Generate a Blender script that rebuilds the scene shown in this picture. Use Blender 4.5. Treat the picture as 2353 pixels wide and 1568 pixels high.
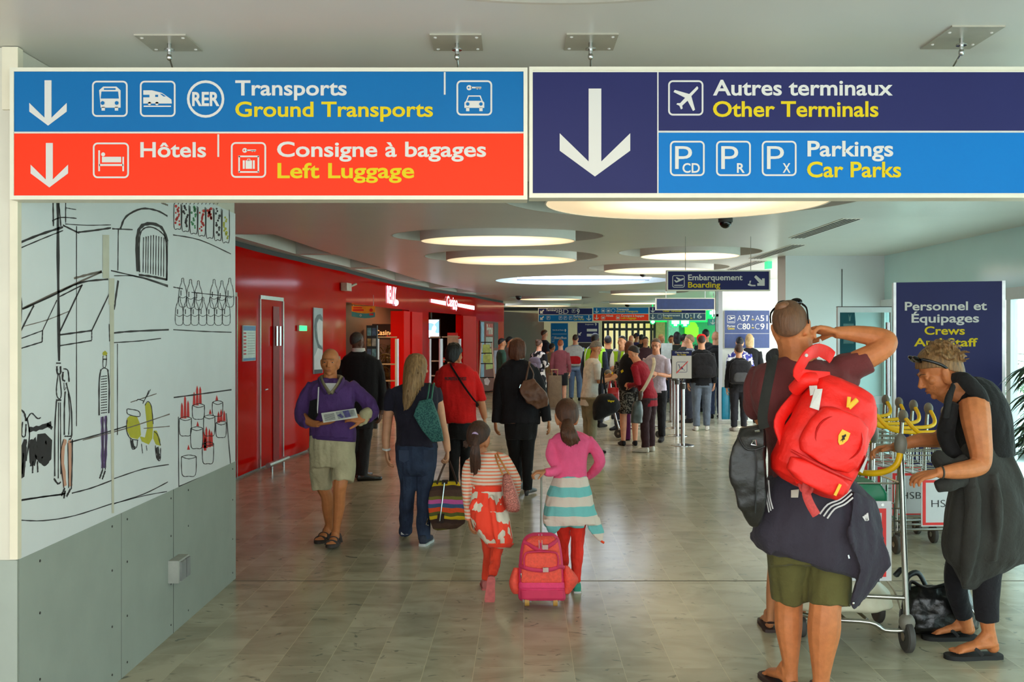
import bpy, bmesh, math, random
from mathutils import Vector, Matrix, noise
random.seed(7)
for o in list(bpy.data.objects): bpy.data.objects.remove(o)
scene = bpy.context.scene
C = scene.collection
F = 2353.0            # focal length in pixels of the 2353 x 1568 frame (36 mm lens on a 36 mm sensor)
HX, HY, EYE = 1176.5, 772.0, 1.75
CEIL = 2.915
# ---------------------------------------------------------------- camera
cam = bpy.data.cameras.new('camera'); cam.lens = 36; cam.sensor_width = 36; cam.sensor_fit = 'HORIZONTAL'
cam.shift_y = -12.0 / 2353.0; cam.clip_start = 0.05; cam.clip_end = 200
camo = bpy.data.objects.new('camera', cam); C.objects.link(camo)
camo.location = (0, 0, EYE); camo.rotation_euler = (math.pi / 2, 0, 0)
scene.camera = camo
# ---------------------------------------------------------------- world, exposure
wd = bpy.data.worlds.new('world'); scene.world = wd; wd.use_nodes = True
bg = wd.node_tree.nodes['Background']
bg.inputs['Color'].default_value = (0.88, 0.97, 1.0, 1); bg.inputs['Strength'].default_value = 2.35
sd = bpy.data.lights.new('sun', 'SUN'); sd.energy = 4; sd.angle = .01; sd.color = (1, .95, .86)
so = bpy.data.objects.new('sun', sd); C.objects.link(so); so.location = (12, 8, 12); so.rotation_euler = (math.radians(-6), math.radians(21), 0)
scene.view_settings.view_transform = 'Standard'; scene.view_settings.look = 'None'
scene.view_settings.exposure = 1.05; scene.view_settings.gamma = 1.0
scene.view_settings.use_curve_mapping = False
cy = scene.cycles
cy.max_bounces = 6; cy.diffuse_bounces = 3; cy.glossy_bounces = 3; cy.transmission_bounces = 4; cy.transparent_max_bounces = 6
cy.caustics_reflective = False; cy.caustics_refractive = False; cy.sample_clamp_indirect = 4.0
cy.use_denoising = True; cy.use_adaptive_sampling = True; cy.adaptive_threshold = .035
try: cy.denoiser = 'OPENIMAGEDENOISE'
except Exception: pass
# ceiling lamps of the place: (centre x px, ceiling tip y px, hole width px, disc width px)
# ---------------------------------------------------------------- pixel <-> world
def W(px, py, Z): return Vector(((px - HX) * Z / F, Z, EYE - (py - HY) * Z / F))
def GZ(py): return F * EYE / (py - HY)          # depth of a floor point seen at image row py
def CZ(py): return F * (CEIL - EYE) / (HY - py)  # depth of a ceiling point
def lin(c):
    return tuple((x / 12.92 if x <= .04045 else ((x + .055) / 1.055) ** 2.4) for x in c)
def rgb(r, g, b): return lin((r / 255., g / 255., b / 255.)) + (1.0,)
# ---------------------------------------------------------------- materials
MATS = {}
def nodes_of(m):
    m.use_nodes = True
    nt = m.node_tree
    return nt, nt.nodes, nt.links, nt.nodes['Principled BSDF']
def mat(name, col, rough=.6, metal=0., var=.12, vscale=14., bump=0., bscale=60., emit=0., coat=0., spec=.5, sheen=0., alpha=None, trans=0., stretch=None):
    """A procedural material: base colour broken by noise, optional noise bump."""
    if name in MATS: return MATS[name]
    m = bpy.data.materials.new(name); nt, N, L, B = nodes_of(m)
    B.inputs['Roughness'].default_value = rough; B.inputs['Metallic'].default_value = metal
    B.inputs['Specular IOR Level'].default_value = spec
    if coat: B.inputs['Coat Weight'].default_value = coat; B.inputs['Coat Roughness'].default_value = .05
    if sheen: B.inputs['Sheen Weight'].default_value = sheen
    tc = N.new('ShaderNodeTexCoord'); mp = N.new('ShaderNodeMapping'); L.new(tc.outputs['Object'], mp.inputs['Vector'])
    if stretch: mp.inputs['Scale'].default_value = stretch
    if var > 0:
        nz = N.new('ShaderNodeTexNoise'); nz.inputs['Scale'].default_value = vscale; nz.inputs['Detail'].default_value = 4
        L.new(mp.outputs['Vector'], nz.inputs['Vector'])
        rp = N.new('ShaderNodeValToRGB'); rp.color_ramp.elements[0].position = .3; rp.color_ramp.elements[1].position = .7
        c = col
        rp.color_ramp.elements[0].color = tuple(x * (1 - var) for x in c[:3]) + (1,)
        rp.color_ramp.elements[1].color = tuple(min(1, x * (1 + var)) for x in c[:3]) + (1,)
        L.new(nz.outputs['Fac'], rp.inputs['Fac']); L.new(rp.outputs['Color'], B.inputs['Base Color'])
    else: B.inputs['Base Color'].default_value = col
    if bump > 0:
        n2 = N.new('ShaderNodeTexNoise'); n2.inputs['Scale'].default_value = bscale; n2.inputs['Detail'].default_value = 3
        L.new(mp.outputs['Vector'], n2.inputs['Vector'])
        bp = N.new('ShaderNodeBump'); bp.inputs['Strength'].default_value = bump; bp.inputs['Distance'].default_value = .01
        L.new(n2.outputs['Fac'], bp.inputs['Height']); L.new(bp.outputs['Normal'], B.inputs['Normal'])
    if emit:
        B.inputs['Emission Color'].default_value = col; B.inputs['Emission Strength'].default_value = emit
    if alpha is not None: B.inputs['Alpha'].default_value = alpha
    if trans: B.inputs['Transmission Weight'].default_value = trans
    MATS[name] = m
    return m
def cloth(name, r, g, b, var=.14, bump=.5, rough=.85, vs=9, bs=45): return mat(name, rgb(r, g, b), rough, 0, var, vs, bump, bs, spec=.25, sheen=.05)
def stripes(name, cols, period, axis=2, rough=.8, warp=.15, off=0., bump=.35):
    """Cloth with hard colour bands along an object axis. cols = [(rgb, fraction)]"""
    if name in MATS: return MATS[name]
    m = bpy.data.materials.new(name); nt, N, L, B = nodes_of(m); B.inputs['Roughness'].default_value = rough; B.inputs['Specular IOR Level'].default_value = .25
    tc = N.new('ShaderNodeTexCoord'); sp = N.new('ShaderNodeSeparateXYZ')
    nz = N.new('ShaderNodeTexNoise'); nz.inputs['Scale'].default_value = 5
    L.new(tc.outputs['Object'], nz.inputs['Vector']); L.new(tc.outputs['Object'], sp.inputs['Vector'])
    a = N.new('ShaderNodeMath'); a.operation = 'MULTIPLY_ADD'; L.new(nz.outputs['Fac'], a.inputs[0]); a.inputs[1].default_value = warp * period; L.new(sp.outputs[axis], a.inputs[2])
    d = N.new('ShaderNodeMath'); d.operation = 'MULTIPLY_ADD'; L.new(a.outputs[0], d.inputs[0]); d.inputs[1].default_value = 1 / period; d.inputs[2].default_value = off
    fr = N.new('ShaderNodeMath'); fr.operation = 'FRACT'; L.new(d.outputs[0], fr.inputs[0])
    rp = N.new('ShaderNodeValToRGB'); rp.color_ramp.interpolation = 'CONSTANT'
    e = rp.color_ramp.elements; pos = 0
    for i, (c, f) in enumerate(cols):
        el = e[0] if i == 0 else (e[1] if i == 1 else e.new(pos))
        el.position = pos; el.color = c; pos += f
    L.new(fr.outputs[0], rp.inputs['Fac']); L.new(rp.outputs['Color'], B.inputs['Base Color'])
    n2 = N.new('ShaderNodeTexNoise'); n2.inputs['Scale'].default_value = 40; L.new(tc.outputs['Object'], n2.inputs['Vector'])
    bp = N.new('ShaderNodeBump'); bp.inputs['Strength'].default_value = bump; bp.inputs['Distance'].default_value = .01
    L.new(n2.outputs['Fac'], bp.inputs['Height']); L.new(bp.outputs['Normal'], B.inputs['Normal'])
    MATS[name] = m
    return m
def patches(name, cols, scale, rough=.8, kind='VORONOI', stretch=(1, 1, 1), bump=.3, dist='MANHATTAN'):
    """Cloth with a printed pattern of patches (cells) in a few colours."""
    if name in MATS: return MATS[name]
    m = bpy.data.materials.new(name); nt, N, L, B = nodes_of(m); B.inputs['Roughness'].default_value = rough; B.inputs['Specular IOR Level'].default_value = .25
    tc = N.new('ShaderNodeTexCoord'); mp = N.new('ShaderNodeMapping'); mp.inputs['Scale'].default_value = stretch; L.new(tc.outputs['Object'], mp.inputs['Vector'])
    rp = N.new('ShaderNodeValToRGB'); rp.color_ramp.interpolation = 'CONSTANT'; e = rp.color_ramp.elements; pos = 0
    for i, (c, f) in enumerate(cols):
        el = e[0] if i == 0 else (e[1] if i == 1 else e.new(pos))
        el.position = pos; el.color = c; pos += f
    if kind == 'VORONOI':
        v = N.new('ShaderNodeTexVoronoi'); v.distance = dist; v.inputs['Scale'].default_value = scale; L.new(mp.outputs['Vector'], v.inputs['Vector'])
        s = N.new('ShaderNodeSeparateColor'); L.new(v.outputs['Color'], s.inputs['Color']); L.new(s.outputs['Red'], rp.inputs['Fac'])
    else:
        v = N.new('ShaderNodeTexNoise'); v.inputs['Scale'].default_value = scale; v.inputs['Detail'].default_value = 1; L.new(mp.outputs['Vector'], v.inputs['Vector']); L.new(v.outputs['Fac'], rp.inputs['Fac'])
    L.new(rp.outputs['Color'], B.inputs['Base Color'])
    n2 = N.new('ShaderNodeTexNoise'); n2.inputs['Scale'].default_value = 40; L.new(tc.outputs['Object'], n2.inputs['Vector'])
    bp = N.new('ShaderNodeBump'); bp.inputs['Strength'].default_value = bump; bp.inputs['Distance'].default_value = .01
    L.new(n2.outputs['Fac'], bp.inputs['Height']); L.new(bp.outputs['Normal'], B.inputs['Normal'])
    MATS[name] = m
    return m
def skin(name, r, g, b): return mat(name, rgb(r, g, b), .5, 0, .1, 18, .12, 160, spec=.35)
def hairm(name, r, g, b, var=.35): return mat(name, rgb(r, g, b), .5, 0, var, 28, .6, 60, spec=.35, stretch=(3.2, 3.2, .5))
def chrome(): return mat('polished steel', rgb(190, 190, 188), .18, 1., .05)
def emis(name, r, g, b, s): return mat(name, rgb(r, g, b), .5, 0, 0, emit=s)
# ---------------------------------------------------------------- mesh builder
def ortho(d):
    d = d.normalized(); a = Vector((0, 0, 1)) if abs(d.z) < .9 else Vector((1, 0, 0))
    u = d.cross(a).normalized(); return u, d.cross(u).normalized()
def crom(pts, k):
    """Catmull-Rom resampling of a list of equal-length tuples."""
    if len(pts) < 3 or k < 2: return pts
    P = [pts[0]] + list(pts) + [pts[-1]]; out = []
    for i in range(1, len(P) - 2):
        a, b, c, d = P[i - 1], P[i], P[i + 1], P[i + 2]
        for j in range(k):
            t = j / k
            out.append(tuple(.5 * ((2 * q) + (r - p) * t + (2 * p - 5 * q + 4 * r - s) * t * t + (3 * q - p - 3 * r + s) * t ** 3) for p, q, r, s in zip(a, b, c, d)))
    out.append(tuple(pts[-1])); return out
class MB:
    def __init__(s): s.v = []; s.f = []; s.m = []; s.cut = []
    def mark(s): s.cut.append(len(s.f)); return s
    def add(s, vs, fs, mi=0):
        o = len(s.v); s.v += [Vector(v) for v in vs]
        for f in fs: s.f.append([i + o for i in f]); s.m.append(mi)
    def box(s, c, size, R=None, mi=0):
        c = Vector(c); x, y, z = (t / 2 for t in size)
        vs = [Vector((a * x, b * y, d * z)) for a in (-1, 1) for b in (-1, 1) for d in (-1, 1)]
        if R is not None: vs = [R @ v for v in vs]
        s.add([c + v for v in vs], [(0, 1, 3, 2), (4, 6, 7, 5), (0, 4, 5, 1), (2, 3, 7, 6), (0, 2, 6, 4), (1, 5, 7, 3)], mi)
    def box2(s, a, b, mi=0):
        a = Vector(a); b = Vector(b); s.box((a + b) / 2, [abs(t) for t in (b - a)], None, mi)
    def loft(s, rings, mi=0, caps=True):
        n = len(rings[0]); vs = [p for r in rings for p in r]; fs = []
        for i in range(len(rings) - 1):
            for j in range(n):
                k = (j + 1) % n
                fs.append((i * n + j, i * n + k, (i + 1) * n + k, (i + 1) * n + j))
        if caps:
            fs.append(tuple(range(n))[::-1]); o = (len(rings) - 1) * n; fs.append(tuple(o + j for j in range(n)))
        s.add(vs, fs, mi)
    def tube(s, pts, rad, n=10, mi=0, flat=None, up=None, res=1):
        """swept tube; rad per point (or one), flat=(a,b) squashes the section along (u,w); up fixes the u axis"""
        pts = [Vector(p) for p in pts]
        if not isinstance(rad, (list, tuple)): rad = [rad] * len(pts)
        if res > 1 and len(pts) > 2:
            q = crom([tuple(p) + (r,) for p, r in zip(pts, rad)], res)
            pts = [Vector(t[:3]) for t in q]; rad = [max(t[3], 1e-4) for t in q]
        rings = []; u = None
        for i, p in enumerate(pts):
            d = (pts[min(i + 1, len(pts) - 1)] - pts[max(i - 1, 0)])
            if d.length < 1e-9: d = Vector((0, 0, 1))
            d.normalize()
            if up is not None:
                u = (Vector(up) - d * d.dot(Vector(up))).normalized()
            elif u is None: u, _ = ortho(d)
            else:
                u = (u - d * d.dot(u))
                u = u.normalized() if u.length > 1e-6 else ortho(d)[0]
            w = d.cross(u); a, b = flat or (1, 1)
            rings.append([p + (u * (math.cos(t) * a) + w * (math.sin(t) * b)) * rad[i] for t in [2 * math.pi * j / n for j in range(n)]])
        s.loft(rings, mi)
    def cyl(s, p0, p1, r0, r1=None, n=20, mi=0): s.tube([p0, p1], [r0, r0 if r1 is None else r1], n, mi)
    def ell(s, c, r, R=None, n=14, mi=0):
        c = Vector(c); rings = []; m = n // 2 + 1
        for i in range(1, m):
            th = math.pi * i / m; ring = []
            for j in range(n):
                ph = 2 * math.pi * j / n
                v = Vector((r[0] * math.sin(th) * math.cos(ph), r[1] * math.sin(th) * math.sin(ph), r[2] * math.cos(th)))
                ring.append(c + (R @ v if R is not None else v))
            rings.append(ring)
        top = Vector((0, 0, r[2])); bot = -top
        if R is not None: top = R @ top; bot = R @ bot
        o = len(s.v); s.loft(rings, mi, caps=False)
        a = len(s.v); s.v += [c + top, c + bot]
        for j in range(n):
            k = (j + 1) % n; s.f.append([a, o + k, o + j][::-1]); s.m.append(mi)
            b = o + (len(rings) - 1) * n; s.f.append([a + 1, b + j, b + k][::-1]); s.m.append(mi)
    def poly(s, pts, d, mi=0):
        """prism: a polygon of 3D points pushed along d"""
        pts = [Vector(p) for p in pts]; d = Vector(d); n = len(pts)
        vs = pts + [p + d for p in pts]
        s.add(vs, [tuple(range(n))[::-1], tuple(range(n, 2 * n))] + [(i, (i + 1) % n, n + (i + 1) % n, n + i) for i in range(n)], mi)
    def lathe(s, c, prof, n=28, mi=0, R=None):
        """profile [(r,z)] turned about z at c"""
        c = Vector(c); rings = []
        for r, z in prof:
            ring = [Vector((max(r, 1e-4) * math.cos(2 * math.pi * j / n), max(r, 1e-4) * math.sin(2 * math.pi * j / n), z)) for j in range(n)]
            rings.append([c + (R @ p if R is not None else p) for p in ring])
        hollow = min(prof[0][0], prof[-1][0]) > .002
        s.loft(rings + ([rings[0]] if hollow else []), mi, not hollow)
    def build(s, name, m, parent=None, loc=None, vox=0, sm=2, disp=0, dsc=9, smooth=True, ang=40, fold=0, seed=0):
        ms = m if isinstance(m, (list, tuple)) else [m]
        cuts = sorted(set(c for c in s.cut if c < len(s.f)))
        if len(cuts) > 1:      # one object per line of writing or pictogram
            cuts[0] = 0; o = None
            for a, e in zip(cuts, cuts[1:] + [len(s.f)]):
                q = MB(); mp = {}
                for f in s.f[a:e]: q.f.append([mp.setdefault(i, len(mp)) for i in f])
                q.v = [s.v[i] for i in mp]; q.m = s.m[a:e]; o = q.build(name, m, parent, loc, smooth=smooth)
            return o
        if parent is not None: org = WL[parent.name]
        elif loc is not None: org = Vector(loc)
        else:
            xs = [v.x for v in s.v]; ys = [v.y for v in s.v]; zs = [v.z for v in s.v]
            org = Vector(((min(xs) + max(xs)) / 2, (min(ys) + max(ys)) / 2, min(zs)))
        me = bpy.data.meshes.new(name)
        me.from_pydata([tuple(v - org) for v in s.v], [], s.f)
        if not vox:
            for mm in ms: me.materials.append(mm)
            if len(ms) > 1: me.polygons.foreach_set('material_index', s.m)
            bm = bmesh.new(); bm.from_mesh(me); bmesh.ops.recalc_face_normals(bm, faces=bm.faces); bm.to_mesh(me); bm.free()
        if vox:
            t = bpy.data.objects.new('tmp', me); C.objects.link(t)
            r = t.modifiers.new('r', 'REMESH'); r.mode = 'VOXEL'; r.voxel_size = vox
            if sm:
                q = t.modifiers.new('s', 'SMOOTH'); q.factor = .5; q.iterations = sm
            dg = bpy.context.evaluated_depsgraph_get()
            m2 = bpy.data.meshes.new_from_object(t.evaluated_get(dg))
            bpy.data.objects.remove(t); bpy.data.meshes.remove(me); me = m2; me.name = name
            if len(me.vertices) == 0: print('EMPTY REMESH', name)
            me.materials.clear()
            for mm in ms: me.materials.append(mm)
            if disp:
                nv = [(v.co.copy(), v.normal.copy()) for v in me.vertices]
                for v, (co, no) in zip(me.vertices, nv):
                    q = Vector((co.x * dsc, co.y * dsc, co.z * dsc * (1 if not fold else .35))) + Vector((seed, 0, 0))
                    v.co = co + no * (disp * (noise.noise(q) + .5 * noise.noise(q * 2.3)))
        if smooth:
            me.shade_smooth()
            if not vox:
                try: me.set_sharp_from_angle(angle=math.radians(ang))
                except Exception: pass
        ob = bpy.data.objects.new(name, me); C.objects.link(ob)
        if parent is not None: ob.parent = parent; WL[ob.name] = org.copy()
        else: ob.location = org; WL[ob.name] = org.copy()
        return ob
WL = {}
def tag(o, label=None, cat=None, group=None, kind=None):
    if label: o['label'] = label
    if cat: o['category'] = cat
    if group: o['group'] = group
    if kind: o['kind'] = kind
    return o
def thing(name, label, cat, loc, group=None):
    o = bpy.data.objects.new(name, None); C.objects.link(o); o.location = Vector(loc); o.empty_display_size = .1
    WL[o.name] = Vector(loc); return tag(o, label, cat, group)
def copy_tree(o, loc, label=None, group=None, rz=0):
    r = o.copy(); C.objects.link(r); r.location = Vector(loc); r.rotation_euler = (0, 0, rz); WL[r.name] = Vector(loc)
    if label: r['label'] = label
    if group: r['group'] = group
    def rec(src, dst):
        for ch in [x for x in src.children]:
            c = ch.copy(); C.objects.link(c); c.parent = dst; rec(ch, c)
    rec(o, r); return r
def struct(mb, name, m, **k): return tag(mb.build(name, m, **k), kind='structure')
# ---------------------------------------------------------------- lettering (flat characters from the built-in typeface)
TXT = {}
def text_mesh(s, bold=.02):
    key = (s, bold)
    if key in TXT: return TXT[key]
    cu = bpy.data.curves.new('t', 'FONT'); cu.body = s; cu.offset = bold; cu.extrude = 0; cu.resolution_u = 4
    cu.fill_mode = 'FRONT'
    t = bpy.data.objects.new('t', cu); C.objects.link(t)
    dg = bpy.context.evaluated_depsgraph_get(); me = bpy.data.meshes.new_from_object(t.evaluated_get(dg))
    vs = [v.co.copy() for v in me.vertices]; fs = [tuple(p.vertices) for p in me.polygons]
    bpy.data.objects.remove(t); bpy.data.meshes.remove(me); bpy.data.curves.remove(cu)
    TXT[key] = (vs, fs); return TXT[key]
CAPH = None
def add_text(mb, s, o, ux, uz, x0, x1, cap, bold=.02, mi=0):
    """characters on the plane o + ux*u + uz*w: u from x0 to x1, baseline w=0, capital height cap"""
    global CAPH
    if CAPH is None:
        v, _ = text_mesh('H', 0); CAPH = max(p.y for p in v)
    vs, fs = text_mesh(s, bold)
    if not vs: return
    a = min(p.x for p in vs); b = max(p.x for p in vs)
    k = cap / CAPH; sx = (x1 - x0) / (b - a) if x1 is not None else k
    mb.add([o + ux * (x0 + (p.x - a) * sx) + uz * (p.y * k) for p in vs], fs, mi)
# ================================================================ floor
def floor_mat():
    m = bpy.data.materials.new('polished stone planks'); nt, N, L, B = nodes_of(m)
    tc = N.new('ShaderNodeTexCoord'); mp = N.new('ShaderNodeMapping')
    mp.inputs['Rotation'].default_value = (0, 0, math.radians(90 + .66)); L.new(tc.outputs['Object'], mp.inputs['Vector'])
    def math_(op, a, b=None, c=None):
        n = N.new('ShaderNodeMath'); n.operation = op
        for i, q in enumerate((a, b, c)):
            if q is None: continue
            if isinstance(q, (int, float)): n.inputs[i].default_value = q
            else: L.new(q, n.inputs[i])
        return n.outputs[0]
    # the courses shift by half a plank beyond the expansion joint
    sp = N.new('ShaderNodeSeparateXYZ'); L.new(mp.outputs['Vector'], sp.inputs['Vector'])
    beyond = math_('GREATER_THAN', sp.outputs[0], 7.3)
    yy = math_('MULTIPLY_ADD', beyond, .13, sp.outputs[1])
    cb = N.new('ShaderNodeCombineXYZ'); L.new(sp.outputs[0], cb.inputs[0]); L.new(yy, cb.inputs[1])
    br = N.new('ShaderNodeTexBrick'); L.new(cb.outputs[0], br.inputs['Vector'])
    br.inputs['Scale'].default_value = 1; br.inputs['Brick Width'].default_value = .54; br.inputs['Row Height'].default_value = .262
    br.inputs['Mortar Size'].default_value = .0016; br.inputs['Mortar Smooth'].default_value = .3; br.offset = .37; br.offset_frequency = 2
    br.inputs['Color1'].default_value = (0, 0, 0, 1); br.inputs['Color2'].default_value = (1, 1, 1, 1); br.inputs['Mortar'].default_value = (.5, .5, .5, 1)
    n1 = N.new('ShaderNodeTexNoise'); n1.inputs['Scale'].default_value = 2.2; n1.inputs['Detail'].default_value = 6; n1.inputs['Distortion'].default_value = 1.2
    m2 = N.new('ShaderNodeMapping'); m2.inputs['Scale'].default_value = (1, 1.35, 1); m2.inputs['Rotation'].default_value = (0, 0, .5); L.new(tc.outputs['Object'], m2.inputs['Vector'])
    # veins run differently in each plank
    va = N.new('ShaderNodeVectorMath'); va.operation = 'ADD'; L.new(m2.outputs['Vector'], va.inputs[0])
    vs_ = N.new('ShaderNodeVectorMath'); vs_.operation = 'SCALE'; vs_.inputs['Scale'].default_value = 7; L.new(br.outputs['Color'], vs_.inputs[0]); L.new(vs_.outputs[0], va.inputs[1])
    L.new(va.outputs[0], n1.inputs['Vector'])
    base = N.new('ShaderNodeValToRGB'); e = base.color_ramp.elements
    e[0].position = .28; e[0].color = rgb(160, 154, 132); e[1].position = .62; e[1].color = rgb(194, 187, 164)
    L.new(n1.outputs['Fac'], base.inputs['Fac'])
    n3 = N.new('ShaderNodeTexNoise'); n3.inputs['Scale'].default_value = 5; n3.inputs['Detail'].default_value = 8; n3.inputs['Distortion'].default_value = 2.5; L.new(va.outputs[0], n3.inputs['Vector'])
    vein = N.new('ShaderNodeValToRGB'); q = vein.color_ramp.elements; q[0].position = .30; q[0].color = (1, 1, 1, 1); q[1].position = .37; q[1].color = (0, 0, 0, 1)
    L.new(n3.outputs['Fac'], vein.inputs['Fac'])
    mx = N.new('ShaderNodeMix'); mx.data_type = 'RGBA'; L.new(vein.outputs['Color'], mx.inputs['Factor']); L.new(base.outputs['Color'], mx.inputs['A']); mx.inputs['B'].default_value = rgb(132, 132, 118)
    tone = N.new('ShaderNodeMix'); tone.data_type = 'RGBA'; tone.blend_type = 'MULTIPLY'; tone.inputs['Factor'].default_value = 1
    tr = N.new('ShaderNodeValToRGB'); tr.color_ramp.elements[0].color = (.8, .79, .77, 1); tr.color_ramp.elements[1].color = (1.02, 1.0, .98, 1)
    sc = N.new('ShaderNodeSeparateColor'); L.new(br.outputs['Color'], sc.inputs['Color']); L.new(sc.outputs['Red'], tr.inputs['Fac'])
    L.new(mx.outputs['Result'], tone.inputs['A']); L.new(tr.outputs['Color'], tone.inputs['B'])
    jt = N.new('ShaderNodeMix'); jt.data_type = 'RGBA'; L.new(br.outputs['Fac'], jt.inputs['Factor']); L.new(tone.outputs['Result'], jt.inputs['A']); jt.inputs['B'].default_value = rgb(205, 192, 160)
    L.new(jt.outputs['Result'], B.inputs['Base Color'])
    B.inputs['Roughness'].default_value = .2; B.inputs['Specular IOR Level'].default_value = .22
    bp = N.new('ShaderNodeBump'); bp.inputs['Strength'].default_value = .12; bp.inputs['Distance'].default_value = .002; L.new(n3.outputs['Fac'], bp.inputs['Height']); L.new(bp.outputs['Normal'], B.inputs['Normal'])
    return m
b = MB(); b.box2((-7, -3, -.12), (5.44, 60, 0)); b.box2((5.44, 20, -.12), (8.7, 60, 0)); struct(b, 'floor', floor_mat(), loc=(0, 0, 0), smooth=False)
b = MB(); b.box2((-2.0, 7.3, .0002), (5.4, 7.315, .0012)); b.box2((-2.9, 16.4, .0002), (5.4, 16.42, .0012)); struct(b, 'floor_joint_strip', mat('dark joint filler', rgb(92, 84, 70), .6), smooth=False)
b = MB(); b.box2((5.46, -6, -.2), (40, 20, -.06)); b.box2((8.72, 20, -.2), (40, 60, -.06)); struct(b, 'ground', mat('pale paving', rgb(215, 222, 220), .6, 0, .05, 3), smooth=False)
# ================================================================ ceiling with round openings
LAMPS = []   # (X, Y, hole radius, disc radius)
for cx, ty, hw, dw in ((1144, 543, 484, 357), (1175, 590, 396, 300), (1585, 580, 324, 227), (1513, 615, 320, 250), (1478, 671, 205, 150), (1263, 684, 190, 147), (1470, 694, 178, 140), (1236, 700, 200, 150)):
    Z = CZ(ty); LAMPS.append(((cx - HX) * Z / F, Z, hw * Z / F / 2, dw * Z / F / 2))
LAMPS.append((1.45, 8.55, 1.56, 1.18)); LAMPS.append((.17, 2.44, 1.14, .86)); LAMPS.append((-3.4, .6, 1.2, .9)); LAMPS.append((3.3, -.4, 1.2, .9))
OV = lambda i: .74 if i == 0 else 1   # the first opening is oval
SKY = ((1337 - HX) * 21.6 / F, 21.6, 1.82)
# red wall plan as depth against image column
WT = [(430, 10.4), (480, 11.3), (540, 12.37), (610, 13.6), (686, 15.0), (790, 17.4), (868, 20.3), (960, 24.0), (1090, 29.2), (1158, 34.3)]
def wz(x):
    for (a, za), (c, zc) in zip(WT, WT[1:]):
        if x <= c: return za + (zc - za) * (x - a) / (c - a)
    return WT[-1][1]
def wp(x, off=0):
    """plan point of the red wall seen at image column x; off moves it into the hall"""
    p = Vector(((x - HX) * wz(x) / F, wz(x), 0)); q = Vector(((x + 4 - HX) * wz(x + 4) / F, wz(x + 4), 0)); q0 = Vector(((x - 4 - HX) * wz(x - 4) / F, wz(x - 4), 0))
    t = (q - q0).normalized(); return p + Vector((t.y, -t.x, 0)) * off
def wh(y, x): return EYE - (y - HY) * wz(x) / F     # height on the wall of image point (x,y)
SLOTS = []
for x0, x1 in ((500, 672), (668, 800), (795, 905), (900, 985), (980, 1050), (1046, 1095)):
    SLOTS.append([wp(x0 + 6, .1), wp(x1 - 8, .1), wp(x1 - 8, .62), wp(x0 + 6, .62)])
VENTS = [(3.38, 10.15, 12.15), (3.36, 7.0, 8.75), (3.66, 13.05, 15.4), (3.86, 15.9, 18.0)]
def ceiling():
    cu = bpy.data.curves.new('c', 'CURVE'); cu.dimensions = '2D'; cu.fill_mode = 'BOTH'
    def pl(pts):
        s = cu.splines.new('POLY'); s.points.add(len(pts) - 1); s.use_cyclic_u = True
        for q, p in zip(s.points, pts): q.co = (p[0], p[1], 0, 1)
    pl([(-7, -3), (5.44, -3), (5.44, 20), (8.7, 20), (8.7, 60), (-7, 60)])
    for i_, (X, Y, r, d) in enumerate(LAMPS): pl([(X + r * math.cos(t), Y + r * OV(i_) * math.sin(t)) for t in [2 * math.pi * i / 72 for i in range(72)]])
    pl([(SKY[0] + SKY[2] * math.cos(t), SKY[1] + SKY[2] * math.sin(t)) for t in [2 * math.pi * i / 72 for i in range(72)]])
    for s in SLOTS: pl(s)
    o = bpy.data.objects.new('c', cu); C.objects.link(o); dg = bpy.context.evaluated_depsgraph_get()
    me = bpy.data.meshes.new_from_object(o.evaluated_get(dg)); vs = [Vector((v.co.x, v.co.y, CEIL)) for v in me.vertices]; fs = [tuple(p.vertices) for p in me.polygons]
    bpy.data.objects.remove(o); mb = MB(); mb.add(vs, fs); return mb
struct(ceiling(), 'ceiling', mat('satin ceiling paint', rgb(214, 211, 203), .32, 0, .02, 2, spec=.4), loc=(0, 0, CEIL), smooth=False)
b = MB()
for i, (X, Y, r, d) in enumerate(LAMPS):
    E_ = Matrix.Diagonal((1, OV(i), 1)); b.lathe((X, Y, CEIL), [(r + .02, -.001), (r, -.001), (r, .34), (r - .02, .34)], 72, R=E_)
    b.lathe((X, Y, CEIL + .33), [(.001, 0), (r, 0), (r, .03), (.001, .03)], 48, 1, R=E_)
for s in SLOTS:
    c = sum(s, Vector()) / 4
    for i in range(4): b.poly([s[i] + Vector((0, 0, CEIL)), s[(i + 1) % 4] + Vector((0, 0, CEIL)), s[(i + 1) % 4] + Vector((0, 0, CEIL + .3)), s[i] + Vector((0, 0, CEIL + .3))], (s[i] - c).normalized() * .02)
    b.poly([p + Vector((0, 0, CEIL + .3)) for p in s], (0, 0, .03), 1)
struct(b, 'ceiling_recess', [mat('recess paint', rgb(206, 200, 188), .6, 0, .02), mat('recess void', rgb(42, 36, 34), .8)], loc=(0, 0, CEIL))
b = MB(); b.lathe((SKY[0], SKY[1], CEIL), [(SKY[2] + .02, -.001), (SKY[2], -.001), (SKY[2], .16), (SKY[2] - .02, .16)], 72); b.lathe((SKY[0], SKY[1], CEIL + .15), [(.001, 0), (SKY[2], 0), (SKY[2], .03), (.001, .03)], 48)
struct(b, 'ceiling_cove', mat('cove paint', rgb(205, 210, 208), .6, 0, .02), loc=(SKY[0], SKY[1], CEIL))
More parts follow.
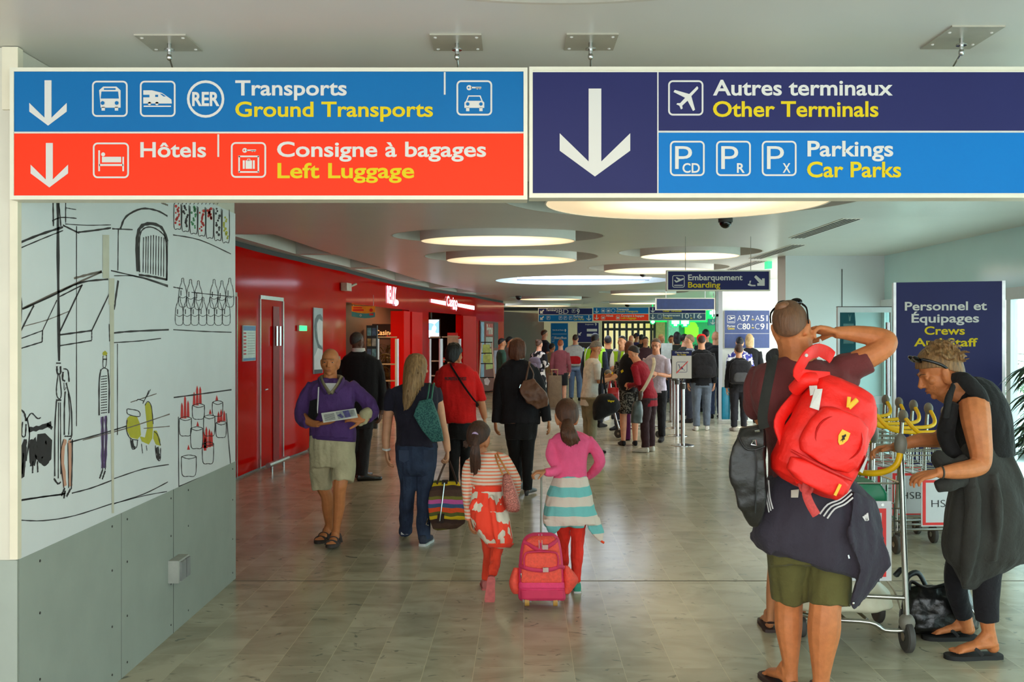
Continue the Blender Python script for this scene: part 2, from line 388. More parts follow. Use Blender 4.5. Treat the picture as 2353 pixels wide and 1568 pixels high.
def diffuser_mat(name, col, s0, s1):
    m = bpy.data.materials.new(name); nt, N, L, B = nodes_of(m); B.inputs['Base Color'].default_value = (.85, .82, .75, 1); B.inputs['Roughness'].default_value = .5
    tc = N.new('ShaderNodeTexCoord'); sp = N.new('ShaderNodeSeparateXYZ'); L.new(tc.outputs['Object'], sp.inputs[0])
    cb = N.new('ShaderNodeCombineXYZ'); L.new(sp.outputs[0], cb.inputs[0]); L.new(sp.outputs[1], cb.inputs[1])
    ln = N.new('ShaderNodeVectorMath'); ln.operation = 'LENGTH'; L.new(cb.outputs[0], ln.inputs[0])
    mr = N.new('ShaderNodeMapRange'); mr.interpolation_type = 'SMOOTHSTEP'; mr.inputs['From Min'].default_value = .1; mr.inputs['From Max'].default_value = 1.0; mr.inputs['To Min'].default_value = s0; mr.inputs['To Max'].default_value = s1
    L.new(ln.outputs['Value'], mr.inputs['Value']); L.new(mr.outputs['Result'], B.inputs['Emission Strength']); B.inputs['Emission Color'].default_value = col
    return m
DM = diffuser_mat('lit cream diffuser', rgb(255, 220, 168), 1.45, .36)
HM = mat('drum paint', rgb(236, 230, 220), .5, 0, .02)
where = ['drum light nearest the red shopfront, under the left sign board', 'drum just beyond the first by the shopfront', 'smaller drum hanging to the right, short of the boarding sign', 'drum with a bright spot, half behind the boarding sign', 'small far drum just left of the blank navy board', 'far drum on the left beside a camera dome', 'far drum above the distant direction signs', 'farthest drum along the beige back wall', 'largest drum, right below the hanging sign boards', 'drum above the hanging signs, only its opening rim in view', None, None]
for i, ((X, Y, r, d), w) in enumerate(zip(LAMPS, where)):
    E_ = Matrix.Diagonal((1, OV(i), 1))
    t = thing('ceiling_drum_light', w.replace('drum', 'cream drum', 1) if w else 'round cream drum light behind the viewpoint', 'ceiling light', (X, Y, 2.854), 'round drum lights in the ceiling')
    h = MB(); h.lathe((X, Y, 2.854), [(d, 0), (d, .39), (d - .015, .39), (d - .015, 0)], 72, R=E_); h.build('drum_housing', HM, t)
    h = MB(); h.lathe((X, Y, 2.858), [(.001, 0), (d - .014, 0), (d - .014, .012), (.001, .012)], 72, R=E_); h.build('diffuser', DM, t)
# glazed roof light
t = thing('roof_light', 'bright bluish oval roof light with a dark bar across, in a round recess', 'roof light', (SKY[0], SKY[1] - .3, CEIL + .0))
h = MB(); a, c = 1.37, 1.75
h.loft([[Vector((SKY[0] + a * math.copysign(abs(math.cos(q)) ** .55, math.cos(q)), SKY[1] - .15 + c * math.copysign(abs(math.sin(q)) ** .55, math.sin(q)), z)) for q in [2 * math.pi * i / 48 for i in range(48)]] for z in (CEIL + .012, CEIL + .03)])
h.build('glazing', emis('daylit glazing', 222, 236, 255, 2.6), t)
h = MB(); h.box((SKY[0], SKY[1] - .35, CEIL + .0), (2.74, .12, .03)); h.build('bar', mat('grey bar', rgb(120, 135, 150), .5), t)
# slotted air vents
vl = ['slotted air vent over the foreground man, nearest the viewer of those in full view', 'slotted air vent cut off by the hanging sign frame', 'slotted air vent near the top of the white wall', 'farthest slotted air vent, beyond the white wall corner']
for (X, y0, y1), l in zip(VENTS, vl):
    t = thing('air_vent', l, 'air vent', (X, (y0 + y1) / 2, CEIL - .004), 'slotted air vents in the ceiling')
    h = MB(); h.box((X, (y0 + y1) / 2, CEIL - .003), (.2, y1 - y0, .006)); h.build('vent_plate', HM, t, smooth=False)
    for k in range(4):
        h = MB(); h.box((X - .066 + k * .044, (y0 + y1) / 2, CEIL - .0075), (.02, y1 - y0 - .03, .004)); h.build('slot', mat('slot black', rgb(30, 30, 30), .7, 0, 0), t, smooth=False)
# ================================================================ hoarding on the left
HOX = -2.0
b = MB(); b.box2((-7, 4.13, 0), (HOX, 7.38, CEIL - .002)); struct(b, 'wall_hoarding', mat('hoarding board', rgb(214, 207, 190), .6, 0, .05, 3), smooth=False)
gm = mat('grey green board', rgb(156, 163, 153), .55, 0, .05, 5, .05, 30)
b = MB(); b.box2((HOX, 4.14, 0), (HOX + .008, 7.385, 0.845)); b.box2((-7, 4.122, 0), (HOX + .008, 4.13, .845)); struct(b, 'trim_hoarding_plinth', gm, smooth=False)
b = MB(); pm = mat('printed white vinyl', rgb(224, 226, 226), .45, 0, .025, 4)
b.box2((HOX, 4.145, .845), (HOX + .006, 7.38, 2.63)); wallpaper = struct(b, 'wall_hoarding_vinyl', pm, smooth=False)
b = MB(); b.box2((HOX - .02, 4.118, .85), (HOX + .012, 4.15, 2.66)); b.box2((HOX - .05, 4.115, 2.66), (HOX + .014, 4.16, CEIL - .003)); struct(b, 'trim_hoarding_corner', mat('cream tape', rgb(226, 216, 192), .6, 0, .06, 6), smooth=False)
b = MB(); b.box2((HOX + .008, 6.02, .0), (HOX + .0095, 6.026, .845)); b.box2((HOX + .008, 5.22, .0), (HOX + .0088, 5.223, .845)); struct(b, 'trim_hoarding_seam', mat('board seam', rgb(96, 98, 92), .7), smooth=False)
b = MB()
for y in (4.32, 5.1, 5.3, 5.98, 6.3, 7.3):
    for z in (.06, .3, .58, .8):
        b.cyl((HOX + .008, y, z), (HOX + .0105, y, z), .006, n=8)
for x in (-2.15, -2.5): 
    for z in (.3, .58, .8): b.cyl((x, 4.122, z), (x, 4.119, z), .006, n=8)
struct(b, 'trim_hoarding_screws', mat('dark screw', rgb(50, 48, 44), .5))
# ================================================================ shell: left of the viewer, return, far walls
wm = mat('off white wall paint', rgb(226, 225, 220), .6, 0, .02, 2)
b = MB(); b.box2((-7.1, -3, 0), (-7, 12, CEIL)); struct(b, 'wall_left', wm, smooth=False)
b = MB(); b.box2((-7, 7.4, 0), (-6.9, 35, CEIL)); struct(b, 'wall_left_far', wm, smooth=False)
bm_ = mat('beige wall paint', rgb(214, 196, 160), .6, 0, .03, 2)
b = MB(); b.box2((-1.0, 42, 0), ((1386 - HX) * 42 / F, 42.2, 2.95)); struct(b, 'wall_far', bm_, smooth=False)
b = MB(); b.box2(((1160 - HX) * 41.95 / F, 41.9, 0), ((1232 - HX) * 41.95 / F, 42, 1.75 + 22 * 42 / F)); struct(b, 'door_1', mat('beige door', rgb(206, 184, 138), .55), smooth=False)
b = MB(); b.box2((-1, 41.9, 2.78), ((1330 - HX) * 42 / F, 42, 2.9)); struct(b, 'trim_far', mat('black strip', rgb(28, 24, 22), .5), smooth=False)
# ================================================================ red lacquered shopfront wall
redm = mat('red lacquer', rgb(190, 6, 4), .1, 0, .04, 1.5, spec=.03)
redb = mat('bright red lacquer', rgb(224, 12, 6), .5, 0, .03, 2, spec=.1)
blk = mat('black strip', rgb(28, 24, 22), .5)
def wall_run(x0, x1, z0, z1, off=0, th=.16, n=10):
    mb = MB(); rings = []
    for i in range(n + 1):
        x = x0 + (x1 - x0) * i / n; a = wp(x, off); c = wp(x, off - th)
        rings.append([a + Vector((0, 0, z0)), a + Vector((0, 0, z1)), c + Vector((0, 0, z1)), c + Vector((0, 0, z0))])
    mb.loft(rings); return mb
OP = 2.33
struct(wall_run(430, 795, 0.03, 2.84, n=24), 'wall_red', redm, ang=30)
struct(wall_run(795, 940, OP, 2.84), 'wall_red_header', redm)
struct(wall_run(940, 985, .03, 2.84), 'wall_red_pier', redm)
struct(wall_run(985, 1060, OP, 2.84), 'wall_red_header_narrow', redm)
struct(wall_run(1060, 1158, .03, 2.84), 'wall_red_end', redm)
struct(wall_run(430, 1158, 2.84, CEIL - .004, off=-.03, n=40), 'trim_red_wall_head', blk)
struct(wall_run(430, 795, 0, .03, off=-.02, n=24), 'trim_red_wall_foot', mat('grey foot strip', rgb(120, 118, 112), .4))
b = wall_run(944, 968, .03, 2.3, off=.03, th=.05); struct(b, 'wall_red_pier_panel', redb)
b = wall_run(926, 940, .03, 2.3, off=.02, th=.3); struct(b, 'wall_red_jamb', redb)
b = wall_run(1062, 1092, .03, 2.3, off=.03, th=.05); struct(b, 'wall_red_end_panel', redb)
ch = chrome()
# flush doors with steel frames
def door_frame(n, xa, xb, ztop):
    mb = MB()
    for x in (xa, xb): mb.loft([[wp(x - .9, -.01) + Vector((0, 0, z)), wp(x + .9, -.01) + Vector((0, 0, z)), wp(x + .9, .025) + Vector((0, 0, z)), wp(x - .9, .025) + Vector((0, 0, z))] for z in (.02, ztop)])
    mb.loft([[wp(x, -.01) + Vector((0, 0, ztop)), wp(x, -.01) + Vector((0, 0, ztop + .05)), wp(x, .025) + Vector((0, 0, ztop + .05)), wp(x, .025) + Vector((0, 0, ztop))] for x in (xa, xb)])
    fr = struct(mb, 'door_%d' % n, ch, smooth=False); return fr
d2 = door_frame(2, 595, 648, wh(690, 620)); d3 = door_frame(3, 470, 541, wh(682, 541))
b = wall_run(626, 640, .05, 2.15, off=.012, th=.03, n=3); b.build('door_stile', mat('deep red stile', rgb(140, 6, 6), .3, spec=.1), d2)
b = MB()
for dx in (-3.5, 4):
    p = wp(632 + dx, .045); b.cyl(p + Vector((0, 0, wh(795, 632))), p + Vector((0, 0, wh(750, 632))), .02)
b.build('door_pull', ch, d2)  # steel bars put in for a lamp reflection gleaming on the door
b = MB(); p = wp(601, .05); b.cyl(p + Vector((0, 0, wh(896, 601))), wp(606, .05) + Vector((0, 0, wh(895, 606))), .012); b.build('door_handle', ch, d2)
# steel bumper rails on the floor along the wall
for i, (xa, xb, l) in enumerate(((577, 624, 'low steel bumper rail by the flush red doors'), (678, 704, 'low steel bumper rail behind the man in purple'))):
    t = thing('bumper_rail', l, 'rail', wp(xa, .22), 'floor bumper rails along the red wall')
    h = MB(); h.tube([wp(xa, .22) + Vector((0, 0, .1)), wp(xb, .22) + Vector((0, 0, .1))], .035, 14); h.build('bar', ch, t)
    for x in (xa + (xb - xa) * .2, xa + (xb - xa) * .8):
        h = MB(); h.cyl(wp(x, .22), wp(x, .22) + Vector((0, 0, .08)), .016); h.build('foot', ch, t)
# ================================================================ shop interiors behind the openings
brn = mat('dark brown shop wall', rgb(78, 50, 38), .6, 0, .06, 3)
b = MB(); a0 = wp(780, -4.6); a1 = Vector((1.2, 38.5, 0))
b.poly([a0, a0 + Vector((0, 0, OP + .25)), a1 + Vector((0, 0, OP + .25)), a1], (a1 - a0).normalized().cross(Vector((0, 0, -1))) * .1); struct(b, 'wall_shop_back', brn, smooth=False)
b = MB(); q1, q0 = Vector((-1.6, 36, 0)), wp(770, -4.8)
mid = [wp(x, -.17) for x in (770, 800, 868, 930, 985, 1030, 1080)]
b.poly([p + Vector((0, 0, OP + .2)) for p in mid + [q1, q0]], (0, 0, .06)); struct(b, 'ceiling_shop', mat('shop ceiling', rgb(205, 180, 130), .6), smooth=False)
b = MB(); a = wp(795, -.16); c = wp(795, -4.8); b.poly([a, a + Vector((0, 0, OP + .2)), c + Vector((0, 0, OP + .2)), c], (-.08, 0, 0)); struct(b, 'wall_shop_side', mat('shop side wall', rgb(120, 80, 50), .6), smooth=False)
b = MB(); a = wp(1100, -.16); c = Vector((-2.2, 36, 0)); b.poly([a, a + Vector((0, 0, OP + .2)), c + Vector((0, 0, OP + .2)), c], (.08, .05, 0)); struct(b, 'wall_shop_end', brn, smooth=False)
for x, o, nm in ((840, -1.4, 'first'), (890, -1.6, 'second'), (1025, -1.2, 'third')):
    p = wp(x, o); t = thing('shop_spot', 'recessed warm spot in the shop ceiling, %s from the red wall doors' % nm, 'ceiling light', p + Vector((0, 0, OP + .19)), 'warm shop ceiling spots')
    h = MB(); h.lathe(p + Vector((0, 0, OP + .17)), [(.001, 0), (.09, 0), (.09, .028), (.001, .028)], 20); h.build('lens', emis('warm lamp lens', 255, 196, 130, 150), t)
# ================================================================ right side
b = MB(); b.box2((3.98, 14.9, 0), (5.46, 15.35, CEIL)); struct(b, 'wall_right', mat('white wall', rgb(222, 226, 228), .5, 0, .02, 2), smooth=False)
b = MB(); b.box2((4.795, 14.895, 0), (4.807, 14.9, 2.72)); struct(b, 'trim_right_seam', mat('panel seam', rgb(70, 72, 72), .6), smooth=False)
hp = mat('pale glazed panel', rgb(214, 250, 250), .15, 0, .02, 2)
b = MB(); b.box2((5.42, -3, 2.27), (5.5, 14.9, CEIL)); struct(b, 'wall_right_header', hp, smooth=False)
fm = mat('white aluminium', rgb(226, 232, 232), .35, 0, .02)
b = MB(); b.box2((5.36, -3, 2.14), (5.46, 14.9, 2.27))
for y in (-2.9, -1.2, .5, 2.2, 3.9, 5.6, 7.3, 9.0, 10.55, 11.05, 13.1, 14.8): b.box2((5.38, y, 0), (5.46, y + .1, 2.2))
b.box2((5.38, -3, 0), (5.46, 14.9, .06)); struct(b, 'window_frame_right', fm, smooth=False)
gl = mat('clear glass', rgb(235, 245, 245), .02, 0, 0, spec=.5, trans=1.0)
def glass_mat():
    m = bpy.data.materials.new('clear pane'); nt, N, L, B = nodes_of(m); out = N['Material Output']
    tr = N.new('ShaderNodeBsdfTransparent'); tr.inputs['Color'].default_value = (.74, .86, .85, 1); g = N.new('ShaderNodeBsdfGlossy'); g.inputs['Roughness'].default_value = .03
    lw = N.new('ShaderNodeLayerWeight'); fr = N.new('ShaderNodeMath'); fr.operation = 'POWER'; fr.inputs[1].default_value = 5; L.new(lw.outputs['Facing'], fr.inputs[0]); fr2 = N.new('ShaderNodeMath'); fr2.operation = 'MULTIPLY_ADD'; fr2.inputs[1].default_value = .7; fr2.inputs[2].default_value = .03; L.new(fr.outputs[0], fr2.inputs[0]); mx = N.new('ShaderNodeMixShader')
    L.new(fr2.outputs[0], mx.inputs[0]); L.new(tr.outputs[0], mx.inputs[1]); L.new(g.outputs[0], mx.inputs[2]); L.new(mx.outputs[0], out.inputs['Surface']); return m
GLASS = glass_mat()
b = MB(); b.box2((5.41, -2.9, .06), (5.42, 14.8, 2.14)); struct(b, 'window_1', GLASS, smooth=False)
# white wall block that carries the gate sign, mullions by the far glazing
b = MB(); x0 = (1660 - HX) * 21 / F; x1 = (1806 - HX) * 21 / F; b.box2((x0, 21, 0), (x1, 21.4, CEIL - .002)); struct(b, 'wall_gates', mat('lit white wall', rgb(232, 236, 228), .5, 0, .02), smooth=False)
b = MB(); b.box2((8.6, 20, 2.5), (8.7, 44, CEIL)); b.box2((8.6, 20, 0), (8.7, 44, .3))
for y in range(20, 44, 3): b.box2((8.6, y, 0), (8.7, y + .12, 2.6))
struct(b, 'window_frame_far', mat('pale green frame', rgb(190, 222, 205), .5), smooth=False)  # unseen window side, added to let daylight into the middle of the hall
b = MB(); b.box2((8.64, 20, .3), (8.645, 44, 2.5)); struct(b, 'window_2', GLASS, smooth=False)
b = MB()
for x in (1648, 1658): b.box2(((x - HX) * 24 / F - .03, 24, 0), ((x - HX) * 24 / F + .03, 24.1, CEIL))
b.box2(((1640 - HX) * 24 / F, 24, 2.2), ((1660 - HX) * 24 / F, 24.1, 2.26)); struct(b, 'trim_far_mullion', mat('grey metal', rgb(150, 156, 152), .4, .6), smooth=False)
# far glazed doors with warm light behind, pharmacy front in green
b = MB(); X = lambda x, Z: (x - HX) * Z / F
b.box2((X(1384, 43), 44.5, 0), (X(1535, 43), 44.6, 2.9)); struct(b, 'wall_far_lobby', emis('warm lit lobby wall', 255, 205, 120, .5), smooth=False)  # the wall itself glows in place of the lobby's lighting
dk = mat('dark bronze frame', rgb(38, 32, 28), .4, .4)
b = MB()
for x in (1386, 1397, 1412, 1424, 1440, 1454, 1467, 1481, 1497, 1504): b.box2((X(x, 42) - .045, 42, 0), (X(x, 42) + .045, 42.15, 2.62))
for y in (741, 757): b.box2((X(1386, 42), 42.02, EYE - (y - HY) * 42 / F - .05), (X(1504, 42), 42.12, EYE - (y - HY) * 42 / F + .05))
b.box2((X(1384, 42), 42, 2.45), (X(1508, 42), 42.2, 2.95)); struct(b, 'door_4', dk, smooth=False)
b = MB(); b.box2((X(1386, 42.1), 42.06, .02), (X(1504, 42.1), 42.07, 2.5)); b.build('door_pane', GLASS, bpy.data.objects['door_4'], smooth=False)
b = MB(); b.box2((X(1507, 42), 42, 0), (X(1528, 42), 42.2, 2.5)); struct(b, 'wall_far_pier', mat('tan pier', rgb(190, 156, 100), .6), smooth=False)
grn = mat('pharmacy green', rgb(20, 150, 84), .4, 0, .05)
b = MB(); b.box2((X(1528, 43), 43, 0), (X(1720, 43), 43.2, 2.95)); struct(b, 'wall_pharmacy', grn, smooth=False)
b = MB(); b.box2((X(1536, 40), 40, 0), (X(1560, 40), 40.4, 2.9)); struct(b, 'pillar_pharmacy', mat('pale green pillar', rgb(150, 225, 190), .5), smooth=False)
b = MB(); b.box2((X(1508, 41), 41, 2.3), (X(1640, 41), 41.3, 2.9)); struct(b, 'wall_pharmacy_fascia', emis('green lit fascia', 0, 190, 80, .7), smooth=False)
# ================================================================ hanging direction boards
SW = mat('white lettering', rgb(212, 208, 202), .6, 0, 0, spec=.3); SY = mat('yellow lettering', rgb(218, 190, 0), .6, 0, 0, spec=.3)
FR = mat('cream sign frame', rgb(226, 220, 200), .4, 0, .02)
NAVY = mat('navy sign film', rgb(36, 38, 90), .5, 0, .03, 2, spec=.2); BLUE = mat('blue sign film', rgb(0, 102, 164), .5, 0, .03, 2, spec=.2); ORG = mat('orange red sign film', rgb(250, 52, 10), .5, 0, .03, 2, spec=.2)
LBLU = mat('light blue sign film', rgb(0, 112, 186), .5, 0, .03, 2, spec=.2)
UX, UZ = Vector((1, 0, 0)), Vector((0, 0, 1))
class Face:
    """a sign face seen front-on at depth Z: lays flat films, characters and pictograms given in image pixels"""
    def __init__(s, Z, lift=.0): s.Z = Z; s.lift = lift
    def p(s, x, y, d=0.): 
        q = W(x, y, s.Z); q.y = s.Z - d; return q
    def quad(s, mb, x0, y0, x1, y1, d, mi=0, th=.001): mb.poly([s.p(x0, y0, d), s.p(x1, y0, d), s.p(x1, y1, d), s.p(x0, y1, d)], (0, th, 0), mi)
    def poly(s, mb, pts, d, mi=0, th=.001): mb.poly([s.p(x, y, d) for x, y in pts], (0, th, 0), mi)
    def text(s, mb, t, x0, yb, x1, cap, d, bold=.02, mi=0):
        mb.mark(); add_text(mb, t, s.p(x0, yb, d), UX, UZ, 0, None if x1 is None else (x1 - x0) * s.Z / F, cap * s.Z / F, bold, mi)
    def rframe(s, mb, x0, y0, x1, y1, r, w, d, mi=0):
        def ring(a, q):
            out = []
            for cx, cy, t0 in ((x1 - r, y0 + r, -90), (x1 - r, y1 - r, 0), (x0 + r, y1 - r, 90), (x0 + r, y0 + r, 180)):
                for k in range(7):
                    t = math.radians(t0 + k * 15); out.append((cx + (r - a) * math.cos(t), cy + (r - a) * math.sin(t)))
            return [s.p(x, y, d) for x, y in out]
        s._ring(mb, ring(0, 0), ring(w, 0), mi)
    def _ring(s, mb, A, Bq, mi):
        n = len(A); mb.add(A + Bq, [(i, (i + 1) % n, n + (i + 1) % n, n + i) for i in range(n)], mi)
    def circ(s, mb, x, y, r, d, mi=0, w=None, n=28):
        P = [s.p(x + r * math.cos(2 * math.pi * i / n), y + r * math.sin(2 * math.pi * i / n), d) for i in range(n)]
        if w is None: mb.add(P, [tuple(range(n))], mi)
        else: s._ring(mb, P, [s.p(x + (r - w) * math.cos(2 * math.pi * i / n), y + (r - w) * math.sin(2 * math.pi * i / n), d) for i in range(n)], mi)
    def arrow_down(s, mb, cx, y0, y1, w, st, arm, d, mi=0):
        """shaft from y0, tip at y1, half width w, shaft width st, arm thickness (vertical) arm"""
        ya = y1 - w * .98
        s.poly(mb, [(cx - st / 2, y0), (cx + st / 2, y0), (cx + st / 2, y1 - arm * .5 - st / 2), (cx + w, ya - arm * .5), (cx + w, ya + arm * .5 ), (cx, y1), (cx - w, ya + arm * .5), (cx - w, ya - arm * .5), (cx - st / 2, y1 - arm * .5 - st / 2)], d, mi)
    def arrow_diag(s, mb, cx, cy, r, w, d, sx=1, mi=0):
        k = r * .7
        pts = [(-k, -k + w * .7), (-k + w * .7, -k), (k - w * .7, k - w * 1.7 + 0), (k - w * .7, -k * .35), (k + w * .3, -k * .35 - w * 0), (k + w * .3, k + w * .3), (-k * .35, k + w * .3), (-k * .35, k - w * .7), (k - w * 1.7, k - w * .7)]
        s.poly(mb, [(cx + sx * x, cy + y) for x, y in pts], d, mi)
def bus(f, m, x, y, k, d, bgm):
    f.poly(m, [(x - 22*k, y + 22*k), (x - 26*k, y - 20*k), (x - 16*k, y - 29*k), (x + 16*k, y - 29*k), (x + 26*k, y - 20*k), (x + 26*k, y + 22*k)][::1], d)
    f.quad(m, x - 20*k, y + 20*k, x - 12*k, y + 29*k, d); f.quad(m, x + 12*k, y + 20*k, x + 20*k, y + 29*k, d)
    f.poly(m, [(x - 20*k, y - 17*k), (x + 20*k, y - 17*k), (x + 22*k, y), (x - 22*k, y)], d + .001, bgm); f.quad(m, x - 14*k, y - 25*k, x + 14*k, y - 21*k, d + .001, bgm)
    f.circ(m, x - 17*k, y + 11*k, 4.6*k, d + .0025, bgm); f.circ(m, x + 17*k, y + 11*k, 4.6*k, d + .0025, bgm)
def train(f, m, x, y, k, d, bgm):
    f.poly(m, [(x - 35*k, y - 20*k), (x - 14*k, y - 20*k), (x + 10*k, y - 14*k), (x + 33*k, y + 2*k), (x + 34*k, y + 12*k), (x - 35*k, y + 12*k)], d)
    f.quad(m, x - 35*k, y - 9*k, x - 20*k, y - 3*k, d + .001, bgm); f.poly(m, [(x + 5*k, y - 12*k), (x + 11*k, y - 11*k), (x + 20*k, y - 5*k), (x + 14*k, y - 5*k)], d + .001, bgm); f.quad(m, x - 6*k, y - 9*k, x + 1*k, y - 4*k, d + .001, bgm)
    f.quad(m, x - 34*k, y + 17*k, x + 32*k, y + 20*k, d); f.circ(m, x - 20*k, y + 12*k, 4*k, d); f.circ(m, x - 2*k, y + 12*k, 4*k, d)
def key(f, m, x, y, k, d, bgm):
    f.circ(m, x - 12*k, y, 6*k, d); f.circ(m, x - 13*k, y, 2*k, d + .001, bgm); f.quad(m, x - 8*k, y - 2*k, x + 16*k, y + 1.5*k, d); f.poly(m, [(x + 2*k, y), (x + 16*k, y), (x + 13*k, y + 4*k), (x + 10*k, y + 1.5*k), (x + 7*k, y + 4*k), (x + 4*k, y + 2*k)], d)
def car(f, m, x, y, k, d, bgm):
    f.poly(m, [(x - 15*k, y - 16*k), (x + 15*k, y - 16*k), (x + 20*k, y - 3*k), (x + 24*k, y + 1*k), (x + 24*k, y + 14*k), (x - 24*k, y + 14*k), (x - 24*k, y + 1*k), (x - 20*k, y - 3*k)], d)
    f.poly(m, [(x - 13*k, y - 13*k), (x + 13*k, y - 13*k), (x + 17*k, y - 3*k), (x - 17*k, y - 3*k)], d + .001, bgm); f.circ(m, x - 16*k, y + 5*k, 4.2*k, d + .0025, bgm); f.circ(m, x + 16*k, y + 5*k, 4.2*k, d + .0025, bgm)
    f.quad(m, x - 20*k, y + 13*k, x - 12*k, y + 22*k, d); f.quad(m, x + 12*k, y + 13*k, x + 20*k, y + 22*k, d)
def plane_icon(f, m, x, y, k, d):
    P = [(28, -30), (31, -26), (30, -23), (14, -6), (23, 27), (18, 30), (5, 5), (-8, 17), (-7, 24), (-11, 26), (-15, 17), (-22, 14), (-20, 11), (-13, 11), (-1, -2), (-29, -16), (-26, -21), (9, -11)]
    f.poly(m, [(x + a * k, y + c * k) for a, c in P], d)
def bed(f, m, x, y, k, d):
    f.quad(m, x - 32*k, y - 25*k, x - 28*k, y + 27*k, d); f.quad(m, x + 28*k, y - 9*k, x + 32*k, y + 27*k, d); f.quad(m, x - 30*k, y + 9*k, x + 30*k, y + 14*k, d); f.quad(m, x - 23*k, y - 9*k, x + 25*k, y + 5*k, d); f.circ(m, x - 20*k, y - 15*k, 5*k, d)
def luggage(f, m, x, y, k, d, bgm):
    key(f, m, x + 2*k, y - 25*k, 1.0*k, d, bgm)
    f.rframe(m, x - 26*k, y - 12*k, x + 26*k, y + 31*k, 1, 4*k, d); f.quad(m, x - 8*k, y, x + 8*k, y + 21*k, d); f.quad(m, x - 15*k, y, x - 10*k, y + 21*k, d); f.quad(m, x + 10*k, y, x + 15*k, y + 21*k, d); f.rframe(m, x - 4*k, y - 4*k, x + 4*k, y + 1*k, 1, 1.3*k, d)
def takeoff(f, m, x, y, k, d):
    f.poly(m, [(x + a * k, y + c * k) for a, c in [(-20, -3), (-16, -5), (-10, 0), (0, -4), (-12, -15), (-8, -17), (10, -9), (20, -13), (25, -11), (22, -6), (-8, 7), (-13, 6)]], d); f.quad(m, x - 20*k, y + 18*k, x + 20*k, y + 22*k, d)
def board(Z, x0, y0, x1, y1, films, label, fw=8, depth=.1, name='direction_sign', cat='sign', group=None, parts=True, frame=FR, shear=0):
    """frame box + coloured films; returns (root, face)"""
    f = Face(Z); t = thing(name, label, cat, f.p((x0 + x1) / 2, y1), group)
    if fw:
        mb = MB(); g = .004
        for a in ((x0, y0, x1, y0 + fw), (x0, y1 - fw, x1, y1), (x0, y0 + fw, x0 + fw, y1 - fw), (x1 - fw, y0 + fw, x1, y1 - fw)):
            c0 = f.p(a[0], a[1], .006); c1 = f.p(a[2], a[3], 0); c1.y = Z + depth; mb.box2(c0, c1)
        mb.build('frame', frame, t, smooth=False)
    mb = MB(); a = f.p(x0 + fw * .5, y0 + fw * .5, 0); c = f.p(x1 - fw * .5, y1 - fw * .5, 0); c.y = Z + depth - .004; mb.box2(a, c); mb.build('panel', frame, t, smooth=False)
    for nm, m, q in films:
        mb = MB(); f.quad(mb, *q, d=.001, th=.0008); mb.build(nm, m, t, smooth=False)
    return t, f
D = .0028
# ---- left board
SZ = 4.05
t, f = board(SZ, 24, 156, 1212, 459, [('blue_film', BLUE, (33, 165, 1205, 303)), ('orange_film', ORG, (33, 307, 1205, 450))], 'wide hanging sign, blue and orange bands, ground transports and left luggage', 9, .1, group='large hanging direction boards')
m = MB(); m.mark(); f.arrow_down(m, 111, 185, 289, 43, 16, 20, D); m.mark(); f.arrow_down(m, 114, 329, 431, 43, 16, 20, D); m.build('arrow', SW, t, smooth=False)
m = MB(); f.quad(m, 1020, 166, 1024, 218, D); f.quad(m, 500, 309, 504, 361, D); f.quad(m, 33, 303, 1205, 306, D); m.build('dividers', SW, t, smooth=False)
m = MB(); f.text(m, 'Transports', 541, 219, 797, 33, D); f.text(m, 'Hôtels', 323, 361, 474, 33, D); f.text(m, 'Consigne à bagages', 637, 360, 1117, 33, D); m.build('white_lettering', SW, t, smooth=False)
m = MB(); f.text(m, 'Ground Transports', 541, 268, 995, 33, D); f.text(m, 'Left Luggage', 638, 409, 952, 33, D); m.build('yellow_lettering', SY, t, smooth=False)
m = MB()
for x, ic in ((253, bus), (363, train), (1090, car)):
    m.mark(); f.rframe(m, x - 41, 186 - (x > 900), x + 41, 269 - 3 * (x > 900), 11, 4, D); ic(f, m, x, 235 if ic is car else 227, .95, D, 1)
key(f, m, 1090, 202, 1.0, D, 1); m.mark(); f.circ(m, 473, 228, 43, D, w=6); add_text(m, 'RER', f.p(442, 243, D), UX, UZ, 0, 63 * SZ / F, 30 * SZ / F, .03)
m.build('blue_band_pictogram', [SW, BLUE], t, smooth=False)
m = MB(); m.mark(); f.rframe(m, 214, 328, 297, 410, 11, 4, D); bed(f, m, 256, 369, .92, D); m.mark().mark(); f.rframe(m, 531, 327, 612, 409, 11, 4, D); luggage(f, m, 572, 369, .92, D, 1); m.build('orange_band_pictogram', [SW, ORG], t, smooth=False)
# ---- right board
t, f = board(SZ, 1216, 154, 2420, 455, [('navy_arrow_film', NAVY, (1223, 166, 1510, 444)), ('navy_film', NAVY, (1513, 166, 2410, 301)), ('light_blue_film', LBLU, (1513, 305, 2410, 444))], 'wide hanging sign, navy with a big arrow, other terminals and car parks', 8, .1, group='large hanging direction boards')
m = MB(); f.arrow_down(m, 1367, 204, 406, 81, 29, 40, D); m.build('arrow', SW, t, smooth=False)
m = MB(); f.quad(m, 1510, 166, 1513, 444, D); f.quad(m, 1513, 301, 2410, 304, D); m.build('dividers', SW, t, smooth=False)
m = MB(); f.text(m, 'Autres terminaux', 1638, 219, 2051, 34, D); f.text(m, 'Parkings', 1855, 359, 2052, 34, D); m.build('white_lettering', SW, t, smooth=False)
m = MB(); f.text(m, 'Other Terminals', 1638, 268, 2018, 34, D); f.text(m, 'Car Parks', 1854, 407, 2070, 34, D); m.build('yellow_lettering', SY, t, smooth=False)
m = MB(); m.mark(); f.rframe(m, 1535, 185, 1616, 266, 11, 4, D); plane_icon(f, m, 1575, 227, .95, D)
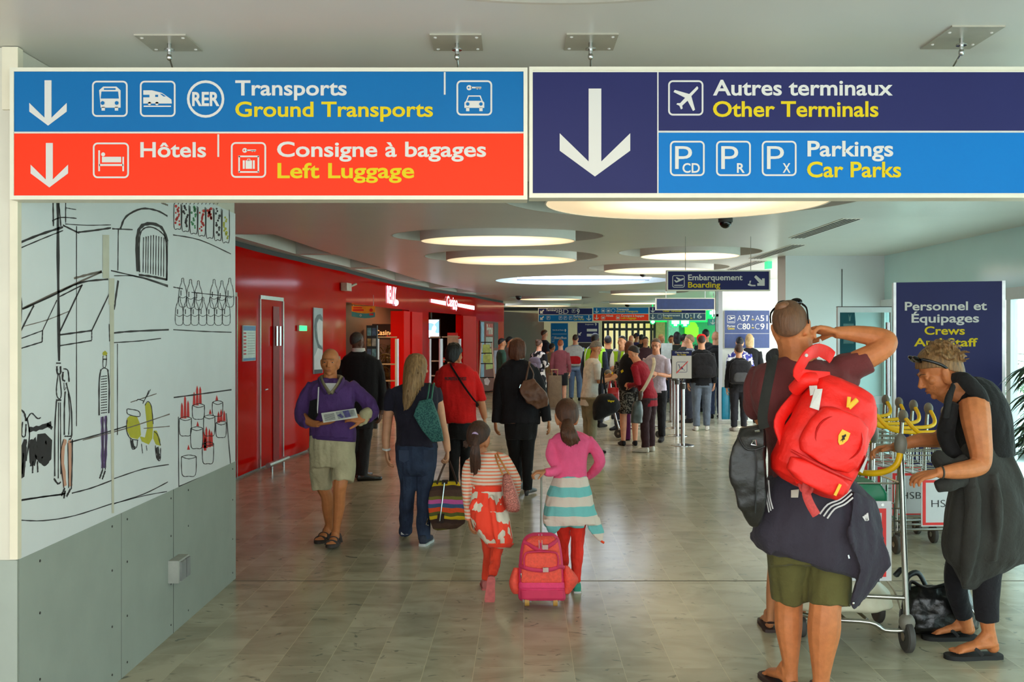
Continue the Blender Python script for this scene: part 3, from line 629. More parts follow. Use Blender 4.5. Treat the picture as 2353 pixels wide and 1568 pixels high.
for x, l in ((1579, 'CD'), (1685, 'R'), (1790, 'X')):
    m.mark(); f.rframe(m, x - 40, 324, x + 40, 405, 11, 4, D); k = SZ / F; add_text(m, 'P', f.p(x - 28, 389, D), UX, UZ, 0, 39 * k, 53 * k, -.004); add_text(m, l, f.p(x - 11 if l == 'CD' else x + 8, 397, D), UX, UZ, 0, (40 if l == 'CD' else 18) * k, 21 * k, .02)
m.build('pictogram', SW, t, smooth=False)
# ---- ceiling plates with wires
for i, (x, y, l) in enumerate(((389, 97, 'leftmost of the four steel ceiling plates with a wire'), (1050, 96, 'steel ceiling plate holding a wire above the blue car key pictogram'), (1357, 95, 'steel ceiling plate holding a wire above the big white arrow'), (2209, 85, 'rightmost of the four steel ceiling plates with a wire'))):
    Z = CZ(y); X = (x - HX) * Z / F
    t = thing('wire_mount', l, 'ceiling mount', (X, Z, CEIL - .06), 'sign suspension mounts')
    h = MB(); h.box((X, Z, CEIL - .003), (.2, .22 if i != 3 else .3, .006)); h.build('plate', mat('brushed steel', rgb(176, 170, 154), .4, .15, .05), t, smooth=False)
    h = MB()
    for a in (-.08, .08):
        for c in (-.08, .08): h.ell((X + a, Z + c, CEIL - .007), (.007, .007, .004), n=8)
    h.build('screws', SW, t)
    h = MB(); h.cyl((X, Z, CEIL - .05), (X, Z, CEIL - .006), .008); h.cyl((X, Z, CEIL - .034), (X, Z, CEIL - .028), .02); h.ell((X, Z, CEIL - .06), (.011, .011, .014)); h.build('eye_bolt', ch, t)
    h = MB(); zt = EYE - (157 - HY) * SZ / F; h.tube([(X, Z, CEIL - .06), (X + .004, SZ + .05, zt)], .0035, 6); h.build('wire', ch, t)
# ---- boarding sign, blank board
t, f = board(12, 1532, 621, 1770, 669, [('navy_film', NAVY, (1535, 624, 1767, 666))], 'hanging navy sign reading Embarquement Boarding with a diagonal arrow', 3, .08)
m = MB(); f.text(m, 'Embarquement', 1581, 644, 1706, 12.5, D); m.build('white_lettering', SW, t, smooth=False)
m = MB(); f.text(m, 'Boarding', 1581, 661, 1655, 12.5, D); m.build('yellow_lettering', SY, t, smooth=False)
m = MB(); f.rframe(m, 1545, 633, 1573, 661, 4, 1.4, D); takeoff(f, m, 1559, 646, .5, D); f.arrow_diag(m, 1744, 644, 16, 6, D)
f.poly(m, [(1718, 653), (1722, 652), (1728, 655), (1736, 655), (1736, 658), (1726, 658), (1719, 656)], D); f.poly(m, [(1722, 646), (1726, 645), (1724, 652), (1722, 652)], D); m.build('pictogram', SW, t, smooth=False)
h = MB()
for x in (1575, 1725): h.tube([f.p(x, 622), Vector((f.p(x, 622).x, 12, CEIL))], .004, 6)
h.build('wires', ch, t)
t, f = board(20, 1507, 685, 1643, 713, [('navy_film', mat('navy back film', rgb(38, 58, 110), .35), (1509, 686.5, 1641, 711.5))], 'blank navy hanging board below the boarding sign', 2, .1)
h = MB()
for x in (1530, 1620): h.tube([f.p(x, 686), Vector((f.p(x, 686).x, 20, CEIL))], .005, 6)
h.build('wires', ch, t)
# ---- far row of three boards
FZ = 37.5
t, f = board(FZ, 1237, 708, 1362, 740, [('navy_film', NAVY, (1238, 709, 1361, 723)), ('blue_film', BLUE, (1238, 724, 1361, 739))], 'far sign board, navy and blue, Terminal 2B D and car parks', 1, .1, group='far row of direction boards')
m = MB(); f.text(m, 'Terminal', 1255, 715, 1277, 5, D); f.text(m, '2', 1278, 718, 1282, 7, D); f.text(m, 'BD', 1284, 721.5, 1306, 11, D, -.01); f.text(m, '9', 1325, 721.5, 1332, 11, D); f.text(m, 'Parkings', 1318, 730, 1340, 4.5, D)
f.arrow_diag(m, 1246, 716, 6, 2.2, D, -1); f.arrow_diag(m, 1246, 731, 6, 2.2, D, -1); f.arrow_down(m, 1353, 725, 737, 5, 2, 2.4, D)
for x, y in ((1318, 715), (1260, 731), (1288, 731), (1299, 731), (1311, 731)): f.rframe(m, x - 4, y - 4, x + 4, y + 4, 1.2, .6, D); f.text(m, 'P', x - 1.6, y + 2.5, x + 1.6, 5, D, 0)
m.build('white_lettering', SW, t, smooth=False); m = MB(); f.text(m, 'Car Parks', 1318, 736, 1342, 4.5, D); m.build('yellow_lettering', SY, t, smooth=False)
t, f = board(FZ, 1362.5, 706, 1491, 738, [('blue_film', BLUE, (1363.5, 707, 1490, 721)), ('orange_film', ORG, (1363.5, 722, 1490, 737))], 'far sign board, blue over orange red, repeating the near transports sign', 1, .1, group='far row of direction boards')
m = MB(); f.text(m, 'Transports', 1416.5, 713, 1445, 4.4, D); f.text(m, 'Hôtels', 1393, 728, 1409, 4.4, D); f.text(m, 'Consigne à bagages', 1427, 728, 1480, 4.4, D); f.arrow_down(m, 1371, 709, 720, 4.5, 2, 2.2, D); f.arrow_down(m, 1371, 724, 735, 4.5, 2, 2.2, D)
for x, y in ((1386, 714), (1398, 714), (1386, 730), (1420, 730)): f.rframe(m, x - 4.4, y - 4.4, x + 4.4, y + 4.4, 1.2, .6, D); f.quad(m, x - 2.4, y - 1.5, x + 2.4, y + 2.4, D)
f.circ(m, 1409, 714, 4.6, D, w=.7); m.build('white_lettering', SW, t, smooth=False)
m = MB(); f.text(m, 'Ground Transports', 1416.5, 718, 1466, 4.4, D); f.text(m, 'Left Luggage', 1427, 733.5, 1462, 4.4, D); m.build('yellow_lettering', SY, t, smooth=False)
t, f = board(FZ, 1491.5, 705, 1622, 737, [('navy_film', NAVY, (1492.5, 706, 1621, 720)), ('navy_lower_film', mat('teal navy film', rgb(20, 62, 90), .35), (1492.5, 721, 1621, 736))], 'far sign board, navy, check-in 10 to 16', 1, .1, group='far row of direction boards')
m = MB(); f.text(m, 'Autres terminaux', 1523, 712, 1565, 4.4, D); f.text(m, 'Enregistrement', 1523, 727, 1563, 4.4, D); f.text(m, '10', 1567, 732, 1583, 11, D, -.005); f.text(m, '16', 1594, 732, 1612, 11, D, -.005); f.arrow_down(m, 1500, 707.5, 718.5, 4.5, 2, 2.2, D); f.arrow_down(m, 1500, 723, 734, 4.5, 2, 2.2, D); f.rframe(m, 1511, 723, 1520, 732, 1.2, .6, D); f.text(m, 'à', 1586, 727, 1589, 4, D)
m.build('white_lettering', SW, t, smooth=False)
m = MB(); f.text(m, 'Other Terminals', 1523, 717, 1566, 4.4, D); f.text(m, 'Check-in', 1523, 733, 1545, 4.4, D); f.text(m, 'to', 1586, 733, 1591, 4, D); m.build('yellow_lettering', SY, t, smooth=False)
# ---- gate board on the white block, free-standing boards far off
t, f = board(20.94, 1665, 714, 1768, 800, [('navy_film', mat('gate navy film', rgb(44, 64, 118), .35), (1665, 714, 1768, 800))], 'navy gate board on a white wall, gates A37 to A51 and C80 to C91', 0, .05, name='gate_sign')
m = MB(); f.text(m, 'A', 1694, 738, 1705, 13, D, -.015); f.text(m, '37', 1706, 738, 1723, 13, D, .015); f.text(m, 'A', 1735, 738, 1746, 13, D, -.015); f.text(m, '51', 1747, 738, 1764, 13, D, .015)
f.text(m, 'C', 1694, 757, 1705, 13, D, -.015); f.text(m, '80', 1706, 757, 1724, 13, D, .015); f.text(m, 'C', 1735, 757, 1745, 13, D, -.015); f.text(m, '91', 1747, 757, 1764, 13, D, .015)
f.rframe(m, 1671, 725, 1689, 743, 2.5, 1, D); takeoff(f, m, 1680, 733, .33, D); f.text(m, 'Portes', 1671, 752, 1689, 5, D); f.text(m, 'à', 1728, 730, 1731, 4, D); f.text(m, 'à', 1728, 749, 1731, 4, D); f.quad(m, 1666, 766.5, 1767, 767.3, D)
f.poly(m, [(1719, 780), (1729, 774), (1733, 777), (1733, 800), (1722, 800), (1718, 796), (1727, 796), (1727, 785), (1722, 784)], D); m.build('white_lettering', SW, t, smooth=False)
m = MB(); f.text(m, 'Gates', 1672, 757.5, 1688, 5, D); f.text(m, 'to', 1727, 736, 1733, 4, D); f.text(m, 'to', 1727, 755, 1733, 4, D); m.build('yellow_lettering', SY, t, smooth=False)
t, f = board(36, 1266, 743, 1307, 830, [('blue_film', BLUE, (1266, 743, 1305, 830))], 'far upright blue board with white bus lines and an up arrow', 0, .25, name='upright_sign')
m = MB(); f.text(m, 'Paris Ile de France', 1270, 760, 1295, 2.6, D); f.text(m, 'EasyBus', 1274.5, 779, 1302, 5, D); f.quad(m, 1269, 767.6, 1302, 768.3, D); f.rframe(m, 1268, 774, 1273, 786, 1, .5, D); f.poly(m, [(1299, 756), (1302, 760), (1300, 759.5), (1300, 763), (1298, 763), (1298, 759.5), (1296, 760)], D); m.build('white_lettering', SW, t, smooth=False)
t, f = board(34, 1327, 741, 1377, 788, [('navy_film', NAVY, (1327, 742, 1375.5, 787))], 'far upright navy board with desk number 9 and two white strips', 0, .2, name='upright_sign')
m = MB(); f.text(m, '9', 1367, 749, 1371, 6, D); f.text(m, 'Enregistrement', 1345, 747, 1364, 2.5, D); f.arrow_diag(m, 1333, 767, 5, 1.8, D, -1); f.quad(m, 1348.5, 756, 1372, 762, D); f.quad(m, 1348.5, 767.5, 1372, 773.5, D); m.build('white_lettering', SW, t, smooth=False)
h = MB(); h.box2((f.p(1330, 788).x, 34.05, 0), (f.p(1373, 788).x, 34.15, f.p(0, 786).z)); h.build('stand', dk, t, smooth=False)
h = MB(); f = Face(36); f36 = bpy.data.objects['upright_sign']; h.box2((f.p(1268, 0).x, 36.02, 0), (f.p(1304, 0).x, 36.2, f.p(0, 829).z)); h.build('base', BLUE, f36, smooth=False)
# small lit display on the far beige wall
f = Face(41.9); t = thing('wall_display', 'small violet lit display on the far beige wall', 'display', f.p(1194, 738)); h = MB(); f.quad(h, 1187, 730, 1201, 739, .05, 0, .05); h.build('case', dk, t, smooth=False); h = MB(); f.quad(h, 1189, 732, 1199, 737, .055, 0, .004); h.build('screen', emis('violet screen', 130, 120, 255, 1.6), t, smooth=False)
# ---- totem for crews
Z = 10.0; t = thing('totem_sign', 'tall navy standing sign Personnel et Equipages, Crews And Staff, behind the trolleys', 'sign', (W(2180, 0, Z).x, Z, 0))
xl, xr = (2070 - HX) * Z / F, (2287 - HX) * Z / F; zt = EYE + 124 * Z / F; dz = .03; a = .09
def tp(x, z, d=0):
    """point on the totem face, which is turned slightly to the hall"""
    k = (x - xl) / (xr - xl); return Vector((x, Z + .12 - k * .26 - d, z))
TX = (tp(xr, 1) - tp(xl, 1)).normalized(); TN = Vector((TX.y, -TX.x, 0))
h = MB(); P = [tp(xl, 0), tp(xr, 0), tp(xr, 0) - TN * .2, tp(xl, 0) - TN * .2]; h.poly(P, (0, 0, zt)); h.build('panel', mat('navy totem film', rgb(24, 28, 84), .5, 0, .04, 2, spec=.3), t, smooth=False)
h = MB(); h.poly([tp(xr, 0), tp(xr, 0) + TX * .03, tp(xr, 0) + TX * .03 - TN * .2, tp(xr, 0) - TN * .2], (0, 0, zt + .005)); h.poly([tp(xl, 0) - TX * .025, tp(xl, 0), tp(xl, 0) - TN * .2, tp(xl, 0) - TN * .2 - TX * .025], (0, 0, zt)); h.build('edge_profiles', mat('silver profile', rgb(214, 216, 216), .3, .3), t, smooth=False)
def ttext(mb, s, x0, y, x1, cap):
    mb.mark(); o = tp((x0 - HX) * Z / F, EYE - (y - HY) * Z / F) + TN * .003; add_text(mb, s, o, TX, UZ, 0, (x1 - x0) * Z / F, cap * Z / F, .02)
h = MB(); ttext(h, 'Personnel et', 2088, 713, 2263, 19); ttext(h, 'Équipages', 2102, 741, 2246, 19)
h.build('white_lettering', SW, t, smooth=False); h = MB(); ttext(h, 'Crews', 2129, 769, 2215, 18); ttext(h, 'And Staff', 2107, 796, 2243, 18); h.build('yellow_lettering', SY, t, smooth=False)
h = MB(); o = tp((2180 - HX) * Z / F, 1.2) + TN * .003; k = Z / F
h.poly([o + TX * (a * k) + UZ * (-c * k) for a, c in ((14, -33), (28, -28), (28, 0), (-30, 0), (14, -4))], -TN * -.001); h.build('arrow', SW, t, smooth=False)
# ---- shop signs on the red fascia
def wface(x0): 
    a = wp(x0, .05); t_ = (wp(x0 + 12, .05) - a).normalized(); return a, t_
LW = emis('white lit letters', 238, 236, 255, .95)
def wtext(mb, s, x0, y, x1, ya, d=.05, bold=.02, th=None):
    a, b2 = wp(x0, d), wp(x1, d); z0 = wh(y, x0); z1 = wh(ya, x0); add_text(mb, s, a + Vector((0, 0, z0)), (b2 - a).normalized(), UZ, 0, (b2 - a).length, z1 - z0, bold)
t = thing('shop_sign', 'white lit shop name over the wide left shop opening', 'shop sign', wp(897, .05) + Vector((0, 0, wh(700, 897))), 'lit shop names on the red fascia')
h = MB(); wtext(h, 'RELAY', 888, 695, 909, 658, .016, .03); a = wp(908, .016) + Vector((0, 0, wh(696, 908))); h.ell(a, (.06, .02, .07)); h.build('lit_letters', LW, t, smooth=False)
t = thing('shop_sign', 'white lit shop name between two lit bars over the narrow opening', 'shop sign', wp(1040, .05) + Vector((0, 0, wh(712, 1040))), 'lit shop names on the red fascia')
h = MB(); wtext(h, 'Casino', 1024, 703, 1049, 681, .03, .02); wtext(h, 'shop', 1038, 711, 1048, 703, .03, .03); h.build('lit_letters', LW, t, smooth=False)
h = MB()
for xa, xb, ya, yb in ((988.5, 1022, 687.5, 695), (1051, 1088, 697.5, 705)):
    h.poly([wp(xa, .02) + Vector((0, 0, wh(ya, xa))), wp(xb, .02) + Vector((0, 0, wh(ya + (xb - xa) * .16, xb))), wp(xb, .02) + Vector((0, 0, wh(yb + (xb - xa) * .16, xb) - .02)), wp(xa, .02) + Vector((0, 0, wh(yb, xa)))], (wp(xa, .028) - wp(xa, .02)))
h.build('lit_bars', LW, t, smooth=False)
# ---- things on the red wall
def wquad(mb, x0, y0, x1, y1, d, th=.015, mi=0):
    z0, z1 = wh(y0, x0), wh(y1, x0); n = (wp(x0, d) - wp(x0, d - th))
    mb.poly([wp(x0, d) + Vector((0, 0, z0)), wp(x1, d) + Vector((0, 0, z0)), wp(x1, d) + Vector((0, 0, z1)), wp(x0, d) + Vector((0, 0, z1))], -n, mi)
t = thing('wall_notice', 'pale printed information panel on the red wall left of the flush doors', 'notice', wp(570, .02) + Vector((0, 0, wh(832, 570))))
h = MB(); wquad(h, 555, 748, 584, 831, .02); h.build('panel', mat('notice paper', rgb(205, 222, 216), .3, 0, .1, 12), t, smooth=False)
h = MB(); wquad(h, 555.5, 749, 583.5, 760, .022, .001); wquad(h, 555.5, 824, 583.5, 830, .022, .001); h.build('blue_header', mat('notice blue', rgb(70, 130, 180), .4), t, smooth=False)
h = MB()
for k in range(7): wquad(h, 556, 764 + k * 8, 562, 768 + k * 8, .022, .001)
h.build('red_marks', mat('notice red', rgb(190, 50, 60), .4), t, smooth=False)
h = MB()
for k in range(9): wquad(h, 565, 765 + k * 6, 582, 766 + k * 6, .022, .001)
h.build('print_lines', mat('notice grey', rgb(130, 140, 140), .5), t, smooth=False)
t = thing('wall_poster', 'tall grey portrait poster on the red wall behind the man in purple', 'poster', wp(728, .02) + Vector((0, 0, wh(860, 728))))
h = MB(); wquad(h, 718, 707, 739, 860, .02); h.build('sheet', mat('poster grey', rgb(150, 156, 160), .3, 0, .12, 2.5), t, smooth=False)
h = MB(); wquad(h, 719, 849, 738, 860, .022, .001); h.build('black_footer', blk, t, smooth=False)
def wpoly(mb, pts, d, mi=0): 
    q = [wp(x, d) + Vector((0, 0, wh(y, x))) for x, y in pts]; mb.poly(q, (wp(pts[0][0], d - .001) - wp(pts[0][0], d)), mi)
h = MB(); wpoly(h, [(719, 750), (721, 733), (726, 724), (733, 722), (738, 730), (738, 738), (730, 732), (725, 742), (724, 758), (729, 790), (738, 800), (738, 804), (728, 800), (721, 775)], .0225); h.build('dark_hair_shape', mat('poster dark', rgb(54, 60, 62), .4), t, smooth=False)
h = MB(); wpoly(h, [(725, 745), (730, 734), (738, 740), (738, 795), (732, 793), (727, 780)], .0235); wpoly(h, [(719, 850), (719, 820), (727, 800), (738, 806), (738, 849)], .0225); h.build('pale_face_shape', mat('poster pale', rgb(205, 206, 206), .4, 0, .1, 6), t, smooth=False)
t = thing('exit_light', 'small green lit exit light on the red wall between doors and poster', 'exit light', wp(692, .05) + Vector((0, 0, wh(762, 692))))  # added glowing box, stands in for a green reflection on the lacquer
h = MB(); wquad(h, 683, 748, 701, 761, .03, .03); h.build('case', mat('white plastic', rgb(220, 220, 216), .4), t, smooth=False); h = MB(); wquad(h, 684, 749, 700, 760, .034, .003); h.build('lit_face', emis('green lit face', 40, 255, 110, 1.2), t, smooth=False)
t = thing('wall_sensor', 'small beige sensor box high on the red wall left of the shop name', 'sensor', wp(787, .05) + Vector((0, 0, wh(668, 787))))
h = MB(); wquad(h, 781, 650, 792, 668, .12, .1); h.build('case', mat('beige plastic', rgb(196, 180, 160), .5), t, smooth=False)
h = MB(); a = wp(793, .1) + Vector((0, 0, wh(658, 793))); h.cyl(a, wp(797, .16) + Vector((0, 0, wh(653, 797))), .02); h.build('arm', mat('beige plastic', rgb(196, 180, 160), .5), t)
# ---- dome cameras on the ceiling
for x, y, l in ((1667, 508, 'black dome camera under the ceiling below the largest drum light'), (1192, 685, 'far black dome camera left of the far direction boards'), (1442, 701, 'far black dome camera above the orange red far board'), (1477, 633, 'small black dome camera at the edge of the roof light')):
    Z = F * (CEIL - .06 - EYE) / (HY - y) * (1.03 if y == 508 else 1); X = (x - HX) * Z / F; r = max(.055, 6.5 * Z / F) if Z > 12 else .062
    t = thing('dome_camera', l, 'camera', (X, Z, CEIL - .1)); h = MB(); h.cyl((X, Z, CEIL - .04), (X, Z, CEIL), r * 1.15); h.build('mount', mat('dark mount', rgb(60, 58, 56), .5), t); h = MB(); h.ell((X, Z, CEIL - .04), (r, r, r)); h.build('dome', mat('black dome', rgb(14, 14, 16), .08, 0, 0), t)
# ---- pharmacy crosses and exit
t0 = None
for x, y, r, l in ((1640, 719, 9, 'white and green lit pharmacy cross beside the gate board'), (1552, 741, 8.5, 'lit pharmacy cross under the far check-in board, left of two'), (1574, 741, 8.5, 'lit pharmacy cross under the far check-in board, right of two'), (1500, 740, 4, 'small lit pharmacy cross by the far glazed doors')):
    Z = 30 if x > 1600 else 38; f = Face(Z); t = thing('pharmacy_cross', l, 'cross sign', f.p(x, y + r), 'lit pharmacy crosses')
    h = MB(); w = r * .42; f.poly(h, [(x - w, y - r), (x + w, y - r), (x + w, y - w), (x + r, y - w), (x + r, y + w), (x + w, y + w), (x + w, y + r), (x - w, y + r), (x - w, y + w), (x - r, y + w), (x - r, y - w), (x - w, y - w)], .01, 0, .008); h.build('lit_cross', emis('lit white cross', 215, 255, 235, 2.2), t, smooth=False)
    h = MB(); r2 = r * 1.3; w = r * .75; f.poly(h, [(x - w, y - r2), (x + w, y - r2), (x + w, y - w), (x + r2, y - w), (x + r2, y + w), (x + w, y + w), (x + w, y + r2), (x - w, y + r2), (x - w, y + w), (x - r2, y + w), (x - r2, y - w), (x - w, y - w)], 0, 0, .12); h.cyl(f.p(x, y - r2 + .5, -.06), Vector((f.p(x, y).x, Z + .06, CEIL)), .02); h.build('green_border', emis('green cross border', 0, 200, 90, 1.2), t, smooth=False)
f = Face(28); t = thing('arrow_sign', 'small teal hanging sign with a down arrow beside the palm', 'sign', f.p(1636, 747)); h = MB(); f.quad(h, 1627, 733, 1654, 748, 0, 0, .06); h.build('panel', mat('teal film', rgb(0, 140, 130), .4), t, smooth=False); h = MB(); h.cyl(f.p(1640, 734, -.03), Vector((f.p(1640, 0).x, 28.03, CEIL)), .015); h.build('hanger', ch, t); h = MB(); f.arrow_down(h, 1638, 735, 746, 5, 2, 2.4, .003); h.build('arrow', SW, t, smooth=False)
f = Face(16); t = thing('exit_sign', 'small green exit sign high beside the white wall corner', 'exit sign', f.p(1769, 617)); h = MB(); f.quad(h, 1764, 598, 1774, 617, 0, 0, .2); h.build('lit_panel', emis('green exit face', 60, 220, 130, .8), t, smooth=False)
h = MB(); h.cyl(f.p(1769, 598, -.1), Vector((f.p(1769, 598).x, 16.1, CEIL)), .01); h.build('hanger', ch, t)
f = Face(42.93); t = thing('lit_disc_sign', 'bright green round lit panel in the far pharmacy front', 'lit panel', f.p(1590, 772)); h = MB()
f.quad(h, 1574, 752, 1605, 775, .01, 0, .06); f.circ(h, 1589, 753, 14, .012); h.build('lit_panel', emis('lime lit panel', 90, 210, 20, 1.2), t, smooth=False)
# ================================================================ figures
def rotm(yaw, pitch=0, roll=0):
    """facing frame: yaw 0 looks away from the viewer (+Y), 90 to the viewer's right, 180 towards the viewer; pitch>0 looks down"""
    return Matrix.Rotation(-math.radians(yaw), 3, 'Z') @ Matrix.Rotation(-math.radians(pitch), 3, 'X') @ Matrix.Rotation(math.radians(roll), 3, 'Y')
SK = dict(tan=skin('tanned skin', 196, 122, 74), fair=skin('fair skin', 214, 150, 116), brown=skin('brown skin', 92, 58, 44), olive=skin('olive skin', 186, 122, 82), pale=skin('light skin', 206, 148, 112))
LIP = mat('lips', rgb(164, 92, 70), .45, 0, .05); EYEW = mat('eye white', rgb(210, 205, 198), .25, 0, 0); IRIS = mat('dark iris', rgb(40, 28, 22), .2, 0, 0)
def head_blobs(m, c, R, s, ears=True, jaw=1.0, face=True):
    """skull, jaw, nose, brow, cheeks, lips, ears around c (s = 1 for a 0.235 m head)"""
    def P(x, y, z): return c + R @ (Vector((x, y, z)) * s)
    def E(x, y, z, a, b, d, q=14): m.ell(P(x, y, z), (a * s, b * s, d * s), R, q)
    E(0, -.012, .035, .074, .094, .084, 18); E(0, -.03, .0, .068, .072, .07); E(0, .03, -.025, .06 * jaw, .062, .08); E(0, .03, -.072, .05 * jaw, .05, .036)
    if ears:
        for q in (-1, 1):
            E(q * .078, -.008, -.005, .010, .020, .032, 10); E(q * .082, -.014, .006, .008, .014, .02, 10); E(q * .076, 0, -.03, .008, .01, .012, 8); E(q * .064, -.008, -.025, .018, .026, .04, 10)
    if not face: return
    E(0, .068, -.096, .02, .017, .016, 10)
    m.tube([P(-.047, .066, .022), P(-.022, .085, .027), P(0, .088, .024), P(.022, .085, .027), P(.047, .066, .022)], .0095 * s, 8)
    m.tube([P(0, .086, .018), P(0, .098, -.004), P(0, .111, -.026), P(0, .104, -.036)], [.008 * s, .009 * s, .0125 * s, .009 * s], 10)
    for q in (-1, 1):
        E(q * .012, .093, -.033, .0085, .011, .008, 8); E(q * .042, .056, -.014, .022, .022, .02, 10); E(q * .032, .075, .0035, .015, .008, .0085, 10)
    m.tube([P(-.024, .079, -.062), P(-.01, .09, -.0575), P(.01, .09, -.0575), P(.024, .079, -.062)], .005 * s, 8)
    m.tube([P(-.022, .079, -.067), P(0, .0895, -.07), P(.022, .079, -.067)], .0052 * s, 8)
def face_parts(par, c, R, s, brow=(60, 44, 34), lips=LIP, eyes=True):
    """eyes, eyebrows and lips as separate children"""
    def P(x, y, z): return c + R @ (Vector((x, y, z)) * s)
    if eyes:
        for q in (-1, 1):
            m = MB(); m.ell(P(q * .0325, .0755, .004), (.0122 * s, .009 * s, .0042 * s), R, 12); e = m.build('eye', EYEW, par)
            m = MB(); m.ell(P(q * .0325, .0835, .004), (.0062 * s, .0025 * s, .0045 * s), R, 10); m.build('iris', IRIS, e)
    for q in (-1, 1):
        m = MB(); m.tube([P(q * .014, .094, .024), P(q * .03, .0915, .03), P(q * .05, .073, .025)], [.0035 * s, .0042 * s, .002 * s], 8, flat=(1, .6)); m.build('eyebrow', hairm('brow %d %d %d' % brow, *brow), par)
    m = MB(); m.tube([P(-.023, .083, -.062), P(-.009, .0935, -.0585), P(0, .093, -.0605), P(.009, .0935, -.0585), P(.023, .083, -.062)], [.0012 * s, .003 * s, .0026 * s, .003 * s, .0012 * s], 8)
    m.tube([P(-.021, .083, -.0655), P(0, .0935, -.07), P(.021, .083, -.0655)], [.0012 * s, .0036 * s, .0012 * s], 8); m.build('lips', lips, par)
def hand_blobs(m, w, d, n, side, s=1., curl=(20, 30, 25), spread=6, thumb=25, tc=15):
    """a hand from the wrist w: d along the fingers, n where the palm faces, side=+1/-1 puts the thumb on d x n"""
    d = Vector(d).normalized(); n = Vector(n); n = (n - d * n.dot(d)).normalized(); l = d.cross(n) * side
    K = []
    for i, (off, ln, fl) in enumerate(((.029, .088, .074), (.0095, .093, .083), (-.0105, .088, .077), (-.029, .078, .06))):
        k = w + d * (ln * s) + l * (off * s); K.append(k)
        m.tube([w + l * (off * .55 * s), w + d * (.045 * s) + l * (off * .9 * s), k], [.0125 * s, .0135 * s, .0105 * s], 8)
        a = math.radians(curl[0]); sp = math.radians(spread) * (1.5 - i) / 1.5; p = k; pts = [p]; dd = (d * math.cos(sp) + l * math.sin(sp)).normalized()
        for j, (fr, cu) in enumerate(((.46, curl[0]), (.31, curl[1]), (.23, curl[2]))):
            if j: a += math.radians(cu)
            p = p + (dd * math.cos(a) + n * math.sin(a)) * (fl * fr * s); pts.append(p)
        m.tube(pts, [.0102 * s, .0094 * s, .0088 * s, .0068 * s], 8)
    m.ell(w + d * (.048 * s) + n * (.004 * s), (.034 * s, .044 * s, .0125 * s), Matrix((l, d, n)).transposed(), 12)
    t0 = math.radians(thumb + 25); b = w + d * (.022 * s) + l * (.024 * s) + n * (.006 * s); td = (d * math.cos(t0) + l * math.sin(t0) + n * .35).normalized()
    p1 = b + td * (.04 * s); td2 = (td + d * math.radians(tc) * 1.2 + n * .15).normalized(); p2 = p1 + td2 * (.032 * s); p3 = p2 + td2 * (.024 * s)
    m.tube([w + d * (.006 * s) + l * (.01 * s), b, p1, p2, p3], [.013 * s, .0155 * s, .0118 * s, .0105 * s, .0075 * s], 8)
    return K
def foot_blobs(m, heel, dirv, s=1., toes=True, up=(0, 0, 1)):
    """bare foot: heel point on the ground plane, direction of the toes"""
    d = Vector(dirv).normalized(); u = Vector(up); u = (u - d * u.dot(d)).normalized(); l = d.cross(u)
    R = Matrix((l, d, u)).transposed()
    def P(a, b, c): return Vector(heel) + d * (a * s) + l * (b * s) + u * (c * s)
    m.tube([P(.0, 0, .055), P(.035, 0, .05), P(.09, 0, .048), P(.15, 0, .034), P(.195, 0, .022), P(.215, 0, .016)], [.026 * s, .034 * s, .036 * s, .034 * s, .03 * s, .02 * s], 12, flat=(1.12, .72), up=l)
    m.ell(P(.02, 0, .03), (.031 * s, .034 * s, .03 * s), R, 10); m.tube([P(.02, 0, .03), P(.04, 0, .1)], [.03 * s, .036 * s], 10); m.tube([P(.1, 0, .05), P(.045, 0, .1)], [.03 * s, .034 * s], 10)
    if toes:
        for b, ln, r in ((.03, .044, .0125), (.012, .043, .0088), (-.003, .037, .0082), (-.017, .03, .0078), (-.03, .022, .0075)):
            m.tube([P(.195, b, .014), P(.2 + ln * .6, b * 1.05, .014), P(.2 + ln, b * 1.05, .009)], [r * s, r * s, r * .8 * s], 8)
def shoe_blobs(m, heel, dirv, s=1., up=(0, 0, 1), wide=1., th=.018):
    d = Vector(dirv).normalized(); u = Vector(up); u = (u - d * u.dot(d)).normalized(); l = d.cross(u)
    def P(a, b, c): return Vector(heel) + d * (a * s) + l * (b * s) + u * (c * s)
    def ring(a, w, h, z=0):
        return [P(a, w * math.copysign(abs(math.cos(t)) ** .7, math.cos(t)), z + h * (.5 + .5 * math.copysign(abs(math.sin(t)) ** .7, math.sin(t)))) for t in [2 * math.pi * i / 16 for i in range(16)]]
    w = wide
    m.loft([ring(-.022, .022 * w, .05, .012), ring(-.012, .034 * w, .085), ring(.03, .038 * w, .1), ring(.075, .039 * w, .095), ring(.12, .042 * w, .075), ring(.17, .046 * w, .058), ring(.22, .043 * w, .05), ring(.25, .034 * w, .044), ring(.266, .018 * w, .034, .004)])
def sole_blobs(m, heel, dirv, s=1., th=.02, up=(0, 0, 1), wide=1.06):
    d = Vector(dirv).normalized(); u = Vector(up); u = (u - d * u.dot(d)).normalized(); l = d.cross(u); pr = [(-.026, .012), (-.02, .03), (.02, .039), (.08, .038), (.14, .045), (.2, .048), (.245, .04), (.268, .02), (.272, .006)]
    P = [Vector(heel) + d * (a * s) + l * (b * wide * s) for a, b in pr] + [Vector(heel) + d * (a * s) - l * (b * wide * s) for a, b in pr[::-1]]
    m.poly(P, u * (th * s))
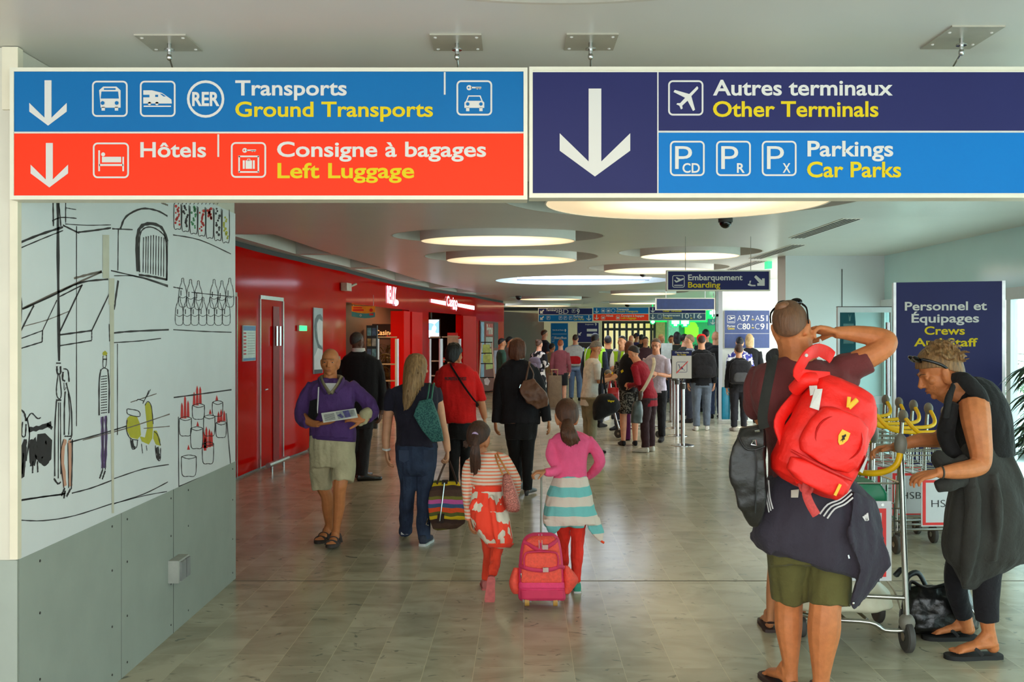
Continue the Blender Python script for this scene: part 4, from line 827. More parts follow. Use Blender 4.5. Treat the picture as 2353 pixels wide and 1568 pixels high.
class Fig:
    """a figure whose parts are measured in image pixels at its own depth Z and given real depth offsets in metres"""
    def __init__(s, Z, x, yfeet): s.Z = Z; s.k = Z / F; s.base = Vector(((x - HX) * Z / F, Z, 0.0)); s.M = {}
    def mb(s, n): return s.M.setdefault(n, MB())
    def p(s, x, y, d=0.): return W(x, y, s.Z + d)
    def T(s, n, pts, res=4, sides=12, flat=None, up=None):
        """tube through (x, y, depth offset, radius px)"""
        s.mb(n).tube([s.p(q[0], q[1], q[2]) for q in pts], [q[3] * s.k for q in pts], sides, 0, flat, up, res); return s
    def R(s, n, rows, res=3, dep=.62, ex=2.4, nn=28, shr=1., off=0.):
        """body rows (y, xl, xr, depth centre, depth half or None[, y at xr]) lofted as rounded sections"""
        rw = []
        for r in rows:
            y, xl, xr = r[0], r[1], r[2]; dc = r[3] if len(r) > 3 else 0.; dh = r[4] if len(r) > 4 and r[4] is not None else (xr - xl) / 2 * s.k * dep; y2 = r[5] if len(r) > 5 else y
            rw.append((float(y), float(xl), float(xr), dc, dh, float(y2)))
        rw = crom(rw, res); rings = []
        for y, xl, xr, dc, dh, y2 in rw:
            c = (xl + xr) / 2; h = (xr - xl) / 2 * shr; ring = []
            for j in range(nn):
                t = 2 * math.pi * j / nn; a = math.copysign(abs(math.cos(t)) ** (2 / ex), math.cos(t)); b = math.copysign(abs(math.sin(t)) ** (2 / ex), math.sin(t))
                ring.append(s.p(c + h * a, y + (y2 - y) * (a + 1) / 2, dc + off + dh * shr * b))
            rings.append(ring)
        s.mb(n).loft(rings); return s
    def E(s, n, x, y, d, rx, ry, rd, R=None, q=14):
        s.mb(n).ell(s.p(x, y, d), (rx * s.k, rd, ry * s.k), R, q); return s
    def head(s, x, y, hpx, yaw=0, pitch=0, roll=0, d=0., n='body', ears=True, jaw=1., face=True):
        s.hc = s.p(x, y, d); s.hR = rotm(yaw, pitch, roll); s.hs = hpx * s.k / .238
        head_blobs(s.mb(n), s.hc, s.hR, s.hs, ears, jaw, face); return s
    def hair(s, n, cap=1.06, low=-.03, fwd=.02, grow=0., top=1.0):
        """close hair following the skull behind a hairline: low = how far down the nape, fwd = how far it comes over the brow"""
        m = s.mb(n); c, R, k = s.hc, s.hR, s.hs * cap
        def P(x, y, z): return c + R @ (Vector((x, y, z)) * s.hs)
        nU, nV = 22, 9; rings = []
        for i in range(nV):
            f = i / (nV - 1); ring = []
            for j in range(nU):
                ph = 2 * math.pi * j / nU; sy = math.sin(ph)      # +1 = face side
                lo = .02 + (low - .02) * (-sy) ** .8 if sy < 0 else .02 + (fwd + .035) * sy ** .6
                tmax = math.acos(max(-.98, min(.98, (lo - .03) / .09)))
                th = f * tmax
                sn = math.sin(th) if th < 1.57 else 1 - (1 - math.sin(th)) * .3
                ring.append(P(.0775 * cap * sn * math.cos(ph), -.012 + .098 * cap * sn * sy, .032 + (.088 * cap * top + grow) * math.cos(th)))
            rings.append(ring)
        inner = [[c + R @ Vector((0, -.012 * s.hs, .03 * s.hs)) + (p - (c + R @ Vector((0, -.012 * s.hs, .03 * s.hs)))) * .8 for p in r] for r in rings[::-1]]
        m.loft(rings[1:] + inner[:-1]); m.ell(P(0, -.012, .032 + .06 * cap), (.05 * k, .06 * k, .03 * k + grow * s.hs), R, 12)
        return s
    def locks(s, n, tops, tips, cnt, r0, r1, jit=2., d0=0., dd=.02, wave=1.5, seed=1):
        """hair strands from a row of roots (px) to a row of tips"""
        rd = random.Random(seed); m = s.mb(n)
        def at(L, u):
            u *= len(L) - 1; i = min(int(u), len(L) - 2); f = u - i; return [L[i][q] + (L[i + 1][q] - L[i][q]) * f for q in range(len(L[0]))]
        for i in range(cnt):
            u = (i + rd.random()) / cnt; a = at(tops, u); b = at(tips, min(1, max(0, u + rd.uniform(-.06, .06)))); pts = []
            for j in range(7):
                f = j / 6; dx = math.sin(f * 7 + i) * wave * f
                pts.append(s.p(a[0] + (b[0] - a[0]) * f + dx + rd.uniform(-jit, jit) * .3, a[1] + (b[1] + rd.uniform(-jit, jit) * 2 - a[1]) * f, a[2] + (b[2] - a[2]) * f - dd * math.sin(math.pi * f) + d0))
            m.tube(pts, [r0 * s.k * .7, r0 * s.k, r0 * s.k, r0 * s.k, r0 * s.k * .9, (r0 + r1) / 2 * s.k, r1 * s.k], 6)
        return s
    def hand(s, x, y, d, dirv, n, side, sc=1., part='body', **k): hand_blobs(s.mb(part), s.p(x, y, d), dirv, n, side, sc, **k); return s
    def done(s, label, spec, group=None, vox=.006, sub=()):
        """spec: ordered {part: (material, voxel, displacement, noise scale)}; 'body' becomes the person itself"""
        sk = spec['body']; sk = sk if isinstance(sk, tuple) else (sk,)
        root = s.M['body'].build('person', sk[0], None, s.base, sk[1] if len(sk) > 1 else vox, 2); tag(root, label, 'person', group); s.root = root
        for n, q in spec.items():
            if n == 'body': continue
            q = q if isinstance(q, tuple) else (q,)
            v = q[1] if len(q) > 1 else vox; dp = q[2] if len(q) > 2 else 0; ds = q[3] if len(q) > 3 else 9
            for key in sorted(k for k in s.M if k == n or k.startswith(n + '#')):
                s.M[key].build(n, q[0], root, None, v, 2, dp, ds, fold=1, seed=hash(label) % 50 if False else len(label))
        return root
HAIRB = hairm('dark brown hair', 58, 36, 26); HAIRK = hairm('black hair', 24, 20, 20); HAIRG = hairm('grey hair', 120, 110, 100)
# ================================================================ girl in the striped top
f = Fig(6.95, 1112, 1365)
f.head(1101, 1008, 76, yaw=22, pitch=6); f.T('body', [(1102, 1025, 0, 15), (1108, 1056, .0, 16)])
rows = [(1044, 1092, 1138, 0, .05, 1038), (1054, 1078, 1160, 0, .07, 1042), (1068, 1074, 1166, 0, .085, 1056), (1095, 1081, 1162, 0, .1), (1125, 1086, 1156, 0, .1), (1140, 1085, 1156, 0, .1)]
f.R('top', rows); f.R('body', rows[1:], shr=.86)
f.T('top', [(1083, 1062, 0, 13), (1073, 1090, 0, 13), (1072, 1130, 0, 12), (1075, 1165, -.01, 10), (1077, 1196, -.02, 9)]); f.T('top', [(1155, 1052, 0, 13), (1173, 1078, .0, 13), (1187, 1108, .02, 11.5), (1184, 1135, .1, 10), (1172, 1150, .16, 9)])
f.T('body', [(1083, 1062, 0, 9), (1072, 1130, 0, 8), (1078, 1197, -.02, 6)]); f.T('body', [(1155, 1052, 0, 9), (1187, 1108, .02, 8), (1170, 1152, .16, 6)])
f.hand(1078, 1195, -.02, (.2, -.1, -1), (1, .3, .1), -1, .72, curl=(25, 35, 30)); f.hand(1171, 1151, .16, (-.8, .5, .1), (0, 1, 0), 1, .72)
# wrapped sweatshirt
f.R('wrap', [(1118, 1084, 1158, 0, .115), (1140, 1082, 1160, 0, .125), (1165, 1080, 1163, -.01, .14), (1195, 1083, 1171, -.02, .15), (1222, 1094, 1177, -.03, .15), (1246, 1112, 1181, -.03, .13), (1258, 1122, 1172, -.03, .11)], nn=36)
f.T('wrap', [(1092, 1150, -.1, 8), (1086, 1165, -.12, 9), (1082, 1172, -.12, 6)]); f.T('wrap', [(1130, 1140, -.12, 7), (1134, 1180, -.16, 8), (1139, 1225, -.18, 7), (1145, 1250, -.17, 5)])
f.R('waistband', [(1117, 1085, 1157, 0, .118), (1131, 1084, 1158, 0, .126)], res=1); f.R('waistband', [(1249, 1113, 1182, -.03, .134), (1259, 1121, 1174, -.03, .116)], res=1)
f.R('body', [(1130, 1090, 1152, 0, .09), (1170, 1092, 1156, 0, .1), (1205, 1096, 1160, 0, .1)])
# legs: left one planted, right one kicked back
f.T('trousers', [(1113, 1190, .03, 18), (1120, 1250, .08, 14), (1120, 1290, .1, 11.5), (1117, 1332, .12, 9.5)]); f.T('trousers', [(1144, 1190, 0, 18), (1145, 1250, -.03, 16), (1139, 1285, -.06, 13), (1133, 1318, -.17, 10)])
f.T('body', [(1113, 1190, .03, 13), (1120, 1250, .08, 10), (1120, 1290, .1, 8), (1117, 1335, .12, 6)]); f.T('body', [(1144, 1190, 0, 13), (1145, 1250, -.03, 11), (1139, 1285, -.06, 8), (1133, 1318, -.17, 5)])
h1 = Vector((f.p(1116, 0, .12).x, 7.05, 0)); h2 = f.p(1129, 1330, -.22)
dn = (Vector((f.p(1125, 0, -.25).x, 6.68, .005)) - h2)
for n, h, dv, up in (('shoe', h1, (-.05, 1, 0), (0, 0, 1)), ('shoe#2', h2 + Vector((0, -.02, .0)), (dn.x, dn.y + .06, dn.z), (0, 1, .35))):
    k = .72 if n == 'shoe' else .66; shoe_blobs(f.mb(n), h, dv, k, up); sole_blobs(f.mb('sole' + n[4:]), h, dv, k * 1.03, .016, up); foot_blobs(f.mb('body'), h, dv, k * .9, False, up)
# hair: cap, ponytail with a lilac tie
f.hair('hair', 1.1, -.055, .02); f.locks('hair', [(1086, 998, -.1), (1093, 999, -.115), (1099, 1000, -.1)], [(1079, 1078, -.08), (1090, 1093, -.09), (1104, 1078, -.08)], 22, 2.6, .9, 2, -.03, .05, 1.8)
f.locks('hair', [(1076, 1012, -.03), (1084, 1022, -.06)], [(1062, 1018, -.02), (1066, 1032, -.04)], 10, 2, .6, 2, 0, .01)
f.T('hair', [(1092, 998, -.1, 7), (1091, 1025, -.15, 10), (1091, 1055, -.13, 10), (1091, 1086, -.1, 3)])
f.T('hair_tie', [(1086, 998, -.1, 2.6), (1091, 995, -.125, 2.8), (1098, 999, -.11, 2.6)])
p = f.done('small girl in striped top and coral trousers with a ponytail and sequin bag', {'body': (SK['olive'], .0055), 'top': (stripes('coral stripes', [(rgb(224, 206, 186), .58), (rgb(236, 128, 94), .42)], .0235, 2, warp=.2), .007, .008, 14), 'wrap': (patches('coral blocks', [(rgb(224, 212, 190), .52), (rgb(255, 74, 50), .48)], 15, dist='CHEBYCHEV', stretch=(1, 1, .9)), .007, .013, 13), 'waistband': (cloth('neon coral', 255, 70, 46), .006), 'trousers': (cloth('coral red cotton', 226, 66, 40), .007, .012, 18), 'shoe': (mat('pink grey canvas shoe', rgb(176, 96, 92), .8), .005), 'sole': (mat('dusty pink sole', rgb(190, 92, 88), .7, 0, .15, 40), 0), 'hair': (hairm('dark chestnut hair', 66, 40, 28, .45), .0045), 'hair_tie': (cloth('lilac tie', 190, 160, 196), .004)})
face_parts(p, f.hc, f.hR, f.hs)
t = thing('sequin_bag', 'pink sequin shoulder bag on the right side of the striped-top girl', 'bag', f.p(1175, 1178, -.12)); g = Fig(6.95, 1175, 1178)
g.R('b', [(1090, 1156, 1172, -.13, .015), (1105, 1154, 1178, -.13, .035), (1130, 1155, 1188, -.13, .05), (1155, 1158, 1195, -.13, .055), (1172, 1163, 1195, -.13, .045), (1178, 1170, 1188, -.13, .03)])
g.M['b'].build('bag_body', mat('rose sequins', rgb(190, 118, 106), .18, .75, .55, 130, .9, 150), t, None, .0055, 2)
m = MB(); m.tube([g.p(1156, 1092, -.135), g.p(1144, 1065, -.12), g.p(1137, 1043, -.05), g.p(1139, 1040, .03)], .006, 8, res=4); m.tube([g.p(1171, 1092, -.13), g.p(1156, 1068, -.12), g.p(1143, 1044, -.06), g.p(1144, 1040, .03)], .006, 8, res=4); m.build('straps', mat('tan leather strap', rgb(186, 116, 50), .5), t)
# ================================================================ girl in pink
f = Fig(7.0, 1310, 1360)
f.head(1302, 957, 77, yaw=-8, pitch=4); f.T('body', [(1303, 975, 0, 15), (1308, 1003, .0, 16)])
rows = [(993, 1288, 1330, 0, .05), (1001, 1276, 1350, 0, .07), (1015, 1267, 1360, 0, .085), (1040, 1276, 1353, 0, .1), (1070, 1276, 1350, 0, .1), (1103, 1270, 1350, 0, .105)]
f.R('jumper', rows); f.R('body', rows[1:], shr=.86)
f.T('jumper', [(1275, 1014, 0, 13), (1268, 1045, -.02, 13), (1281, 1078, -.07, 13), (1264, 1085, -.12, 10.5), (1250, 1084, -.15, 8.5)]); f.T('jumper', [(1350, 1010, 0, 13), (1368, 1036, .0, 13.5), (1378, 1062, .02, 12), (1366, 1082, .09, 11), (1352, 1096, .14, 9)])
f.T('body', [(1275, 1014, 0, 9), (1268, 1045, -.02, 8), (1280, 1077, -.07, 8), (1265, 1084, -.12, 7), (1250, 1084, -.15, 6)]); f.T('body', [(1350, 1010, 0, 9), (1378, 1062, .02, 8), (1350, 1097, .14, 6)])
f.hand(1251, 1084, -.155, (-1, -.25, -.05), (.1, .2, -1), 1, .74, curl=(45, 60, 40)); f.hand(1351, 1096, .14, (-.8, .3, -.3), (0, .2, -1), 1, .72)
f.R('wrap', [(1097, 1271, 1351, 0, .115), (1115, 1266, 1354, 0, .12), (1140, 1256, 1360, 0, .135), (1170, 1250, 1368, -.01, .15), (1195, 1247, 1376, -.01, .155), (1208, 1250, 1380, -.01, .15), (1216, 1258, 1372, 0, .14, 1200)], nn=40)
f.mb('wrap').poly([f.p(1249, 1195, -.13), f.p(1300, 1200, -.16), f.p(1282, 1221, -.15), f.p(1269, 1229, -.14), f.p(1258, 1218, -.13)], (0, .02, 0)); f.mb('wrap').poly([f.p(1347, 1195, -.14), f.p(1378, 1190, -.06), f.p(1390, 1222, -.05), f.p(1384, 1247, -.05), f.p(1374, 1243, -.06), f.p(1352, 1218, -.12)], (0, .022, 0))
f.T('wrap', [(1311, 1200, -.1, 10), (1325, 1207, -.13, 9), (1342, 1206, -.12, 8)])
f.R('body', [(1100, 1276, 1346, 0, .09), (1150, 1276, 1350, 0, .1), (1190, 1280, 1348, 0, .1)])
f.T('trousers', [(1295, 1180, .0, 18), (1294, 1225, .06, 16), (1295, 1280, .1, 12), (1297, 1335, .18, 10)]); f.T('trousers', [(1329, 1180, 0, 18), (1328, 1225, 0, 17), (1325, 1275, -.02, 14), (1325, 1310, -.02, 12), (1326, 1338, -.02, 10)])
f.T('body', [(1295, 1180, .0, 12), (1294, 1225, .06, 10), (1295, 1280, .1, 7), (1297, 1338, .18, 6)]); f.T('body', [(1329, 1180, 0, 12), (1328, 1225, 0, 11), (1325, 1275, -.02, 8), (1326, 1342, -.02, 6)])
for n, h, dv in (('shoe', Vector((f.p(1326, 0).x, 6.97, 0)), (-.05, 1, 0)), ('shoe#2', Vector((f.p(1298, 0).x, 7.2, 0)), (-.1, 1, 0))):
    shoe_blobs(f.mb(n), h, dv, .74); sole_blobs(f.mb('sole' + n[4:]), h, dv, .76, .016); foot_blobs(f.mb('body'), h, dv, .66, False)
f.hair('hair', 1.1, -.06, .0); f.T('hair', [(1304, 970, -.1, 12), (1305, 990, -.15, 18), (1310, 1008, -.15, 19), (1314, 1022, -.14, 9)])
f.locks('hair', [(1294, 978, -.13), (1305, 976, -.15), (1316, 979, -.13)], [(1290, 1010, -.15), (1312, 1027, -.17), (1333, 1014, -.14)], 34, 2.6, .8, 2.5, -.03, .04, 2.6)
f.T('hair_tie', [(1296, 973, -.12, 3.4), (1305, 974, -.15, 4.2), (1314, 974, -.12, 3.4)])
p = f.done('girl in pink jumper with a striped hooded top tied at her waist', {'body': (SK['olive'], .0055), 'jumper': (cloth('pink knit', 240, 92, 136, .1), .007, .009, 13), 'wrap': (stripes('aqua stripes', [(rgb(222, 204, 188), .5), (rgb(118, 190, 186), .5)], .128, 2, warp=.3, off=.14), .007, .012, 13), 'trousers': (cloth('bright coral cotton', 240, 56, 40), .007, .012, 22), 'shoe': (mat('teal canvas shoe', rgb(50, 150, 124), .7), .005), 'sole': (mat('white rubber', rgb(205, 204, 200), .5), 0), 'hair': (hairm('curly brown hair', 82, 48, 30, .45), .0045), 'hair_tie': (cloth('white scrunchie', 214, 204, 190), .004)})
face_parts(p, f.hc, f.hR, f.hs)
m = MB(); m.cyl(f.p(1381, 1244, -.05), f.p(1388, 1248, -.05), .008); m.build('cord_tip', cloth('neon orange tip', 255, 80, 40), p)
# ================================================================ pink rolling school bag
Z0 = 6.62; t = thing('rolling_bag', 'pink and orange rolling school bag pulled by the girl in pink', 'bag', (W(1244, 0, Z0).x, Z0, 0)); g = Fig(Z0, 1244, 1391)
COR = mat('coral orange fabric', rgb(240, 82, 62), .75, 0, .12, 60, .3, 120); PNK = mat('hot pink fabric', rgb(232, 54, 106), .7, 0, .06, 30, .2, 90); PDK = mat('deep pink fabric', rgb(206, 44, 84), .7, 0, .06)
g.R('b', [(1224, 1226, 1266, .06, .05), (1229, 1212, 1277, .05, .08), (1242, 1201, 1286, .03, .1), (1275, 1194, 1292, .01, .115), (1320, 1191, 1296, .0, .12), (1352, 1190, 1299, -.0, .12), (1374, 1191, 1300, 0, .11), (1381, 1196, 1297, 0, .09)], ex=3.4)
g.M['b'].build('bag_body', PNK, t, None, .006, 3)
def patchm(n, m, rows, dep, par=t, ex=4, **k):
    q = Fig(Z0, 1244, 1391); q.R('b', rows, ex=ex); return q.M['b'].build(n, m, par, None, .005, 3)
patchm('front_panel', COR, [(1232, 1222, 1272, -.035, .03), (1246, 1206, 1282, -.07, .035), (1280, 1200, 1288, -.095, .035), (1330, 1197, 1291, -.11, .03), (1340, 1198, 1291, -.11, .025)], 0)
pk = patchm('front_pocket', COR, [(1270, 1210, 1276, -.125, .02), (1276, 1205, 1281, -.135, .022), (1300, 1204, 1283, -.14, .024), (1310, 1208, 1280, -.138, .02)], 0)
m = MB(); m.tube([g.p(x, y, -.158) for x, y in ((1206, 1306), (1204, 1290), (1206, 1276), (1213, 1270), (1243, 1268), (1274, 1270), (1281, 1276), (1283, 1290), (1281, 1306))], .006, 8, res=3); m.build('piping', PDK, pk)
patchm('base_band', PNK, [(1338, 1191, 1297, -.06, .075), (1353, 1191, 1298, -.06, .08)], 0); patchm('base_panel', PDK, [(1356, 1194, 1296, -.06, .06), (1378, 1196, 1297, -.06, .06)], 0)
for q, rr in ((-1, [(1305, 1180, 1194, 0, .05), (1335, 1170, 1196, -.01, .07), (1355, 1173, 1196, -.01, .065), (1366, 1180, 1194, 0, .05)]), (1, [(1300, 1294, 1305, 0, .05), (1325, 1292, 1326, -.01, .07), (1340, 1292, 1327, -.01, .07), (1366, 1292, 1308, 0, .05)])):
    patchm('side_pocket', COR, rr, 0, ex=2.2)
for nm, pts in (('top_strap', ((1203, 1246, -.09), (1215, 1252, -.11), (1232, 1262, -.14), (1246, 1263, -.15), (1262, 1255, -.13), (1276, 1246, -.1), (1281, 1240, -.06))), ('buckle_strap', ((1193, 1300, -.1), (1205, 1305, -.155), (1225, 1310, -.17), (1250, 1312, -.17), (1272, 1308, -.165), (1285, 1303, -.14), (1296, 1305, -.08)))):
    m = MB(); m.tube([g.p(*a) for a in pts], .013, 8, flat=(.45, 1), res=3); s_ = m.build(nm, PDK, t)
    b = MB(); x, y = (1253, 1258) if nm == 'top_strap' else (1254, 1310); b.box(g.p(x, y, -.18 if nm != 'top_strap' else -.158), (.035, .012, .028)); b.build('buckle', mat('grey buckle', rgb(196, 160, 150), .4), s_)
m = MB(); m.poly([g.p(1236, 1226, -.03), g.p(1246, 1226, -.03), g.p(1247, 1262, -.155), g.p(1239, 1262, -.155)], (0, .008, -.004)); st = m.build('centre_webbing', PNK, t)
m = MB()
for x in (1238, 1245): m.tube([g.p(x, 1228, -.045), g.p(x + 1, 1261, -.162)], .0018, 6)
m.build('white_stitching', SW, st)
m = MB(); m.tube([g.p(1197, 1318, -.12), g.p(1199, 1330, -.12)], .006, 6); m.build('zip_pull', ch, t)
for x in (1211, 1276):
    m = MB(); m.cyl(g.p(x - 5, 1382, -.06), g.p(x + 5, 1382, -.06), .032, n=18); w = m.build('wheel', mat('tan wheel', rgb(176, 132, 60), .5), t)
    m = MB(); m.box(g.p(x - 8, 1374, -.06), (.012, .04, .05)); m.box(g.p(x + 8, 1374, -.06), (.012, .04, .05)); m.box(g.p(x, 1366, -.06), (.06, .05, .025)); m.cyl(g.p(x, 1366, -.06), g.p(x, 1354, -.05), .014); m.build('wheel_bracket', mat('grey bracket', rgb(128, 116, 110), .45), t)
m = MB(); m.tube([g.p(1243, 1224, .1), Vector((W(1244, 1086, 6.86).x, 6.86, W(1244, 1090, 6.86).z))], .007, 8); m.build('telescopic_pole', mat('grey aluminium', rgb(150, 146, 136), .35, .6), t)
m = MB(); a = W(1222, 1086, 6.83); m.tube([a, W(1232, 1085, 6.84), W(1244, 1085, 6.86), W(1251, 1086, 6.88)], .0085, 8, res=3); m.build('pull_handle', mat('grey plastic', rgb(146, 142, 134), .4), t)
# ================================================================ foreground man with the red rucksack
f = Fig(4.97, 1850, 1600)
f.head(1818, 752, 120, yaw=24, pitch=4, roll=-9, jaw=1.08); 
f.T('body', [(1824, 775, .0, 42), (1828, 800, .0, 40), (1830, 830, .0, 48)])
rows = [(822, 1788, 1868, .0, .06, 824), (832, 1762, 1905, 0, .09), (848, 1735, 1955, 0, .12), (872, 1728, 1978, 0, .145), (905, 1722, 1965, 0, .15), (945, 1735, 1950, 0, .15), (985, 1752, 1945, -.01, .15), (1030, 1763, 1945, -.01, .155), (1095, 1766, 1948, -.01, .16), (1130, 1764, 1950, 0, .16)]
f.R('shirt', rows); f.R('body', rows[1:], shr=.88)
# far arm down in front, sleeve bulging on the left
f.T('shirt', [(1752, 860, .03, 30), (1738, 895, .07, 31), (1735, 930, .12, 29), (1742, 952, .15, 24)]); f.T('body', [(1752, 860, .03, 22), (1738, 925, .12, 21), (1770, 985, .26, 18), (1810, 960, .36, 15)])
hand_blobs(f.mb('body'), f.p(1810, 960, .36), (.9, .2, .4), (0, -.3, 1), 1, 1.05)
# raised arm: sleeve, upper arm, elbow, forearm back to the neck
f.T('shirt', [(1905, 868, .0, 36), (1945, 848, -.02, 36), (1975, 836, -.04, 34), (1998, 826, -.05, 30)])
f.T('body', [(1905, 866, 0, 28), (1960, 838, -.03, 28), (2005, 816, -.05, 26), (2034, 797, -.06, 24), (2037, 782, -.05, 23), (2010, 774, -.02, 23), (1970, 768, .0, 20), (1938, 765, .0, 15.5), (1918, 765, .0, 13.5)], res=5)
hand_blobs(f.mb('body'), f.p(1920, 765, .0), (-.97, 0, .2), (-.3, -.25, -1), -1, 1.2, curl=(52, 42, 35), spread=6, thumb=42, tc=30)
# olive shorts and legs
f.R('shorts', [(1105, 1768, 1948, 0, .16), (1180, 1766, 1952, 0, .17), (1250, 1768, 1955, 0, .17), (1300, 1770, 1955, 0, .165)])
f.T('shorts', [(1812, 1240, .0, 48), (1813, 1310, .03, 44), (1814, 1376, .06, 41)], sides=18); f.T('shorts', [(1905, 1240, 0, 52), (1905, 1320, -.03, 51), (1904, 1391, -.06, 50)], sides=18)
f.R('body', [(1140, 1776, 1940, 0, .14), (1250, 1778, 1944, 0, .15)])
f.T('body', [(1812, 1240, .0, 40), (1813, 1330, .03, 35), (1812, 1390, .06, 33), (1812, 1440, .06, 32), (1815, 1495, .05, 23), (1817, 1540, .05, 16.5), (1817, 1575, .05, 18)]); f.T('body', [(1905, 1240, 0, 43), (1901, 1340, -.04, 38), (1896, 1400, -.08, 36), (1893, 1450, -.08, 37.5), (1889, 1510, -.08, 27), (1887, 1560, -.08, 19), (1887, 1590, -.08, 20)])
h1 = Vector((f.p(1817, 0, .05).x, 5.0, .012)); h2 = Vector((f.p(1887, 0, -.08).x, 4.87, .012))
for n, h, dv in (('flip_flop', h1, (-.25, 1, 0)), ('flip_flop#2', h2, (.25, 1, 0))):
    foot_blobs(f.mb('body'), h + Vector((0, 0, .006)), dv, 1.06); sole_blobs(f.mb(n), h - Vector((0, 0, .012)), dv, 1.08, .02)
    d = Vector(dv).normalized(); l = d.cross(Vector((0, 0, 1))); f.mb(n).tube([h + d * .03 + l * .045 + Vector((0, 0, .02)), h + d * .02 - d * .05 + Vector((0, 0, .05)), h + d * .03 - l * .045 + Vector((0, 0, .02))], .009, 6, res=3)
# track jacket tied at the hips, its sleeves and hem hanging to the right
f.R('jacket', [(1092, 1766, 1960, -.01, .17, 1100), (1120, 1756, 1985, -.01, .185, 1130), (1160, 1748, 2008, -.01, .2), (1200, 1738, 2020, -.02, .21, 1215), (1232, 1730, 2024, -.02, .21, 1275), (1256, 1740, 2010, -.02, .2, 1315), (1272, 1758, 1995, -.02, .19, 1334)], nn=44, ex=2.2)
f.mb('jacket').poly([f.p(1725, 1240, -.02), f.p(1740, 1205, -.1), f.p(1800, 1240, -.2), f.p(1772, 1280, -.18), f.p(1748, 1262, -.1)], (0, .05, 0))
f.mb('jacket').loft([[f.p(a, b, dd) for a, b, dd in q] for q in ([(1960, 1130, -.2), (2008, 1150, -.12), (2008, 1150, -.02), (1960, 1130, -.1)], [(1950, 1230, -.25), (2032, 1235, -.14), (2032, 1235, -.06), (1950, 1230, -.15)], [(1975, 1310, -.22), (2048, 1300, -.13), (2048, 1300, -.08), (1975, 1310, -.16)], [(1962, 1360, -.18), (2010, 1352, -.14), (2010, 1352, -.09), (1962, 1360, -.13)], [(1953, 1388, -.16), (1975, 1395, -.14), (1975, 1395, -.11), (1953, 1388, -.12)], [(1960, 1402, -.15), (1964, 1404, -.14), (1964, 1404, -.12), (1960, 1402, -.13)])])
f.hair('hair', 1.02, -.06, .01, top=.97)
SKIN_T = SK['tan']
p = f.done('man in maroon T-shirt lifting a red rucksack, dark jacket round his hips', {'body': (mat('suntanned skin', rgb(196, 118, 70), .5, 0, .12, 30, .15, 200, spec=.35), .0055), 'shirt': (cloth('maroon jersey', 106, 50, 50, .08), .008, .014, 9), 'shorts': (cloth('olive cotton', 92, 86, 46, .1), .008, .012, 11), 'jacket': (cloth('charcoal nylon', 56, 50, 60, .08), .008, .02, 8), 'flip_flop': (mat('brown rubber', rgb(58, 38, 34), .7), 0), 'hair': (hairm('cropped hair', 112, 76, 52, .22), .004)})
face_parts(p, f.hc, f.hR, f.hs)
# thin crown: a bald patch
m = MB(); m.ell(f.hc + f.hR @ (Vector((-.014, -.045, .089)) * f.hs), (.04 * f.hs, .05 * f.hs, .0275 * f.hs), f.hR, 16); m.build('bald_patch', mat('thin crown', rgb(138, 92, 64), .5, 0, .2, 60), p)
# sunglasses pushed up on the head
t = thing('sunglasses', 'dark sunglasses resting on the head of the man in maroon', 'sunglasses', f.hc + Vector((0, 0, .1)))
m = MB()
def hp(x, y, z): return f.hc + f.hR @ (Vector((x, y, z)) * f.hs)
m.tube([hp(.06, .02, .1), hp(.08, -.005, .075), hp(.083, -.03, .03), hp(.082, -.03, -.0)], .0045, 8, flat=(.6, 1.3), res=3); m.tube([hp(-.05, .03, .11), hp(-.08, -.005, .078), hp(-.083, -.03, .03)], .0045, 8, flat=(.6, 1.3), res=3); m.build('temples', mat('black frame', rgb(18, 18, 20), .3, 0, 0), t)
m = MB(); m.ell(hp(.03, .05, .115), (.03 * f.hs, .014 * f.hs, .02 * f.hs), f.hR); m.ell(hp(-.03, .05, .115), (.03 * f.hs, .014 * f.hs, .02 * f.hs), f.hR); m.tube([hp(.05, .04, .115), hp(0, .05, .122), hp(-.05, .04, .118)], .005, 8); m.build('lenses', mat('black lens', rgb(12, 12, 14), .1, 0, 0), t)
# jacket trim: white stripes, care label, maker's mark, zip
def strip(mb, pts, w, d): mb.tube([f.p(x, y, dd + d) for x, y, dd in pts], w * f.k, 6, flat=(.35, 1), res=3)
m = MB()
for k in range(3): strip(m, [(1884 + k * 8.5, 1182 + k * 5, -.2 - k * .003), (1902 + k * 8, 1160 + k * 5, -.21), (1930 + k * 5, 1148 + k * 6, -.2), (1956 + k * 2, 1126 + k * 9, -.185)], 2.0, -.02)
for k in range(3): strip(m, [(1757 + k * 4.5, 1100 + k * 2, -.105 - k * .012), (1760 + k * 4.5, 1140 + k * 1, -.118 - k * .012), (1767 + k * 4.5, 1178 - k * 4, -.135 - k * .012)], 1.6, -.02)
m.build('white_stripes', cloth('white tape', 206, 202, 200), p)
m = MB()
for k in range(3): m.poly([f.p(1982 + k * 4.5, 1188 - k * 3.5, -.215), f.p(1986 + k * 4.5, 1186 - k * 3.5, -.215), f.p(1992 + k * 2.5, 1196, -.215), f.p(1988 + k * 2.5, 1198, -.215)], (0, .004, 0))
m.build('chest_emblem', cloth('white tape', 206, 202, 200), p)
m = MB(); m.poly([f.p(1818, 1127, -.205), f.p(1836, 1125, -.205), f.p(1834, 1144, -.21), f.p(1818, 1144, -.21)], (0, .005, 0)); m.build('care_label', cloth('white label', 206, 196, 180), p)
m = MB(); m.tube([f.p(1949, 1276, -.255), f.p(1951, 1284, -.257)], .004, 6); m.ell(f.p(1961, 1387, -.165), (.006, .004, .007)); m.build('zip_pull', ch, p)
